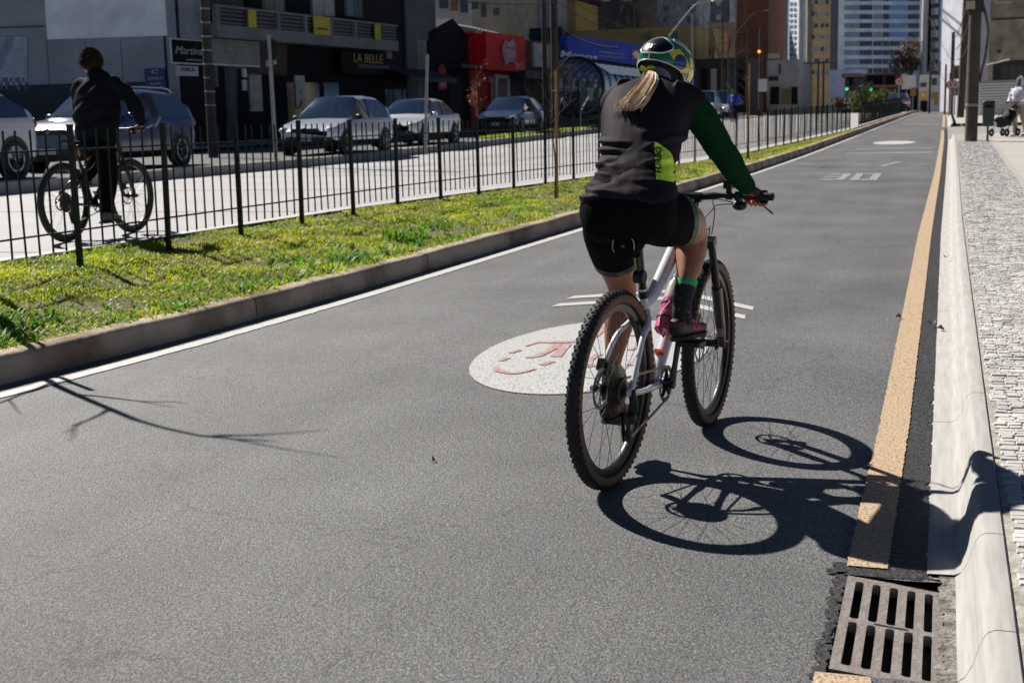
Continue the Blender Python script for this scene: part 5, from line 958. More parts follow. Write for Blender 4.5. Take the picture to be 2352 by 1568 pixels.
def torso_rings(rows, n=28, tilt=None, off=0., k=4):
    """rows: x, y, z, half width, half depth, roll"""
    A = cat_rom(rows, k); out = []
    for i, a in enumerate(A):
        d = Vector(A[min(i + 1, len(A) - 1)][:3]) - Vector(A[max(i - 1, 0)][:3]); d.normalize()
        lat = Vector((0, math.cos(a[5]), math.sin(a[5]))); lat = (lat - d * lat.dot(d)).normalized(); dep = lat.cross(d)
        r = []
        for j in range(n):
            t = 2 * math.pi * j / n; c, s = math.cos(t), math.sin(t); e = .82
            r.append(Vector(a[:3]) + lat * ((a[3] + off) * math.copysign(abs(c) ** e, c)) + dep * ((a[4] + off) * math.copysign(abs(s) ** e, s)))
        out.append(r)
    return out
def bvh_of(me): return BVHTree.FromPolygons([v.co.copy() for v in me.vertices], [tuple(p.vertices) for p in me.polygons])
def cast(bv, o, d, off):
    h = bv.ray_cast(Vector(o), Vector(d).normalized())
    return None if h[0] is None else h[0] - Vector(d).normalized() * off
def npset(me, fn):
    n = len(me.vertices); co = np.empty(n * 3); me.vertices.foreach_get('co', co); co = co.reshape(-1, 3)
    no = np.empty(n * 3); me.vertex_normals.foreach_get('vector', no); no = no.reshape(-1, 3)
    me.vertices.foreach_set('co', fn(co, no).astype(np.float32).ravel()); me.update()
def hand(mb, wrist, palm, grip, axis, side, r=.0085, bar=.017, curl=2.5):
    """a fist round a bar: grip is the bar centre, axis runs outwards along the bar"""
    axis = Vector(axis).normalized(); wrist = Vector(wrist); palm = Vector(palm); grip = Vector(grip)
    toward = (wrist - grip); back = (toward - axis * toward.dot(axis)).normalized(); over = axis.cross(back)
    if over.z < 0: over = -over
    mb.tube([wrist, wrist * .5 + palm * .5, palm, palm * .4 + grip * .6 + over * .016], [.028, .032, .034, .026], 14, flat=.62, up=axis)
    kn = []
    for i, o in enumerate((-.030, -.010, .010, .029)):
        L = (1., 1.08, 1.03, .86)[i]; k0 = grip + axis * o + over * (bar + .012) + back * .014; pts = [palm * .5 + k0 * .5 + axis * o * .4, k0]
        for a in (40, 85, 135, 185, 225):
            t = math.radians(a) * L; pts.append(grip + axis * o + over * ((bar + .008) * math.cos(t)) - back * ((bar + .008) * math.sin(t)))
        mb.tube(pts, [r * 1.15, r * 1.15, r * 1.05, r, r * .95, r * .9, r * .8], 8)
    th = [palm * .6 + grip * .4 - axis * .03, grip - axis * .055 + over * (bar + .002) + back * .012, grip - axis * .052 - over * .006 - back * -.0 + back * (bar + .006), grip - axis * .04 - over * (bar + .007) + back * .004]
    mb.tube(th, [r * 1.4, r * 1.25, r * 1.1, r * .9], 8)
def shoe(parent, ank, heel, toe, w=.043, h=.075, mats=None, name='shoe'):
    ank, heel, toe = Vector(ank), Vector(heel), Vector(toe); d = (toe - heel); L = d.length; d.normalize(); up = Vector((0, 0, 1)); up = (up - d * up.dot(d)).normalized(); sd = up.cross(d)
    s = obj(name, None, parent); u = MB(); rings = []
    for t, ww, hh, lift in ((0, .4, .50, .018), (.03, .62, .85, .008), (.12, .78, 1.05, .0), (.25, .80, 1.05, 0), (.4, .82, .92, 0), (.58, .98, .72, 0), (.75, 1.0, .58, 0), (.9, .8, .46, .004), (.97, .5, .34, .01), (1., .2, .2, .014)):
        c = heel + d * (t * L); ring = []
        for j in range(18):
            a = 2 * math.pi * j / 18; x = math.copysign(abs(math.cos(a)) ** .75, math.cos(a)); y = math.copysign(abs(math.sin(a)) ** .8, math.sin(a))
            ring.append(c + sd * (x * w * ww) + up * (lift + h * hh * .5 * (1 + y)))
        rings.append(ring)
    u.loft(rings); me = remesh(u, .006, 3)
    for m in mats: me.materials.append(m)
    if len(mats) > 1:
        for p in me.polygons:
            q = p.center - heel; t = q.dot(d) / L; hgt = q.dot(up); p.material_index = 1 if (t > .42 and hgt > .022 and (t < .93)) or (abs(hgt - .055 - t * .03) < .006 and t < .42 and abs(q.dot(sd)) > .004) else 0
    me.polygons.foreach_set('use_smooth', [True] * len(me.polygons)); obj('upper', me, s)
    so = MB(); so.loft([[p + up * (-.006) if k == 0 else p for p in r] for k, r in ()]) if False else None
    b = MB(); n = 24; out = []
    for i in range(n):
        a = 2 * math.pi * i / n; t = .5 + .5 * math.cos(a); ww = np.interp(t, [0, .1, .3, .5, .75, .92, 1], [.0, .66, .78, .8, 1.03, .75, .0]); out.append(heel + d * (t * L * 1.02 - .003) + sd * (math.copysign(ww, math.sin(a)) * w))
    b.prism(out, up * -.012, up * .016); b.build('sole', mm('sole_rubber', (.02, .02, .02), .7), s)
    return s
# ------------------------------------------------------------------ the woman
TR = [(.085, -.025, .922, .09, .07, 0), (.095, -.025, .955, .150, .112, 0), (.125, -.028, 1.005, .178, .138, 0), (.17, -.026, 1.06, .170, .135, 0), (.245, -.014, 1.14, .146, .118, 0), (.32, .004, 1.22, .141, .112, .03),
      (.41, .020, 1.31, .156, .114, .06), (.495, .036, 1.38, .174, .113, .1), (.56, .045, 1.435, .168, .098, .12), (.605, .048, 1.475, .120, .074, .1), (.64, .05, 1.505, .062, .058, .05)]
RARM = [(.555, -.075, 1.455, .066), (.60, -.130, 1.405, .063), (.655, -.178, 1.315, .056), (.705, -.212, 1.235, .051), (.765, -.240, 1.165, .047), (.825, -.268, 1.100, .034), (.848, -.275, 1.075, .030)]
LARM = [(.555, .155, 1.465, .064), (.605, .205, 1.415, .058), (.69, .245, 1.335, .052), (.765, .27, 1.245, .048), (.81, .285, 1.175, .044), (.85, .29, 1.105, .033), (.862, .285, 1.08, .030)]
RTH = [(.15, -.105, 1.02, .090), (.27, -.108, 1.0, .102), (.40, -.110, .985, .100), (.52, -.110, .968, .089), (.60, -.105, .945, .078), (.655, -.10, .915, .067)]
RSH = [(.655, -.10, .915, .066), (.655, -.102, .875, .062), (.612, -.108, .835, .066), (.565, -.117, .785, .056), (.52, -.123, .735, .042), (.48, -.122, .66, .034), (.472, -.12, .60, .036), (.49, -.122, .565, .034)]
LTH = [(.15, .060, 1.01, .092), (.24, .085, .955, .104), (.34, .118, .885, .097), (.42, .14, .81, .083), (.465, .143, .745, .071), (.485, .142, .695, .063)]
LSH = [(.485, .142, .695, .063), (.478, .142, .65, .061), (.45, .141, .575, .064), (.42, .141, .50, .054), (.385, .140, .42, .038), (.36, .14, .345, .033), (.352, .14, .285, .036), (.37, .14, .235, .034)]
b = MB()
b.loft(torso_rings(TR, off=-.02))
for L_ in (RARM, LARM, RTH, RSH, LTH, LSH): limb(b, L_, off=-.006 if L_ in (RTH, LTH) else (-.014 if L_ in (RARM, LARM) else -.003))
limb(b, [(.62, .055, 1.50, .058), (.68, .054, 1.555, .052), (.72, .052, 1.60, .055)])
HC = Vector((.75, .046, 1.588)); HR = Matrix.Rotation(math.radians(14), 3, 'Y')
b.sphere(HC, (.097, .074, .112), 20, 14, rot=HR); b.sphere(HC + HR @ Vector((.045, 0, -.05)), (.05, .055, .06), 16, 10, rot=HR)
b.tube([HC + HR @ Vector((.085, 0, .01)), HC + HR @ Vector((.112, 0, -.03)), HC + HR @ Vector((.095, 0, -.038))], [.008, .014, .01], 8)
for s in (-1, 1): b.sphere(HC + HR @ Vector((-.005, s * .074, -.02)), (.02, .008, .03), 10, 8, rot=HR)
for s, l in ((-1, RSH), (1, LSH)): b.sphere(Vector(l[-1][:3]) + Vector((.03, 0, -.015)), (.08, .032, .03), 14, 8)
BAR_R = LEAN @ Vector((.885, -.268, 1.03)); BAR_L = LEAN @ Vector((.885, .268, 1.03))
def bar_at(y): 
    stt = math.radians(4); bc = Vector((.849 + .045 - .0165, 0, 1.03)); return BIKE_M.inverted() @ (BIKE_M @ LEAN) @ Vector((.898 - abs(y) ** 1.5 * .14 - y * math.sin(stt), y, 1.046))
body = remesh(b, .0075, 5); body.materials.append(M['skin'])
woman = obj('person', body, label='woman riding the white bike in black vest, green sleeves and patterned helmet', cat='person'); woman.matrix_world = BIKE_M.copy()
def garment(name, rings=None, limbs=(), off=.006, voxel=.007, mats=None, sm=4, cut=None, parent=woman, disp=None, extra=None, matfn=None):
    b = MB()
    if rings: b.loft(torso_rings(rings, off=off))
    for l in limbs: limb(b, l, off=off)
    if extra: extra(b)
    me = remesh(b, voxel, sm)
    if disp: npset(me, disp)
    if cut or matfn:
        bm = bmesh.new(); bm.from_mesh(me)
        if cut:
            for co, no in cut:
                bmesh.ops.bisect_plane(bm, geom=bm.verts[:] + bm.edges[:] + bm.faces[:], plane_co=co, plane_no=no, clear_outer=True)
        bm.to_mesh(me); bm.free()
    for m in mats: me.materials.append(m)
    if matfn:
        for p in me.polygons: p.material_index = matfn(p.center)
    me.polygons.foreach_set('use_smooth', [True] * len(me.polygons))
    return obj(name, me, parent)
def folds(co, no):
    x, y, z = co.T; d = np.zeros(len(co)); back = np.clip((.30 + (z - 1.15) * .9 - x) / .06, 0, 1)
    def fold(zc, sl, y0, y1, a, w=.011, cv=.0):
        nonlocal d
        zz = z - (zc + sl * (y - .05) + cv * (y - .05) ** 2); win = np.clip((y - y0) / .05, 0, 1) * np.clip((y1 - y) / .05, 0, 1); d = d + a * win * (np.exp(-(zz / w) ** 2) - .55 * np.exp(-((zz + w * 1.7) / (w * 1.2)) ** 2))
    fold(1.288, .02, -.02, .24, .007, .009, .5); fold(1.262, .05, .0, .25, .008, .010, -.8); fold(1.225, -.28, .02, .24, .007, .011); fold(1.205, .03, -.03, .14, .006, .009, -2.)
    fold(1.175, .10, -.02, .16, .006, .010, -1.); fold(1.145, -.15, .04, .22, .006, .012); fold(1.115, .05, -.06, .2, .005, .010); fold(1.095, -.1, .03, .2, .005, .008); fold(1.40, .25, -.04, .12, .004, .014, -2); fold(1.34, .1, -.12, .0, .003, .02)
    fold(1.25, -.1, -.19, -.05, .005, .012, 1); fold(1.20, -.12, -.19, -.06, .005, .012); fold(1.17, .1, -.19, -.06, .004, .010)
    d = d + .0012 * np.sin(z * 95 + y * 22 + 2 * np.sin(y * 17)) * np.exp(-((z - 1.17) / .09) ** 2)
    d = d * 1.7 + .009 * np.exp(-((z - 1.085) / .045) ** 2)
    return co + no * d[:, None]
def vest_extra(b):
    limb(b, [(.555, -.04, 1.468, .07), (.585, -.105, 1.435, .071), (.598, -.128, 1.41, .069)]); limb(b, [(.555, .13, 1.48, .068), (.588, .195, 1.445, .068), (.600, .215, 1.422, .066)])
vest = garment('vest', TR[2:], (), .008, .006, [M['vest']], 4, cut=[((.15, 0, 1.083), (.12, .0, -1.)), ((.625, .05, 1.512), (.6, 0, .8))], disp=folds, extra=vest_extra)
bv = bvh_of(vest.data)
def on_back(bv, y, z, off=.004, o=-1.0): return cast(bv, (o, y, z), (1, 0, 0), off) or Vector((.2, y, z))
def patch(name, left, right, m, bv, parent, nu=18, nv=10, off=.0035):
    """strip between two curves given as (y, z), laid on the back"""
    A = cat_rom(left, 6); B_ = cat_rom(right, 6); A = A[np.linspace(0, len(A) - 1, nu).astype(int)]; B_ = B_[np.linspace(0, len(B_) - 1, nu).astype(int)]; vs = []
    for a, c in zip(A, B_):
        for t in np.linspace(0, 1, nv): q = a + (c - a) * t; vs.append(on_back(bv, q[0], q[1], off))
    b = MB(); b.add(vs, [(i * nv + j, i * nv + j + 1, (i + 1) * nv + j + 1, (i + 1) * nv + j) for i in range(nu - 1) for j in range(nv - 1)]); return b.build(name, m, parent, smooth=True, ang=180)
BI = BIKE_M.inverted(); CB = BI @ _C
def on_px(bv, x, y, off): d = BI.to_3x3() @ ray(x, y); return cast(bv, CB, d, off) or CB + d * 5.2
A = cat_rom([(1503, 326), (1505, 365), (1507, 411)], 12); B_ = cat_rom([(1508, 327), (1540, 350), (1548, 374), (1552, 396), (1561, 421)], 6); vs = []; nv = 9
for k in range(25):
    for t in np.linspace(0, 1, nv): q = A[k] + (B_[k] - A[k]) * t; vs.append(on_px(bv, q[0], q[1], .010))
b = MB(); b.add(vs, [(i * nv + j, i * nv + j + 1, (i + 1) * nv + j + 1, (i + 1) * nv + j) for i in range(24) for j in range(nv - 1)]); b.build('pocket_panel', M['neon'], woman, smooth=True, ang=180)
tm = text_mesh('FURBO', 24, .0, True, mt=mm('print_black', (.01, .01, .01), .6), shear=.15)
for v in tm.vertices: x, y = v.co.x, v.co.y; v.co = on_px(bv, 1513 - y * .85, 368 - x * .80, .0125)
obj('lettering', tm, vest)
def slv(co, no):
    x, y, z = co.T; d = .0035 * np.sin(z * 85 + x * 40 + 2.5 * np.sin(y * 35 + x * 12)) * (np.exp(-((z - 1.23) / .06) ** 2) + .7 * np.exp(-((z - 1.40) / .04) ** 2)) + .003 * np.sin(x * 160) * np.exp(-((z - 1.10) / .03) ** 2); return co + no * d[:, None]
for s, A_, nm in ((-1, RARM, 'sleeve'), (1, LARM, 'sleeve')):
    garment(nm, None, [A_], .004, .006, [M['green_sleeve']], 3, disp=slv, cut=[(A_[-1][:3], (.5, -.1 * s, -.86)), ((.588, -.116, 1.422) if s < 0 else (.588, .190, 1.432), (-.35, .62 * -s, .70))])
garment('shorts', TR[:5], [RTH, LTH], .006, .0065, [M['shorts'], M['green_band']], 5,
        cut=[((.18, 0, 1.12), (-.3, 0, 1)), ((.618, -.1, .93), (.86, .05, -.42)), ((.43, .14, .80), (.52, 0, -.86))] if False else None,
        matfn=None) if False else None
def leg_short(A_, co, no, nm):
    co = Vector(co); no = Vector(no).normalized()
    return garment(nm, None, [A_], .007, .0065, [M['shorts'], M['green_band']], 3, cut=[(co, no)], matfn=lambda c: 1 if (c - co).dot(no) > -.035 else 0)
garment('shorts', TR[:5], [RTH[:3], LTH[:2]], .006, .0065, [M['shorts']], 5)
leg_short(RTH, (.50, -.135, .94), (.66, -.72, .12), 'shorts_leg'); leg_short(LTH, (.425, .14, .805), (.5, .12, -.86), 'shorts_leg')
for L_, co, no, tag_ in ((RSH, (.518, -.12, .735), (.35, 0, .93), 0), (LSH, (.375, .14, .395), (.25, 0, .97), 1)):
    no = Vector(no).normalized(); co = Vector(co)
    garment('sock', None, [L_[3:]], .004, .0055, [M['sock'], M['green']], 2, cut=[(co, no)], matfn=lambda c: 1 if (c - co).dot(no) > -.027 else 0)
shoe(woman, RSH[-1][:3], (.405, -.105, .512), (.645, -.150, .512), mats=[M['shoe'], M['shoe_red']])
shoe(woman, LSH[-1][:3], (.285, .14, .182), (.525, .152, .175), mats=[M['shoe'], M['shoe_red']])
# hands: gloves with bare fingertips
for s in (-1, 1):
    A_ = RARM if s < 0 else LARM; g0 = bar_at(s * .262); w = Vector(A_[-1][:3]); ax = (bar_at(s * .30) - bar_at(s * .22)).normalized()
    b = MB(); hand(b, w, g0 * .62 + w * .38 + Vector((-.012, 0, .016)), g0, ax, s); me = remesh(b, .0035, 2)
    me.materials.append(M['glove_dark']); me.materials.append(M['glove_red']); me.materials.append(M['skin'])
    for p in me.polygons:
        q = p.center - g0; a = q.dot(ax); p.material_index = 2 if q.z < -.014 else (1 if a < -.004 else 0)
    me.polygons.foreach_set('use_smooth', [True] * len(me.polygons)); obj('glove', me, woman)
q = MB(); limb(q, [(*RARM[-1][:3], .031), (.838, -.272, 1.087, .033)], k=2); q.build('bracelet', mm('bracelet', (.10, .22, .14), .4, scale=90, col2=(.5, .45, .2), thr=(.45, .55)), woman, smooth=True)
# helmet
HM = Matrix.Translation(HC + Vector((-.004, 0, -.002))) @ Matrix.Rotation(math.radians(-8), 4, 'Z') @ Matrix.Rotation(math.radians(17), 4, 'Y') @ Matrix.Rotation(math.radians(3), 4, 'X')
helm = obj('helmet', None, woman, 'bicycle helmet printed with green yellow and blue flag shapes'); helm.matrix_local = HM
def hp(ph, th, off=0.):                                     # ph: degrees round from the back towards the right, th: degrees above the middle
    p_, t_ = math.radians(ph), math.radians(th); a, bb_, c = .140 + off, .108 + off, .112 + off
    rear = 1 + .05 * max(0, math.cos(p_)) * max(0, math.cos(t_)); x = -a * math.cos(t_) * math.cos(p_) * rear; y = -bb_ * math.cos(t_) * math.sin(p_)
    return Vector((x, y, c * math.sin(t_) * (1.0 if th > 0 else .95)))
def rim(ph): a = abs((ph + 180) % 360 - 180); return lerp(a, [0, 25, 50, 75, 95, 115, 130, 150, 180], [-10, -11, -14, -20, -34, -50, -40, -22, -14])
b = MB(); n = 72; k = 16; vs = []
for j in range(k + 1):
    for i in range(n): ph = 360 * i / n; t0 = rim(ph); vs.append(hp(ph, t0 + (90 - t0) * (j / k) ** .9))
b.add(vs, [(j * n + i, j * n + (i + 1) % n, (j + 1) * n + (i + 1) % n, (j + 1) * n + i) for j in range(k) for i in range(n)])
gsh = mm('helmet_green', (.008, .15, .05), .16, var=.25, scale=18, coat=.8)
b.build('shell', gsh, helm, smooth=True, ang=180)
b = MB(); b.lathe([(.06, 0), (.096, -.0), (.106, .02)], (0, 0, -.02), (0, 0, 1), 32); b.sphere((0, 0, 0), (.126, .096, .10), 24, 12); b.build('liner', mm('helmet_liner', (.006, .006, .007), .8), helm, smooth=True)
hw_ = mm('helmet_white', (.78, .78, .78), .25, coat=.5); hy = mm('helmet_yellow', (.85, .62, .02), .2, coat=.7, var=.2, scale=30, col2=(.50, .50, .03), thr=(.35, .6)); hbl = mm('helmet_blue', (.012, .025, .22), .18, coat=.8, scale=40, col2=(.0, .005, .05), thr=(.3, .65)); hbk = mm('vent_black', (.004, .004, .005), .3)
def hpoly(name, pts, m, off, mid=None, sub=10):
    P = pts; c = mid or tuple(np.mean(np.array(P), 0)); vs = []; n = len(P) * 6; ring = []
    for i in range(len(P)):
        a, d = np.array(P[i], float), np.array(P[(i + 1) % len(P)], float)
        for q in range(6): ring.append(a + (d - a) * q / 6)
    for s in range(sub + 1):
        for r in ring: q = np.array(c) + (r - np.array(c)) * s / sub; vs.append(hp(q[0], q[1], off))
    b = MB(); b.add(vs, [(s * n + i, (s + 1) * n + i, (s + 1) * n + (i + 1) % n, s * n + (i + 1) % n) for s in range(sub) for i in range(n)]); return b.build(name, m, helm, smooth=True, ang=180)
def hline(name, pts, r, m, off=.001, closed=False):
    P = cat_rom([list(p) for p in pts], 6); b = MB(); b.tube([hp(q[0], q[1], off) for q in P], r, 8); return b.build(name, m, helm, smooth=True)
vent = [(-36, 14), (-40, 32), (-27, 52), (10, 57), (36, 41), (46, 24), (28, 8), (0, 5), (-22, 7)]
hpoly('vent', vent, hbk, .0015); hline('vent_trim', vent + [vent[0]], .0032, hw_, .001)
def circ(c, ra, rb, n=24): return [(c[0] + ra * math.cos(2 * math.pi * i / n), c[1] + rb * math.sin(2 * math.pi * i / n)) for i in range(n)]
for c in ((66, 0), (-64, 2), (125, 16), (-125, 16)):
    hpoly('diamond', [(c[0] - 31, c[1] + 15), (c[0] - 4, c[1] + 29), (c[0] + 33, c[1] - 10), (c[0] + 6, c[1] - 22)], hy, .0012); hpoly('roundel', circ(c, 14, 16), hbl, .002)
hpoly('yellow_panel', [(88, 20), (104, 22), (112, -20), (112, -46), (100, -30), (92, -10)], hy, .0014)
for (p0, p1) in ((58, 70), (75, 58), (96, 62)):
    pass
hpoly('vent', [(50, 52), (70, 46), (96, 36), (98, 46), (72, 60), (52, 64)], hbk, .0016); hline('vent_trim', [(48, 50), (72, 44), (98, 34), (102, 46), (74, 62), (50, 66), (48, 50)], .0022, hw_, .001)
hpoly('vent', [(-50, 50), (-70, 44), (-96, 38), (-98, 48), (-72, 60), (-52, 64)], hbk, .0016)
hpoly('vent', [(106, 28), (130, 22), (134, 34), (108, 44)], hbk, .0016)
hline('rim_trim', [(ph, rim(ph) + 1) for ph in range(-170, 172, 8)], .003, hw_, .001)
hpoly('tab', [(-2, 4), (2, 4), (2, -11), (-2, -11)], hw_, .0022)
tm = text_mesh('JLV', .034, .0006, True, mt=hw_, shear=.25)
for v in tm.vertices: x, y = v.co.x, v.co.y; v.co = hp(-8 + x * 520, 20 + y * 480, .003 + v.co.z)
obj('lettering', tm, helm)
# straps, mask, scarf, hair
for s_ in (-1, 1): q = MB(); q.tube([HM @ hp(-75 * s_, -24, -.004), HM @ Vector((.012, .082 * s_, -.08)), HM @ Vector((.045, .055 * s_, -.135))], .006, 8, flat=.25); q.build('strap', M['plastic'], woman, smooth=True)
q = MB(); q.loft([[HM @ Vector((.1 * math.cos(t) * s + dx, .088 * math.sin(t) * s, z)) for t in np.linspace(-1.75, 1.75, 20)] for z, s, dx in ((-.015, 1.0, .0), (-.05, .98, .002), (-.085, .88, .004), (-.115, .7, .008), (-.135, .5, .012))], closed=False, caps=False); q.build('face_mask', mm('mask_yellow', (.50, .52, .05), .75, scale=25, var=.25, bump=.4), woman, smooth=True, ang=180)
q = MB(); q.tube(cat_rom([HM @ Vector((.005, -.09, -.045)), HM @ Vector((.05, -.092, -.055)), HM @ Vector((.08, -.08, -.095)), HM @ Vector((.083, -.07, -.11))], 5), .0035, 8); q.build('mask_cord', mm('pink_cord', (.5, .10, .12), .6), woman, smooth=True)
q = MB(); limb(q, [(.635, .055, 1.515, .062), (.675, .054, 1.55, .058), (.71, .05, 1.585, .063), (.725, .05, 1.605, .06)]); q.build('neck_gaiter', mm('grey_gaiter', (.25, .235, .25), .8, var=.15, scale=30, bump=.3), woman, smooth=True)
q = MB(); q.sphere(HC + HR @ Vector((-.012, 0, -.012)), (.094, .079, .098), 20, 12, rot=HR); q.build('scalp_hair', M['hair'], woman, smooth=True)
root = HM @ Vector((-.108, .0, -.052)); q = MB(); rn = random.Random(3)
tips = on_px(bv, 1438, 252, .02); PT = [root, on_px(bv, 1492, 184, .045), on_px(bv, 1468, 216, .042), on_px(bv, 1450, 238, .03), tips]
side_ = (PT[3] - PT[1]).cross(Vector((-.7, 0, .7))).normalized(); outw = Vector((-.7, 0, .7))
for i in range(520):
    a = rn.random() * 6.283; rr = math.sqrt(rn.random()); oa, ob_ = rr * math.cos(a), rr * math.sin(a); L = rn.uniform(.7, 1.06); w8 = (.014, .030, .037, .036, .026) if i % 14 else (.016, .038, .055, .062, .06); wob = [rn.gauss(0, .0035) for _ in range(5)]
    pts = []
    for k in range(5):
        c_ = PT[k]; pts.append(c_ + side_ * (oa * w8[k] + wob[k] * k * .6) + outw * (ob_ * w8[k] * .42))
    pts[4] = pts[3] + (pts[4] - pts[3]) * (L * 1.7 - .7 if L > .85 else .4) + side_ * rn.gauss(0, .006)
    P = cat_rom([tuple(p) for p in pts], 3); w = rn.uniform(.0012, .0024); q.tube([Vector(p) for p in P], [w * 1.1] * (len(P) - 4) + [w, w * .8, w * .5, w * .2], 4, rn.choice((0, 0, 1, 1)))
q.build('ponytail', [M['hair'], mm('light_hair', (.85, .66, .42), .4, scale=70, var=.2)], woman, smooth=True)
q = MB(); q.lathe([(.012, -.009), (.021, -.008), (.024, 0), (.021, .008), (.012, .009)], root + Vector((-.004, 0, 0)), (tips - root), 16); q.box(root + Vector((-.012, .028, .006)), (.022, .03, .018), 0, Matrix.Rotation(.5, 3, 'X')); q.build('hair_tie', mm('neon_tie', (.50, .72, .05), .5), woman, smooth=True)
# saddle bag, bottle, bag on the top tube
sb = thing('saddle_bag', 'small black saddle bag with reflective piping under the bike seat', 'bag', mw=BIKE_M @ LEAN @ Matrix.Translation((.075, -.022, .918)))
q = MB(); rings = []
for x, r_, dz in ((-.06, .02, .0), (-.058, .042, 0), (-.045, .05, 0), (0, .052, .003), (.06, .045, .01), (.11, .03, .02), (.115, .01, .02)): rings.append([Vector((x, r_ * .95 * math.cos(t), dz + r_ * 1.05 * math.sin(t))) for t in np.linspace(0, 2 * math.pi, 20, endpoint=False)])
q.loft(rings); q.build('bag_body', M['shorts'], sb, smooth=True)
q = MB(); q.tube([Vector((-.056, .043 * math.cos(t), .046 * math.sin(t))) for t in np.linspace(-.6, 3.4, 24)], .0018, 6); q.build('piping', mm('reflective', (.55, .55, .55), .4), sb)
q = MB(); q.box((-.0605, 0, 0), (.002, .016, .003), 0, Matrix.Rotation(.7, 3, 'X')); q.box((-.0612, 0, 0), (.002, .016, .003), 0, Matrix.Rotation(-.7, 3, 'X')); q.build('emblem', mm('emblem_grey', (.10, .12, .12), .4), sb)
q = MB(); q.box((.09, 0, .035), (.05, .012, .06)); q.build('bag_strap', M['plastic'], sb)
rl = thing('rear_light', 'slim black rear light strapped to the bike seat post', 'light', mw=BIKE_M @ LEAN @ Matrix.Translation((.222, 0, .83)))
q = MB(); q.box((0, 0, 0), (.022, .02, .06), 0, Matrix.Rotation(-.3, 3, 'Y')); q.cyl((.028, -.02, -.055), (.028, .02, -.055), .026, n=16); q.build('light_body', M['plastic'], rl); q = MB(); q.box((-.0125, .004, 0), (.002, .008, .05), 0, Matrix.Rotation(-.3, 3, 'Y')); q.build('lens', mm('lens_yellow', (.45, .42, .05), .3), rl)
dtd = (Vector((.895, 0, .851)) - Vector((.435, 0, .325))).normalized(); nrm = Vector((-dtd.z, 0, dtd.x)); c0 = Vector((.435, 0, .325)) + dtd * .20 + nrm * .068
bt = thing('water_bottle', 'clear bottle of pink drink in the bike frame cage', 'bottle', mw=BIKE_M @ LEAN @ Matrix.Translation(c0) @ dtd.to_track_quat('Z', 'Y').to_matrix().to_4x4())
pk_ = mm('pink_drink', (.62, .09, .22), .25, var=.2, scale=12, spec=.6, coat=.4); clr = mm('clear_plastic', (.62, .55, .56), .2, var=.12, scale=20, spec=.6, coat=.4, col2=(.40, .36, .37))
q = MB(); q.lathe([(0, 0), (.03, 0), (.036, .006), (.037, .07), (.034, .085), (.037, .10), (.037, .15)], (0, 0, 0), (0, 0, 1), 24); q.build('lower_bottle', pk_, bt, smooth=True)
q = MB(); q.lathe([(.037, .15), (.037, .21), (.035, .23), (.0275, .245), (.0275, .25)], (0, 0, 0), (0, 0, 1), 24); q.build('upper_bottle', clr, bt, smooth=True)
q = MB(); q.lathe([(.029, .249), (.029, .27), (.02, .277), (.012, .279), (.011, .30), (0, .301)], (0, 0, 0), (0, 0, 1), 20); q.build('cap', M['plastic'], bt, smooth=True)
q = MB()
for zz in (.058, .125): q.tube([Vector((.038 * math.cos(t), .038 * math.sin(t), zz)) for t in np.linspace(0, 6.283, 24)], .0028, 6)
for s in (-1, 1): q.tube(cat_rom([Vector((-.01, s * .038, .125)), Vector((.01, s * .04, .06)), Vector((.0, s * .03, -.005)), Vector((0, 0, -.008))], 5), .003, 6)
q.build('bottle_cage', M['plastic'], bt, smooth=True)
fb = thing('frame_bag', 'black pouch strapped on the bike top tube behind the stem', 'bag', mw=BIKE_M @ LEAN @ Matrix.Translation((.74, 0, .93)))
q = MB(); rings = []
for x, w_, h_ in ((-.085, .018, .03), (-.08, .03, .045), (0, .035, .06), (.07, .034, .062), (.08, .02, .04)): rings.append([Vector((x, w_ * math.copysign(abs(math.cos(t)) ** .6, math.cos(t)), .01 + h_ * math.copysign(abs(math.sin(t)) ** .6, math.sin(t)))) for t in np.linspace(0, 6.283, 18, endpoint=False)])
q.loft(rings); q.build('pouch', M['shorts'], fb, smooth=True)
# ------------------------------------------------------------------ the man on the busway
R2 = Vector((-7.94, 10.98, .32)); F2 = Vector((-7.907, 12.035, .32)); H2 = math.atan2(F2.y - R2.y, F2.x - R2.x); M2 = Matrix.Translation(R2) @ Matrix.Rotation(H2, 4, 'Z')
bike2 = bicycle('dark mountain bike with orange stripes behind the fence', M2, dict(frame=M['dark_frame'], tan=False, up='L', wb=1.07, bar=.40, sz=.93, decal=mm('orange_decal', (.60, .17, .03), .4), crank=86, rt=.027))
ob = MB(); ob.tube([(.37, -.024, .765), (.42, -.026, .80)], .012, 8); ob.build('stripe', mm('orange_decal', (.60, .17, .03), .4), bike2); ob = MB(); ob.tube([(.262, -.016, .80), (.235, -.016, .88)], .012, 8); ob.build('post_decal', mm('amber_decal', (.45, .28, .03), .4), bike2)
JK = mm('black_jacket', (.012, .013, .016), .8, spec=.08, var=.15, scale=20, bump=.2); TRS = mm('black_trousers', (.006, .006, .007), .85, spec=.05)
TR2 = [(.40, -.11, .84, .14, .12, 0), (.43, -.10, .92, .20, .15, 0), (.46, -.09, 1.03, .235, .165, 0), (.50, -.07, 1.16, .25, .17, 0), (.55, -.055, 1.31, .255, .17, 0), (.59, -.04, 1.43, .235, .145, 0), (.62, -.02, 1.515, .175, .105, 0), (.65, .01, 1.575, .085, .08, 0)]
RA2 = [(.57, -.19, 1.49, .085), (.62, -.30, 1.42, .078), (.67, -.365, 1.32, .072), (.71, -.385, 1.24, .068), (.765, -.372, 1.165, .06), (.81, -.37, 1.11, .042)]
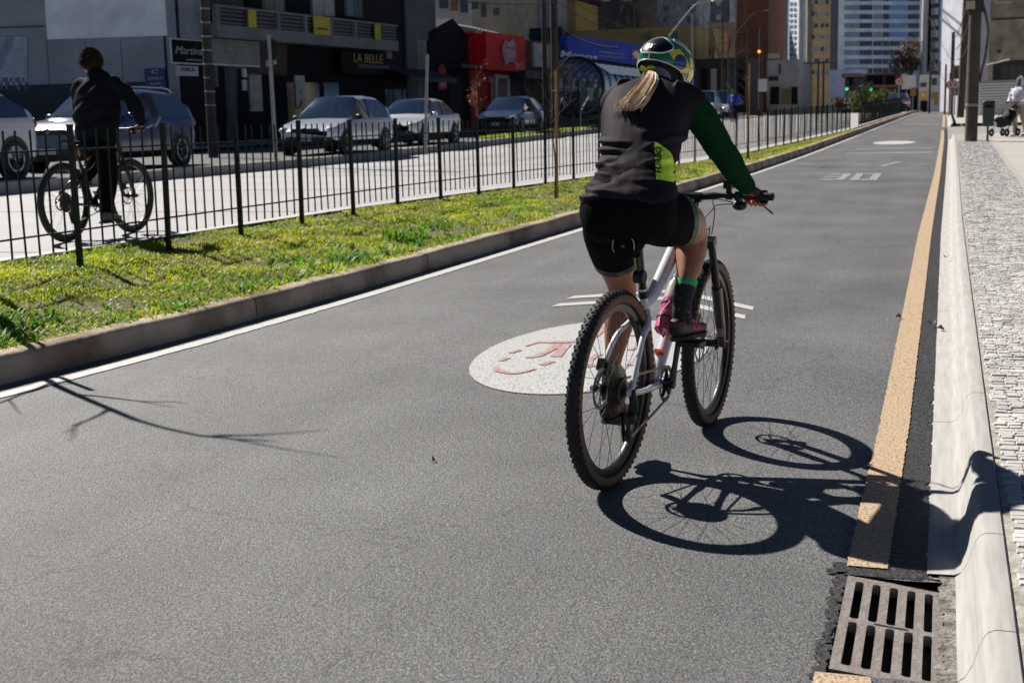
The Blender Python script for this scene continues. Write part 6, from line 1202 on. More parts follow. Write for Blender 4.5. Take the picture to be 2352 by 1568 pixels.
LA2 = [(.57, .13, 1.49, .085), (.62, .23, 1.42, .078), (.69, .285, 1.31, .072), (.735, .31, 1.23, .066), (.785, .325, 1.16, .058), (.81, .34, 1.11, .042)]
RL2 = [(.44, -.15, .92, .115), (.48, -.15, .77, .10), (.515, -.145, .62, .082), (.50, -.145, .50, .078), (.465, -.145, .36, .062), (.445, -.145, .25, .056)]
RA2 = [(.56, -.09, 1.44, .06)] + [(*p[:3], p[3] * .86) for p in RA2]; LA2 = [(.56, .02, 1.44, .06)] + [(p[0], p[1] - .02, p[2] - .012, p[3] * .82) for p in LA2]
LL2 = [(.44, -.02, .92, .115), (.54, .05, .85, .10), (.64, .10, .77, .084), (.62, .12, .68, .074), (.54, .14, .60, .06), (.48, .145, .56, .05)]
b = MB(); TR2 = [(a_[0], a_[1], a_[2], a_[3] * .87, a_[4] * .88, a_[5]) for a_ in TR2]
b.loft(torso_rings(TR2, off=-.02))
for l in (RA2, LA2, RL2, LL2): limb(b, l, off=-.015)
HC2 = Vector((.715, .075, 1.69)); HR2 = Matrix.Rotation(math.radians(28), 3, 'Z') @ Matrix.Rotation(math.radians(12), 3, 'Y')
limb(b, [(.64, .01, 1.53, .06), (.68, .045, 1.60, .056), (.70, .065, 1.66, .058)]); b.sphere(HC2, (.10, .078, .12), 20, 14, rot=HR2); b.sphere(HC2 + HR2 @ Vector((.05, 0, -.055)), (.05, .055, .06), 14, 10, rot=HR2); b.tube([HC2 + HR2 @ Vector((.09, 0, .01)), HC2 + HR2 @ Vector((.122, 0, -.03)), HC2 + HR2 @ Vector((.1, 0, -.04))], [.008, .014, .01], 8)
for s in (-1, 1): b.sphere(HC2 + HR2 @ Vector((-.005, s * .08, -.02)), (.022, .009, .032), 10, 8, rot=HR2)
for l in (RL2, LL2): b.sphere(Vector(l[-1][:3]) + Vector((.04, 0, -.05)), (.09, .035, .035), 12, 8)
me = remesh(b, .01, 4); me.materials.append(M['skin']); man = obj('person', me, label='man in a black jacket standing on his pedals behind the fence', cat='person'); man.matrix_world = M2.copy()
def jfold(co, no):
    x, y, z = co.T; d = .008 * np.sin(z * 46 + y * 14 + 2.2 * np.sin(y * 9)) * np.exp(-((z - 1.2) / .18) ** 2) + .006 * np.sin((z + y) * 30); return co + no * d[:, None]
garment('jacket', TR2[1:], [RA2, LA2], .012, .009, [JK], 4, parent=man, disp=jfold, cut=[((.655, .0, 1.59), (.6, .0, .8)), ((.43, 0, .93), (.1, 0, -1))])
q = MB(); limb(q, [(.62, .0, 1.54, .085), (.655, .02, 1.585, .082), (.665, .03, 1.61, .078)]); q.f = q.f[:-2]; q.m = q.m[:-2]; q.build('collar', JK, man, smooth=True)
garment('trousers', TR2[:3], [RL2, LL2], .008, .009, [TRS], 4, parent=man, cut=[((.44, 0, 1.0), (0, 0, 1))])
shoe(man, RL2[-1][:3], (.365, -.14, .175), (.635, -.17, .170), .046, .08, [mm('grey_shoe', (.16, .15, .15), .7, var=.3, scale=20)]); shoe(man, LL2[-1][:3], (.38, .145, .525), (.64, .155, .52), .046, .08, [mm('grey_shoe', (.16, .15, .15), .7)])
for s in (-1, 1):
    bc2 = Vector((.835 - .345 ** 1.5 * .14, s * .345, 1.052)); A_ = RA2 if s < 0 else LA2; w = Vector(A_[-1][:3]); b = MB(); hand(b, w, bc2 * .62 + w * .38 + Vector((-.015, 0, .018)), bc2, Vector((-.06, s, .0)), s); me = remesh(b, .005, 2); me.materials.append(mm('skin_warm', (.48, .17, .09), .5)); me.polygons.foreach_set('use_smooth', [True] * len(me.polygons)); obj('hand', me, man)
q = MB(); q.sphere(HC2 + HR2 @ Vector((-.022, 0, .004)), (.104, .088, .122), 18, 12, rot=HR2)
rn = random.Random(9)
for i in range(800):
    a, t = rn.random() * 6.283, rn.uniform(-.6, 1.45); nrm = Vector((math.cos(a) * math.cos(t), math.sin(a) * math.cos(t), math.sin(t)))
    if nrm.x > .35 and nrm.z < .4: continue
    p = HC2 + HR2 @ Vector((nrm.x * .103 - .012, nrm.y * .086, nrm.z * .112 + .016)); wind = Vector((-.015, .034, .004)) * rn.uniform(.2, 1.4); d = (HR2 @ nrm) * rn.uniform(.012, .032)
    q.tube([p, p + d * .6 + wind * .3, p + d + wind], [.004, .003, .0008], 4)
q.build('hair', mm('brown_hair', (.030, .016, .009), .7, var=.35, scale=40, spec=.12), man, smooth=True)
q = MB(); q.tube(cat_rom([HC2 + HR2 @ Vector((.02, .088, -.02)), HC2 + HR2 @ Vector((.07, .08, -.055)), HC2 + HR2 @ Vector((.115, .0, -.06))], 4), .018, 8, flat=.3); q.build('face_mask', mm('mask_white', (.6, .6, .6), .7), man, smooth=True)
q = MB(); q.box((.86, -.50, 1.12), (.012, .05, .11), 0, Matrix.Rotation(.5, 3, 'X') @ Matrix.Rotation(.3, 3, 'Y')); q.tube([(.835, -.40, 1.055), (.845, -.47, 1.09)], .006, 6); o = q.build('bar_mirror', mm('mirror_bright', (.8, .8, .82), .15, metal=.9), bike2)
# ---- far rider in blue
P = at_Y(1693, 300, 78); dM = Matrix.Translation(Vector((P.x - .3, 78, zb(78))) - R2)
b3 = copy_tree(bike2); b3.matrix_world = dM @ M2; b3['label'] = 'distant bike under the rider in blue'; m3 = copy_tree(man); m3.matrix_world = dM @ M2; m3['label'] = 'distant cyclist in a blue jacket and green cap beyond the fence'
for c in m3.children:
    k = c.name.split('.')[0]; mt_ = {'jacket': mm('jacket_blue', (.02, .05, .40), .6), 'hair': mm('cap_green', (.10, .35, .06), .5), 'collar': mm('jacket_blue', (.02, .05, .40), .6)}.get(k)
    if mt_: c.material_slots[0].link = 'OBJECT'; c.material_slots[0].material = mt_
# ================================================================== poles, posts, station, bins, people, trees
PCON = mm('pole_concrete', (.075, .06, .048), .85, var=.25, scale=3, bump=.3); PDRK = mm('pole_dark', (.04, .037, .033), .8, var=.3, scale=3); GALV = mm('galvanised', (.30, .30, .28), .5, metal=.4, var=.15)
def pole(label, base, h, r0, r1, m, name='utility_pole', cat='pole', top=(0, 0), bands=0, bm_=None, group='poles along the street'):
    T = thing(name, label, cat, base, group=group); q = MB(); q.tube([(0, 0, -.3), (top[0] * .5, top[1] * .5, h * .5), (top[0], top[1], h)], [r0, (r0 + r1) / 2, r1], 16); q.build('shaft', m, T, smooth=True)
    for i in range(bands):
        z = 1.4 + .36 * i; rr = r0 + (r1 - r0) * z / h + .008; q = MB(); q.lathe([(rr, -.02), (rr + .006, -.01), (rr + .006, .01), (rr, .02)], (0, 0, z), (0, 0, 1), 16); q.build('band', bm_ or GALV, T)
    return T
def xarm(T, z, L, m=PDRK, ang=0.):
    q = MB(); q.box((0, 0, z), (L, .1, .1), 0, Matrix.Rotation(ang, 3, 'Z')); q.build('cross_arm', m, T)
    for s in (-.45, -.2, .2, .45): q = MB(); q.lathe([(.03, 0), (.06, .03), (.03, .06), (.06, .09), (.02, .13)], Matrix.Rotation(ang, 3, 'Z') @ Vector((s * L, 0, 0)) + Vector((0, 0, z + .05)), (0, 0, 1), 8); q.build('insulator', mm('insulator', (.25, .2, .17), .3), T)
pl = pole('stout dark pole ringed with metal bands before the two black signs', (-18.75, 32.6, zst(32)), 9.5, .135, .105, mm('pole_brown', (.06, .048, .038), .85, var=.3, scale=4), bands=18, bm_=mm('band_pale', (.34, .30, .27), .5, metal=.3)); xarm(pl, 8.2, 2.4)
q = MB(); q.box((.18, -.05, 2.15), (.16, .16, .55)); q.build('meter_box', mm('box_dark', (.03, .03, .032), .6), pl)
def sign_post(label, base, h, disc=None, lean=(0, 0), r=.032, dr=.24, face=mm('sign_back', (.012, .012, .014), .6), faced=(0, 1, 0), group='traffic sign posts'):
    T = pole(label, base, h, r, r, GALV, 'sign_post', 'sign', lean, group=group)
    if disc: q = MB(); q.lathe([(0, -.012), (dr, -.012), (dr, .012), (0, .012)], (lean[0] * disc / h + faced[0] * .05, lean[1] * disc / h + faced[1] * .05, disc), faced, 24); q.build('sign_disc', face, T)
    return T
P = at_z(645, 368, zb(29) + .22); t = sign_post('grey post with a round sign seen from behind by the silver car', (P.x - .12, P.y, zb(P.y) + .15), 2.95, 2.62, (-.03, 0), .045, .25); q = MB(); q.box((-.09, 0, 2.3), (.07, .07, .14)); q.box((.09, 0, 2.32), (.05, .06, .1)); q.build('clamp', GALV, t)
P = at_z(985, 337, zb(39) + .22); sign_post('bare leaning grey post in front of the sedan', (P.x - .12, P.y, zb(P.y) + .15), 2.75, None, (.17, .0), .045)
p2 = pole('tall dark utility pole in front of the pharmacy', (-15.5, 55.2, zb(55) + .1), 11, .17, .13, PDRK); xarm(p2, 7.0, 2.0); xarm(p2, 6.2, 1.4, ang=.4); q = MB(); q.tube([(.1, 0, 5.6), (.8, 0, 6.3), (1.5, 0, 6.55)], .04, 8); q.sphere((1.6, 0, 6.55), (.25, .1, .06)); q.build('lamp_arm', GALV, p2)
pole('thin dark pole left of the utility pole', (at_X(1252, 200, -17.6).x, at_X(1252, 200, -17.6).y, zb(60)), 11, .12, .10, PDRK)
def street_lamp(label, base, h, arm, r=.06, m=None):
    GALV = m or globals()['GALV']
    T = thing('street_lamp', label, 'street lamp', base, group='curved street lamps'); q = MB(); q.tube(cat_rom([(0, 0, -.2), (0, 0, h * .6), (0, 0, h)], 3), r, 10); q.build('column', GALV, T, smooth=True)
    q = MB(); q.tube(cat_rom([(0, 0, h), (arm * .55, 0, h + arm * .62), (arm * .8, 0, h + arm * .70), (arm, 0, h + arm * .72)], 4), r * .7, 8); q.build('arm', GALV, T, smooth=True); q = MB(); q.sphere((arm + .2, 0, h + arm * .72), (.35, .13, .07), 12, 8); q.build('lamp_head', GALV, T, smooth=True); return T
P = at_X(1537, 83, -14.9); street_lamp('street lamp with an angled arm rising behind the helmet', (P.x, P.y, zb(P.y)), P.z - zb(P.y), 2.5); P = at_Y(1590, 120, 84); pole('thin grey pole behind the helmet', (P.x, P.y, zb(84)), 6.5, .07, .06, GALV)
P = at_Y(1690, 80, 100); street_lamp('dim street lamp in front of the brick tower', (P.x, P.y, zb(100)), P.z - zb(100), 2.2, .05, PDRK)
for i, (x, yt, Y, r, lb) in enumerate(((1660, 45, 100, .07, 'slender pole left of the brick tower'), (1880, 135, 130, .10, 'pole below the tan tower'), (1892, 140, 134, .10, 'second pole below the tan tower'), (1675, 140, 96, .12, 'short dark green pole by the low shop row'))):
    P = at_Y(x, yt, Y); tt = pole(lb, (P.x, P.y, zb(Y)), P.z - zb(Y), r, r * .8, PDRK)
    if i in (1,): xarm(tt, P.z - zb(Y) - .4, 3.0)
# signal posts
P = at_Y(1748, 62, 100); sp_ = pole('black signal post with an amber lamp and a white plate', (P.x, P.y, zb(100)), P.z - zb(100), .14, .12, PDRK, 'signal_post', 'traffic signal')
q = MB(); z = at_Y(1748, 119, 100).z - zb(100); q.sphere((-.1, -.16, z), .11); q.build('amber_lamp', mm('amber_glow', (.7, .25, .02), .4, emit=(1, .35, .03, 1.2)), sp_); z0 = at_Y(1752, 211, 100).z - zb(100); z1 = at_Y(1752, 182, 100).z - zb(100); q = MB(); q.bx(-.15, .48, -.2, -.15, z0, z1); q.build('white_plate', mm('plate_white', (.60, .62, .66), .5), sp_)
for i, (x, y, Y) in enumerate(((1945, 205, 120), (2000, 206, 122), (2031, 233, 118))):
    P = at_Y(x, y, Y); T = thing('traffic_light', ['green traffic light hanging over the far busway', 'green traffic light above the far bushes', 'low green traffic light by the far fence end'][i], 'traffic light', (P.x, P.y, zr(Y)), group='green traffic lights'); hz_ = P.z - zr(Y)
    q = MB(); q.tube([(.0, .2, 0), (.0, .2, hz_ + .5)], .06, 8); q.build('post', PDRK, T); q = MB(); q.box((0, .05, hz_ + .28), (.34, .25, .95)); q.build('housing', PDRK, T)
    q = MB(); q.lathe([(.09, 0), (.13, .02), (.14, 0)], (0, -.09, hz_), (0, -1, 0), 14); q.lathe([(0, .01), (.13, .01)], (0, -.09, hz_), (0, -1, 0), 14); q.build('green_lens', mm('green_glow', (.05, .6, .4), .4, emit=(.05, 1, .55, .5)), T)
# right-hand poles
P = at_z(2230, 322, .53); pr = pole('thick concrete utility pole beside the litter bin', (P.x, P.y, zr(P.y) + .14), 9, .165, .15, PCON, top=(.02, 0)); 
q = MB(); q.box((.0, -.06, 3.9), (.42, .40, .95)); q.build('junction_box', PDRK, pr); q = MB(); q.box((.72, 0, 3.95), (.42, .3, .62)); q.build('meter_box', mm('box_grey', (.24, .25, .25), .6), pr); q = MB(); q.tube(cat_rom([(.2, 0, 3.6), (.34, 0, 3.0), (.3, 0, 2.3), (.22, 0, 1.9), (.18, 0, 1.6)], 5), .035, 8); q.build('cable_loop', mm('cable_wrap', (.10, .085, .07), .8, var=.4, scale=6), pr)
q = MB(); q.lathe([(.17, -.04), (.176, 0), (.17, .04)], (0, 0, .98), (0, 0, 1), 16); q.build('band', GALV, pr); q = MB(); q.box((-.12, -.2, 3.6), (.22, .14, .22)); q.build('lamp_box', mm('lamp_cover', (.45, .40, .30), .5), pr)
P = at_z(2205, 278, .75); pole('second concrete pole behind the thick one', (P.x, P.y, zr(P.y) + .15), 11, .19, .16, PCON, top=(.25, 0))
for i, (x, yt, Y, r, lb) in enumerate(((2190, 78, 88, .12, 'dark pole with transformers at the far pavement'), (2173, 152, 92, .07, 'slim pole before the grey wall'), (2137, 150, 100, .08, 'slim pole by the white tower'), (2183, 172, 84, .06, 'short post carrying round road signs'))):
    P = at_Y(x, yt, Y); T = pole(lb, (P.x, P.y, zr(Y) + .1), P.z - zr(Y), r, r * .85, PDRK)
    if i == 0:
        for dz in (.6, 1.6): q = MB(); q.cyl((.25, 0, P.z - zr(Y) - 2.2 - dz), (.25, 0, P.z - zr(Y) - 1.4 - dz), .28, n=12); q.build('transformer', PDRK, T)
RIM = mm('sign_red_rim', (.5, .05, .03), .5); FCE = mm('sign_face', (.55, .52, .50), .5)
for i, (x, y, Y, r, lb) in enumerate(((2184, 195, 83.5, .26, 'round red rimmed sign nearest the concrete poles'), (2194, 195, 82, .24, 'round sign half hidden by the concrete pole'), (2065, 188, 96, .27, 'round speed limit sign on a post by the far fence'))):
    P = at_Y(x, y, Y); T = thing('road_sign', lb, 'road sign', (P.x, P.y, zr(Y)), group='round road signs'); h = P.z - zr(Y); q = MB(); q.cyl((0, .04, -.2), (0, .04, h + .3), .04, n=8); q.build('post', GALV, T); q = MB(); q.lathe([(r * .75, 0), (r, 0), (r, -.02), (r * .75, -.012)], (0, -.02, h), (0, -1, 0), 24, closed=True); q.build('rim', RIM, T); q = MB(); q.lathe([(0, .004), (r * .75, .004)], (0, -.02, h), (0, -1, 0), 24); q.build('face', FCE, T)
    tm = text_mesh('30', r * .8, .003, True, mt=mm('print_black', (.01, .01, .01), .6)); o = obj('lettering', tm, T); o.rotation_euler = (math.pi / 2, 0, 0); o.location = (0, -.035, h)
# litter bin
P = at_z(2268, 322, .53); T = thing('litter_bin', 'dark grey hanging litter bin on a short post on the pavement', 'litter bin', (P.x, P.y, zr(P.y) + .15)); zz = zr(P.y) + .15
q = MB(); q.cyl((0, .0, -.05), (0, 0, .95), .03, n=10); q.build('post', mm('bin_post', (.07, .06, .055), .6), T)
q = MB(); rings = []
for z, w, d in ((.40, .125, .10), (.42, .145, .12), (.98, .165, .135), (1.04, .16, .13), (1.075, .12, .10)): rings.append([Vector((w * math.copysign(abs(math.cos(t)) ** .45, math.cos(t)), -.14 + d * math.copysign(abs(math.sin(t)) ** .45, math.sin(t)), z)) for t in np.linspace(0, 6.283, 24, endpoint=False)])
q.loft(rings); q.build('bin_body', mm('bin_grey', (.035, .037, .045), .5), T, smooth=True); q = MB(); q.box((0, -.282, .93), (.2, .012, .07)); q.build('bin_slot', DGL, T)
# bus tube station
Yt = 61.; Xt = -16.15; rt_ = 1.32; zc = zb(Yt) + .75 + rt_; Lt = 19.
T = thing('tube_station', 'glass bus tube station with dark ring ribs before the pharmacy', 'bus station', (Xt, Yt, zb(Yt))); bpy.context.view_layer.update()
rb_ = mm('rib_dark', (.012, .018, .018), .4, metal=.3); gd_ = mm('tube_glass', (.02, .035, .035), .08, spec=.8, alpha=.55); lb_ = mm('tube_glass_reflect', (.30, .50, .80), .3)
nR = 15
for i in range(nR):
    y = Lt * i / (nR - 1); q = MB(); q.tube([Vector((rt_ * math.cos(t), y, zc - zb(Yt) + rt_ * math.sin(t))) for t in np.linspace(0, 2 * math.pi, 41)], .085 if i == 0 else .05, 6, caps=False); q.build('ring_rib', rb_, T, smooth=True)
for i in range(nR - 1):
    y0, y1 = Lt * i / (nR - 1) + .05, Lt * (i + 1) / (nR - 1) - .05
    for k in range(8):
        t0, t1 = math.radians(-40 + 32.5 * k), math.radians(-40 + 32.5 * (k + 1) - 1.5); q = MB(); q.loft([[Vector((rt_ * .99 * math.cos(t), y, zc - zb(Yt) + rt_ * .99 * math.sin(t))) for t in np.linspace(t0, t1, 5)] for y in (y0, y1)], caps=False, closed=False); q.build('glass_panel', lb_ if k in (0, 1, 2) else gd_, T, smooth=True)  # right-hand glass coloured pale blue to stand for its reflection
q = MB(); q.bx(-1.1, 1.1, 0, Lt, .55, .78); q.build('floor', cm('plat', (.10, .10, .10)), T); q = MB()
for i in range(4): q.bx(-.6, .6, -.35 * (i + 1), -.35 * i, -.1, .6 - .15 * i)
q.build('steps', cm('plat', (.10, .10, .10)), T)
q = MB(); q.bx(-.7, -.2, 1.5, 2.3, .78, 1.9); q.build('turnstile', PDRK, T)
for s in (-1, 1): q = MB(); q.tube([(s * .6, -1.5, .0), (s * .6, -1.5, .95), (s * .6, 0, 1.6)], .025, 6); q.build('handrail', GALV, T)
for i in range(6): q = MB(); q.bx(-.6, -.35, 3.5 + i * 2.4, 4.6 + i * 2.4, 1.5, 2.1); q.build('poster', mm('poster_tube', (.30, .32, .25), .6, scale=2, col2=(.08, .09, .06)), T)  # pale olive posters with darker blotches
q = MB(); q.quad((rt_ * .7, 0, zc - zb(Yt) + rt_ * .78), (rt_ * 1.25, 0, zc - zb(Yt) + rt_ * .42), (rt_ * 1.25, Lt, zc - zb(Yt) + rt_ * .42), (rt_ * .7, Lt, zc - zb(Yt) + rt_ * .78)); q.build('side_roof', mm('tube_eave', (.24, .27, .33), .5, metal=.2), T)
# planted island by the station, with a rust-leaved sapling
isl = strip('traffic_island', 46.5, 60, 1, lambda Y: -16.0, lambda Y: -15.08, lambda X, Y: zb(Y) + .215, 2, M['soil'], **ST)
vs = []; fs = []; ms = []
for i in range(3200): Y = pn.uniform(46.6, 60); X = pn.uniform(-15.95, -15.12); blade(X, Y, zb(Y) + .21, pn.uniform(.04, .13), .014, pn.random() * 6.28, pn.uniform(.3, 1.4), 0 if pn.random() < .7 else 1)
me = bpy.data.meshes.new('grass'); me.from_pydata(vs, [], fs)
for m in GM: me.materials.append(m)
me.polygons.foreach_set('material_index', ms); me.update(); obj('grass', me, label='tufts of grass on the small traffic island', cat='grass', kind='stuff')
P = at_X(1093, 290, -15.4); sapling('young tree with rust red leaves in front of the red shop', (P.x, P.y, zb(P.y) + .2), 1.75, (0, 0), random.Random(2), .75, .03, True, 1.7, 150, stx=.05)
# trees
def leafy(label, loc, rx, rz_, n, mats, s=.25, trunk=1.2, seed=1, group='trees along the far street'):
    rn = random.Random(seed); T = thing('tree', label, 'tree', loc, group=group); q = MB(); q.tube([(0, 0, -.2), (.1, 0, trunk), (.0, .1, trunk + rz_)], [.12, .10, .05], 8)
    for k in range(5): a = rn.random() * 6.28; q.tube([(.05, 0, trunk * .9), (rx * .5 * math.cos(a), rx * .5 * math.sin(a), trunk + rz_ * rn.uniform(.4, 1.1))], [.07, .02], 6)
    q.build('trunk', M['bark'], T); c = MB(); lobes = [(rn.uniform(-.6, .6) * rx, rn.uniform(-.6, .6) * rx, trunk + rz_ * rn.uniform(.3, 1.3), rn.uniform(.35, .6)) for _ in range(9)]
    for i in range(n):
        lx, ly, lz, lr = rn.choice(lobes); d = Vector((rn.gauss(0, 1), rn.gauss(0, 1), rn.gauss(0, 1))).normalized() * (rn.random() ** .4); p = Vector((lx + d.x * lr * rx, ly + d.y * lr * rx, lz + d.z * lr * rz_)); R3 = Matrix.Rotation(rn.random() * 6.28, 3, 'Z') @ Matrix.Rotation(rn.uniform(-1.4, 1.4), 3, 'X'); ss = s * rn.uniform(.5, 1.1)
        c.add([p + R3 @ Vector(v) for v in ((0, -ss, 0), (ss * .45, 0, .02), (0, ss, 0), (-ss * .45, 0, .02))], [(0, 1, 2, 3)], rn.randrange(len(mats)))
    c.build('crown', mats, T); return T
LG = [leaf_mat('leaf_mid', (.07, .13, .02), .35), leaf_mat('leaf_dark', (.035, .07, .015), .3), leaf_mat('leaf_gold', (.17, .15, .03), .35)]
for i, (x, y, Y, rx, rz_, lb, mt_) in enumerate(((1958, 250, 118, .8, .8, 'golden green bush by the far fence', [LG[0], LG[2]]), (1984, 245, 116, .9, 1.2, 'tallest green bush by the far fence', [LG[0], LG[1]]), (2012, 248, 114, .8, .8, 'mid green bush right of the tallest one', [LG[0], LG[2]]), (2038, 245, 113, .7, .9, 'thin golden tree by the round speed sign', [LG[2], LG[0]]), (1925, 250, 122, .9, .6, 'red leaved shrub left of the bushes', [leaf_mat('leaf_red', (.22, .05, .03), .3), LG[1]]))):
    P = at_Y(x, y, Y); leafy(lb, (P.x, P.y, zr(Y)), rx, rz_, 500, mt_, .16, .45, i)
P = at_Y(2088, 258, 150); leafy('large dark brown tree before the office tower', (P.x, P.y, zr(150)), 2.0, 2.0, 1500, [leaf_mat('leaf_brown', (.22, .17, .10), .2), leaf_mat('leaf_umber', (.14, .11, .07), .2)], .22, 4.2, 11)
def bare_tree(label, loc, h, seed, r=.12, cr=3.):
    rn = random.Random(seed); T = thing('bare_tree', label, 'tree', loc, group='leafless trees behind the pharmacy'); q = MB(); pts = [Vector((0, 0, -.2)), Vector((.1, .05, h * .3)), Vector((.0, 0, h * .6))]; q.tube(pts, [r, r * .8, r * .6], 8); q.build('trunk', M['bark'], T); c = MB()
    for k in range(6): a = k * 1.05 + rn.random(); twigs(c, Vector((.05, 0, h * rn.uniform(.3, .6))), Vector((math.cos(a) * .5, math.sin(a) * .5, 1)), cr * rn.uniform(.7, 1.1), r * .4, 3, rn, .55, (2, 4))
    c.build('crown', mm('twig', (.055, .048, .035), .9, var=.3), T); return T
for i, (x, Y, lb) in enumerate(((1500, 122, 'bare tree right above the pharmacy sign'), (1560, 126, 'bare tree behind the angled street lamp'), (1640, 130, 'bare tree before the grey concrete house'), (1455, 118, 'bare tree above the mustard wall'))):
    P = at_Y(x, 200, Y); bare_tree(lb, (P.x, P.y, zb(Y)), 8.5, 20 + i, .16, 4.2)
P = at_Y(1722, 250, 60); 
# pedestrian with pushchair
P = at_z(2338, 312, .55); base = Vector((P.x + .02, P.y, zr(P.y) + .15)); PM = Matrix.Translation(base) @ Matrix.Rotation(-math.pi / 2 - .6, 4, 'Z')     # x forward: walking towards us
TRp = [(0, 0, .86, .16, .13, 0), (-.01, 0, .98, .205, .16, 0), (0, 0, 1.12, .22, .17, 0), (.0, 0, 1.27, .225, .16, 0), (-.01, 0, 1.37, .20, .13, 0), (-.01, 0, 1.43, .12, .10, 0), (.0, 0, 1.48, .07, .07, 0)]
RAp = [(0, -.19, 1.35, .075), (.02, -.26, 1.2, .068), (.08, -.27, 1.05, .06), (.2, -.25, .98, .05), (.27, -.22, .98, .04)]; LAp = [(a, -b_, c, d) for a, b_, c, d in RAp]
RLp = [(.0, -.10, .9, .11), (.09, -.10, .7, .095), (.11, -.10, .5, .08), (.05, -.10, .3, .07), (.06, -.10, .09, .06)]; LLp = [(.0, .10, .9, .11), (-.03, .10, .7, .095), (-.06, .10, .5, .08), (-.16, .10, .3, .07), (-.18, .10, .10, .06)]
b = MB(); b.loft(torso_rings(TRp, off=-.015))
for l in (RAp, LAp, RLp, LLp): limb(b, l, off=-.012)
b.sphere((.03, 0, 1.60), (.095, .075, .115), 16, 12); limb(b, [(0, 0, 1.42, .055), (.02, 0, 1.52, .055)]); b.tube([(.12, 0, 1.60), (.14, 0, 1.575), (.12, 0, 1.565)], [.008, .013, .009], 8)
for s in (-1, 1): hand(b, (.27, s * .22, .98), (.33, s * .22, .985), (.36, s * .22, .98), (0, s, 0), s)
me = remesh(b, .011, 4); me.materials.append(mm('skin_dark', (.12, .05, .03), .5)); ped = obj('person', me, label='pedestrian in a white hooded top and beige trousers pushing a pushchair', cat='person'); ped.matrix_world = PM
WH = mm('hoodie_white', (.66, .66, .72), .8, var=.06, scale=8, bump=.2); BG = mm('trousers_beige', (.42, .36, .27), .8, var=.08, scale=8)
garment('hooded_top', TRp[1:], [RAp, LAp], .012, .011, [WH], 4, parent=ped, disp=jfold, cut=[((0, 0, .93), (0, 0, -1))]); garment('trousers', TRp[:2], [RLp, LLp], .01, .011, [BG], 4, parent=ped, cut=[((0, 0, 1.0), (0, 0, 1))])
q = MB(); q.loft([[Vector((.01 + .115 * math.cos(t) * s + dx, .105 * math.sin(t) * s, z)) for t in np.linspace(.75, 2 * math.pi - .75, 18)] for z, s, dx in ((1.40, 1.15, .0), (1.48, .95, .0), (1.56, 1.02, 0), (1.64, 1.0, 0), (1.70, .8, 0), (1.735, .4, 0), (1.742, .05, 0))], caps=False, closed=False); o = q.build('hood', WH, ped, smooth=True, ang=180); sm = o.modifiers.new('solid', 'SOLIDIFY'); sm.thickness = .02
for l, dx in ((RLp, 0), (LLp, 0)): c0_ = Vector(l[-1][:3]); shoe(ped, c0_, (c0_.x - .09, c0_.y, .012), (c0_.x + .19, c0_.y, .012), .05, .09, [mm('shoe_white', (.6, .6, .6), .6)])
q = MB(); q.tube([(.02, -.08, 1.40), (.15, -.12, 1.2), (.02, -.2, 1.0)], .012, 6); q.build('bag_strap', M['plastic'], ped)
pc = thing('pushchair', 'black pushchair in front of the pedestrian in white', 'pushchair', mw=PM @ Matrix.Translation((.72, .0, 0)))
q = MB(); q.tube(cat_rom([(-.36, -.24, .98), (-.36, .24, .98)], 2), .016, 8)
for s in (-1, 1): q.tube([(-.36, s * .24, .98), (.05, s * .24, .5), (.28, s * .24, .16)], .014, 8); q.tube([(-.25, s * .24, .15), (.02, s * .24, .52)], .014, 8)
q.build('frame', M['plastic'], pc, smooth=True); q = MB(); q.loft([[Vector((x, .22 * math.cos(t), z + .16 * math.sin(t))) for t in np.linspace(0, 6.28, 14, endpoint=False)] for x, z in ((-.22, .62), (-.05, .5), (.12, .42), (.28, .42))]); q.build('seat', mm('pram_cloth', (.015, .015, .02), .8), pc, smooth=True)
q = MB(); q.loft([[Vector((-.12 + .28 * math.sin(t) * 1., .22 * c, .62 + .30 * math.cos(t))) for t in np.linspace(-.9, 1.0, 9)] for c in (-1, -.5, 0, .5, 1)], caps=False, closed=False); q.build('canopy', mm('pram_cloth', (.015, .015, .02), .8), pc, smooth=True)
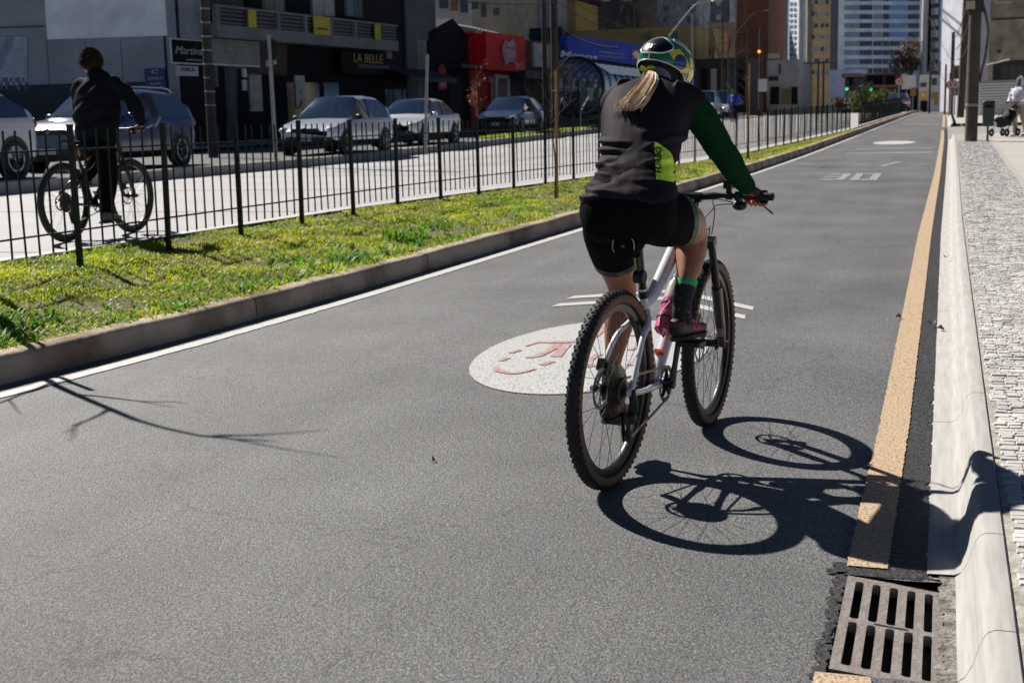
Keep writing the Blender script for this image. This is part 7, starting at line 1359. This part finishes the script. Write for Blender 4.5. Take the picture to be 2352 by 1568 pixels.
for x in (-.27, .30):
    for s in (-1, 1): q = MB(); q.lathe([(.05, -.02), (.11, -.02), (.12, 0), (.11, .02), (.05, .02)], (x, s * .25, .12), (0, 1, 0), 18); q.build('wheel', TYR, pc, smooth=True)
q = MB(); q.sphere((.30, -.16, .36), (.08, .08, .07)); q.build('white_bundle', WH, pc, smooth=True)
# overhead cables
def cable(label, a, c, sag, r=.02):
    a, c = Vector(a), Vector(c); q = MB(); q.tube([a.lerp(c, t) - Vector((0, 0, sag * 4 * t * (1 - t))) for t in np.linspace(0, 1, 14)], r, 5); q.build('overhead_cable', mm('cable_black', (.012, .012, .013), .6), None, label=label, cat='cable', group='overhead cables')
A1, A2, A3, A4 = Vector((-18.75, 32.6, 8.6)), Vector((-15.5, 55.2, 7.6)), Vector((at_Y(1690, 80, 100).x, 100, 7.4)), Vector((-20, 5, 8.8))
for i, (dz, dx) in enumerate(((0, 0), (-.25, .6), (-.9, -.3), (-1.5, .1))):
    cable('overhead cable from the banded pole to the utility pole, %s strand' % ('topmost', 'second', 'third', 'lowest')[i], A1 + Vector((dx, 0, dz)), A2 + Vector((dx, 0, dz)), .35 + .2 * i)
    cable('overhead cable beyond the utility pole, %s strand' % ('topmost', 'second', 'third', 'lowest')[i], A2 + Vector((dx, 0, dz)), A3 + Vector((dx, 0, dz)), .6 + .2 * i)
Pa = Vector((pr.location.x, pr.location.y, 5.2)); Pb = Vector((at_Y(2190, 78, 88).x, 88, at_Y(2190, 90, 88).z))
for i in range(3): cable('overhead cable between the right hand poles, %s strand' % ('top', 'middle', 'bottom')[i], Pa + Vector((.1 * i, 0, -.5 * i)), Pb + Vector((.1 * i, 0, -.6 * i)), .5, .02)
for i, (x0, y0, Y0, x1, y1, Y1) in enumerate(((2135, 40, 100, 2200, 160, 60), (2135, 120, 100, 2180, 200, 90), (2160, 15, 90, 2215, 95, 60))):
    cable('stay cable crossing the grey party wall, %s one' % ('longest', 'lowest', 'upper')[i], at_Y(x0, y0, Y0), at_Y(x1, y1, Y1), .2, .014)
cable('cable drooping across the mustard wall', at_Y(1290, 66, 78), at_Y(1420, 110, 76), .3, .05)
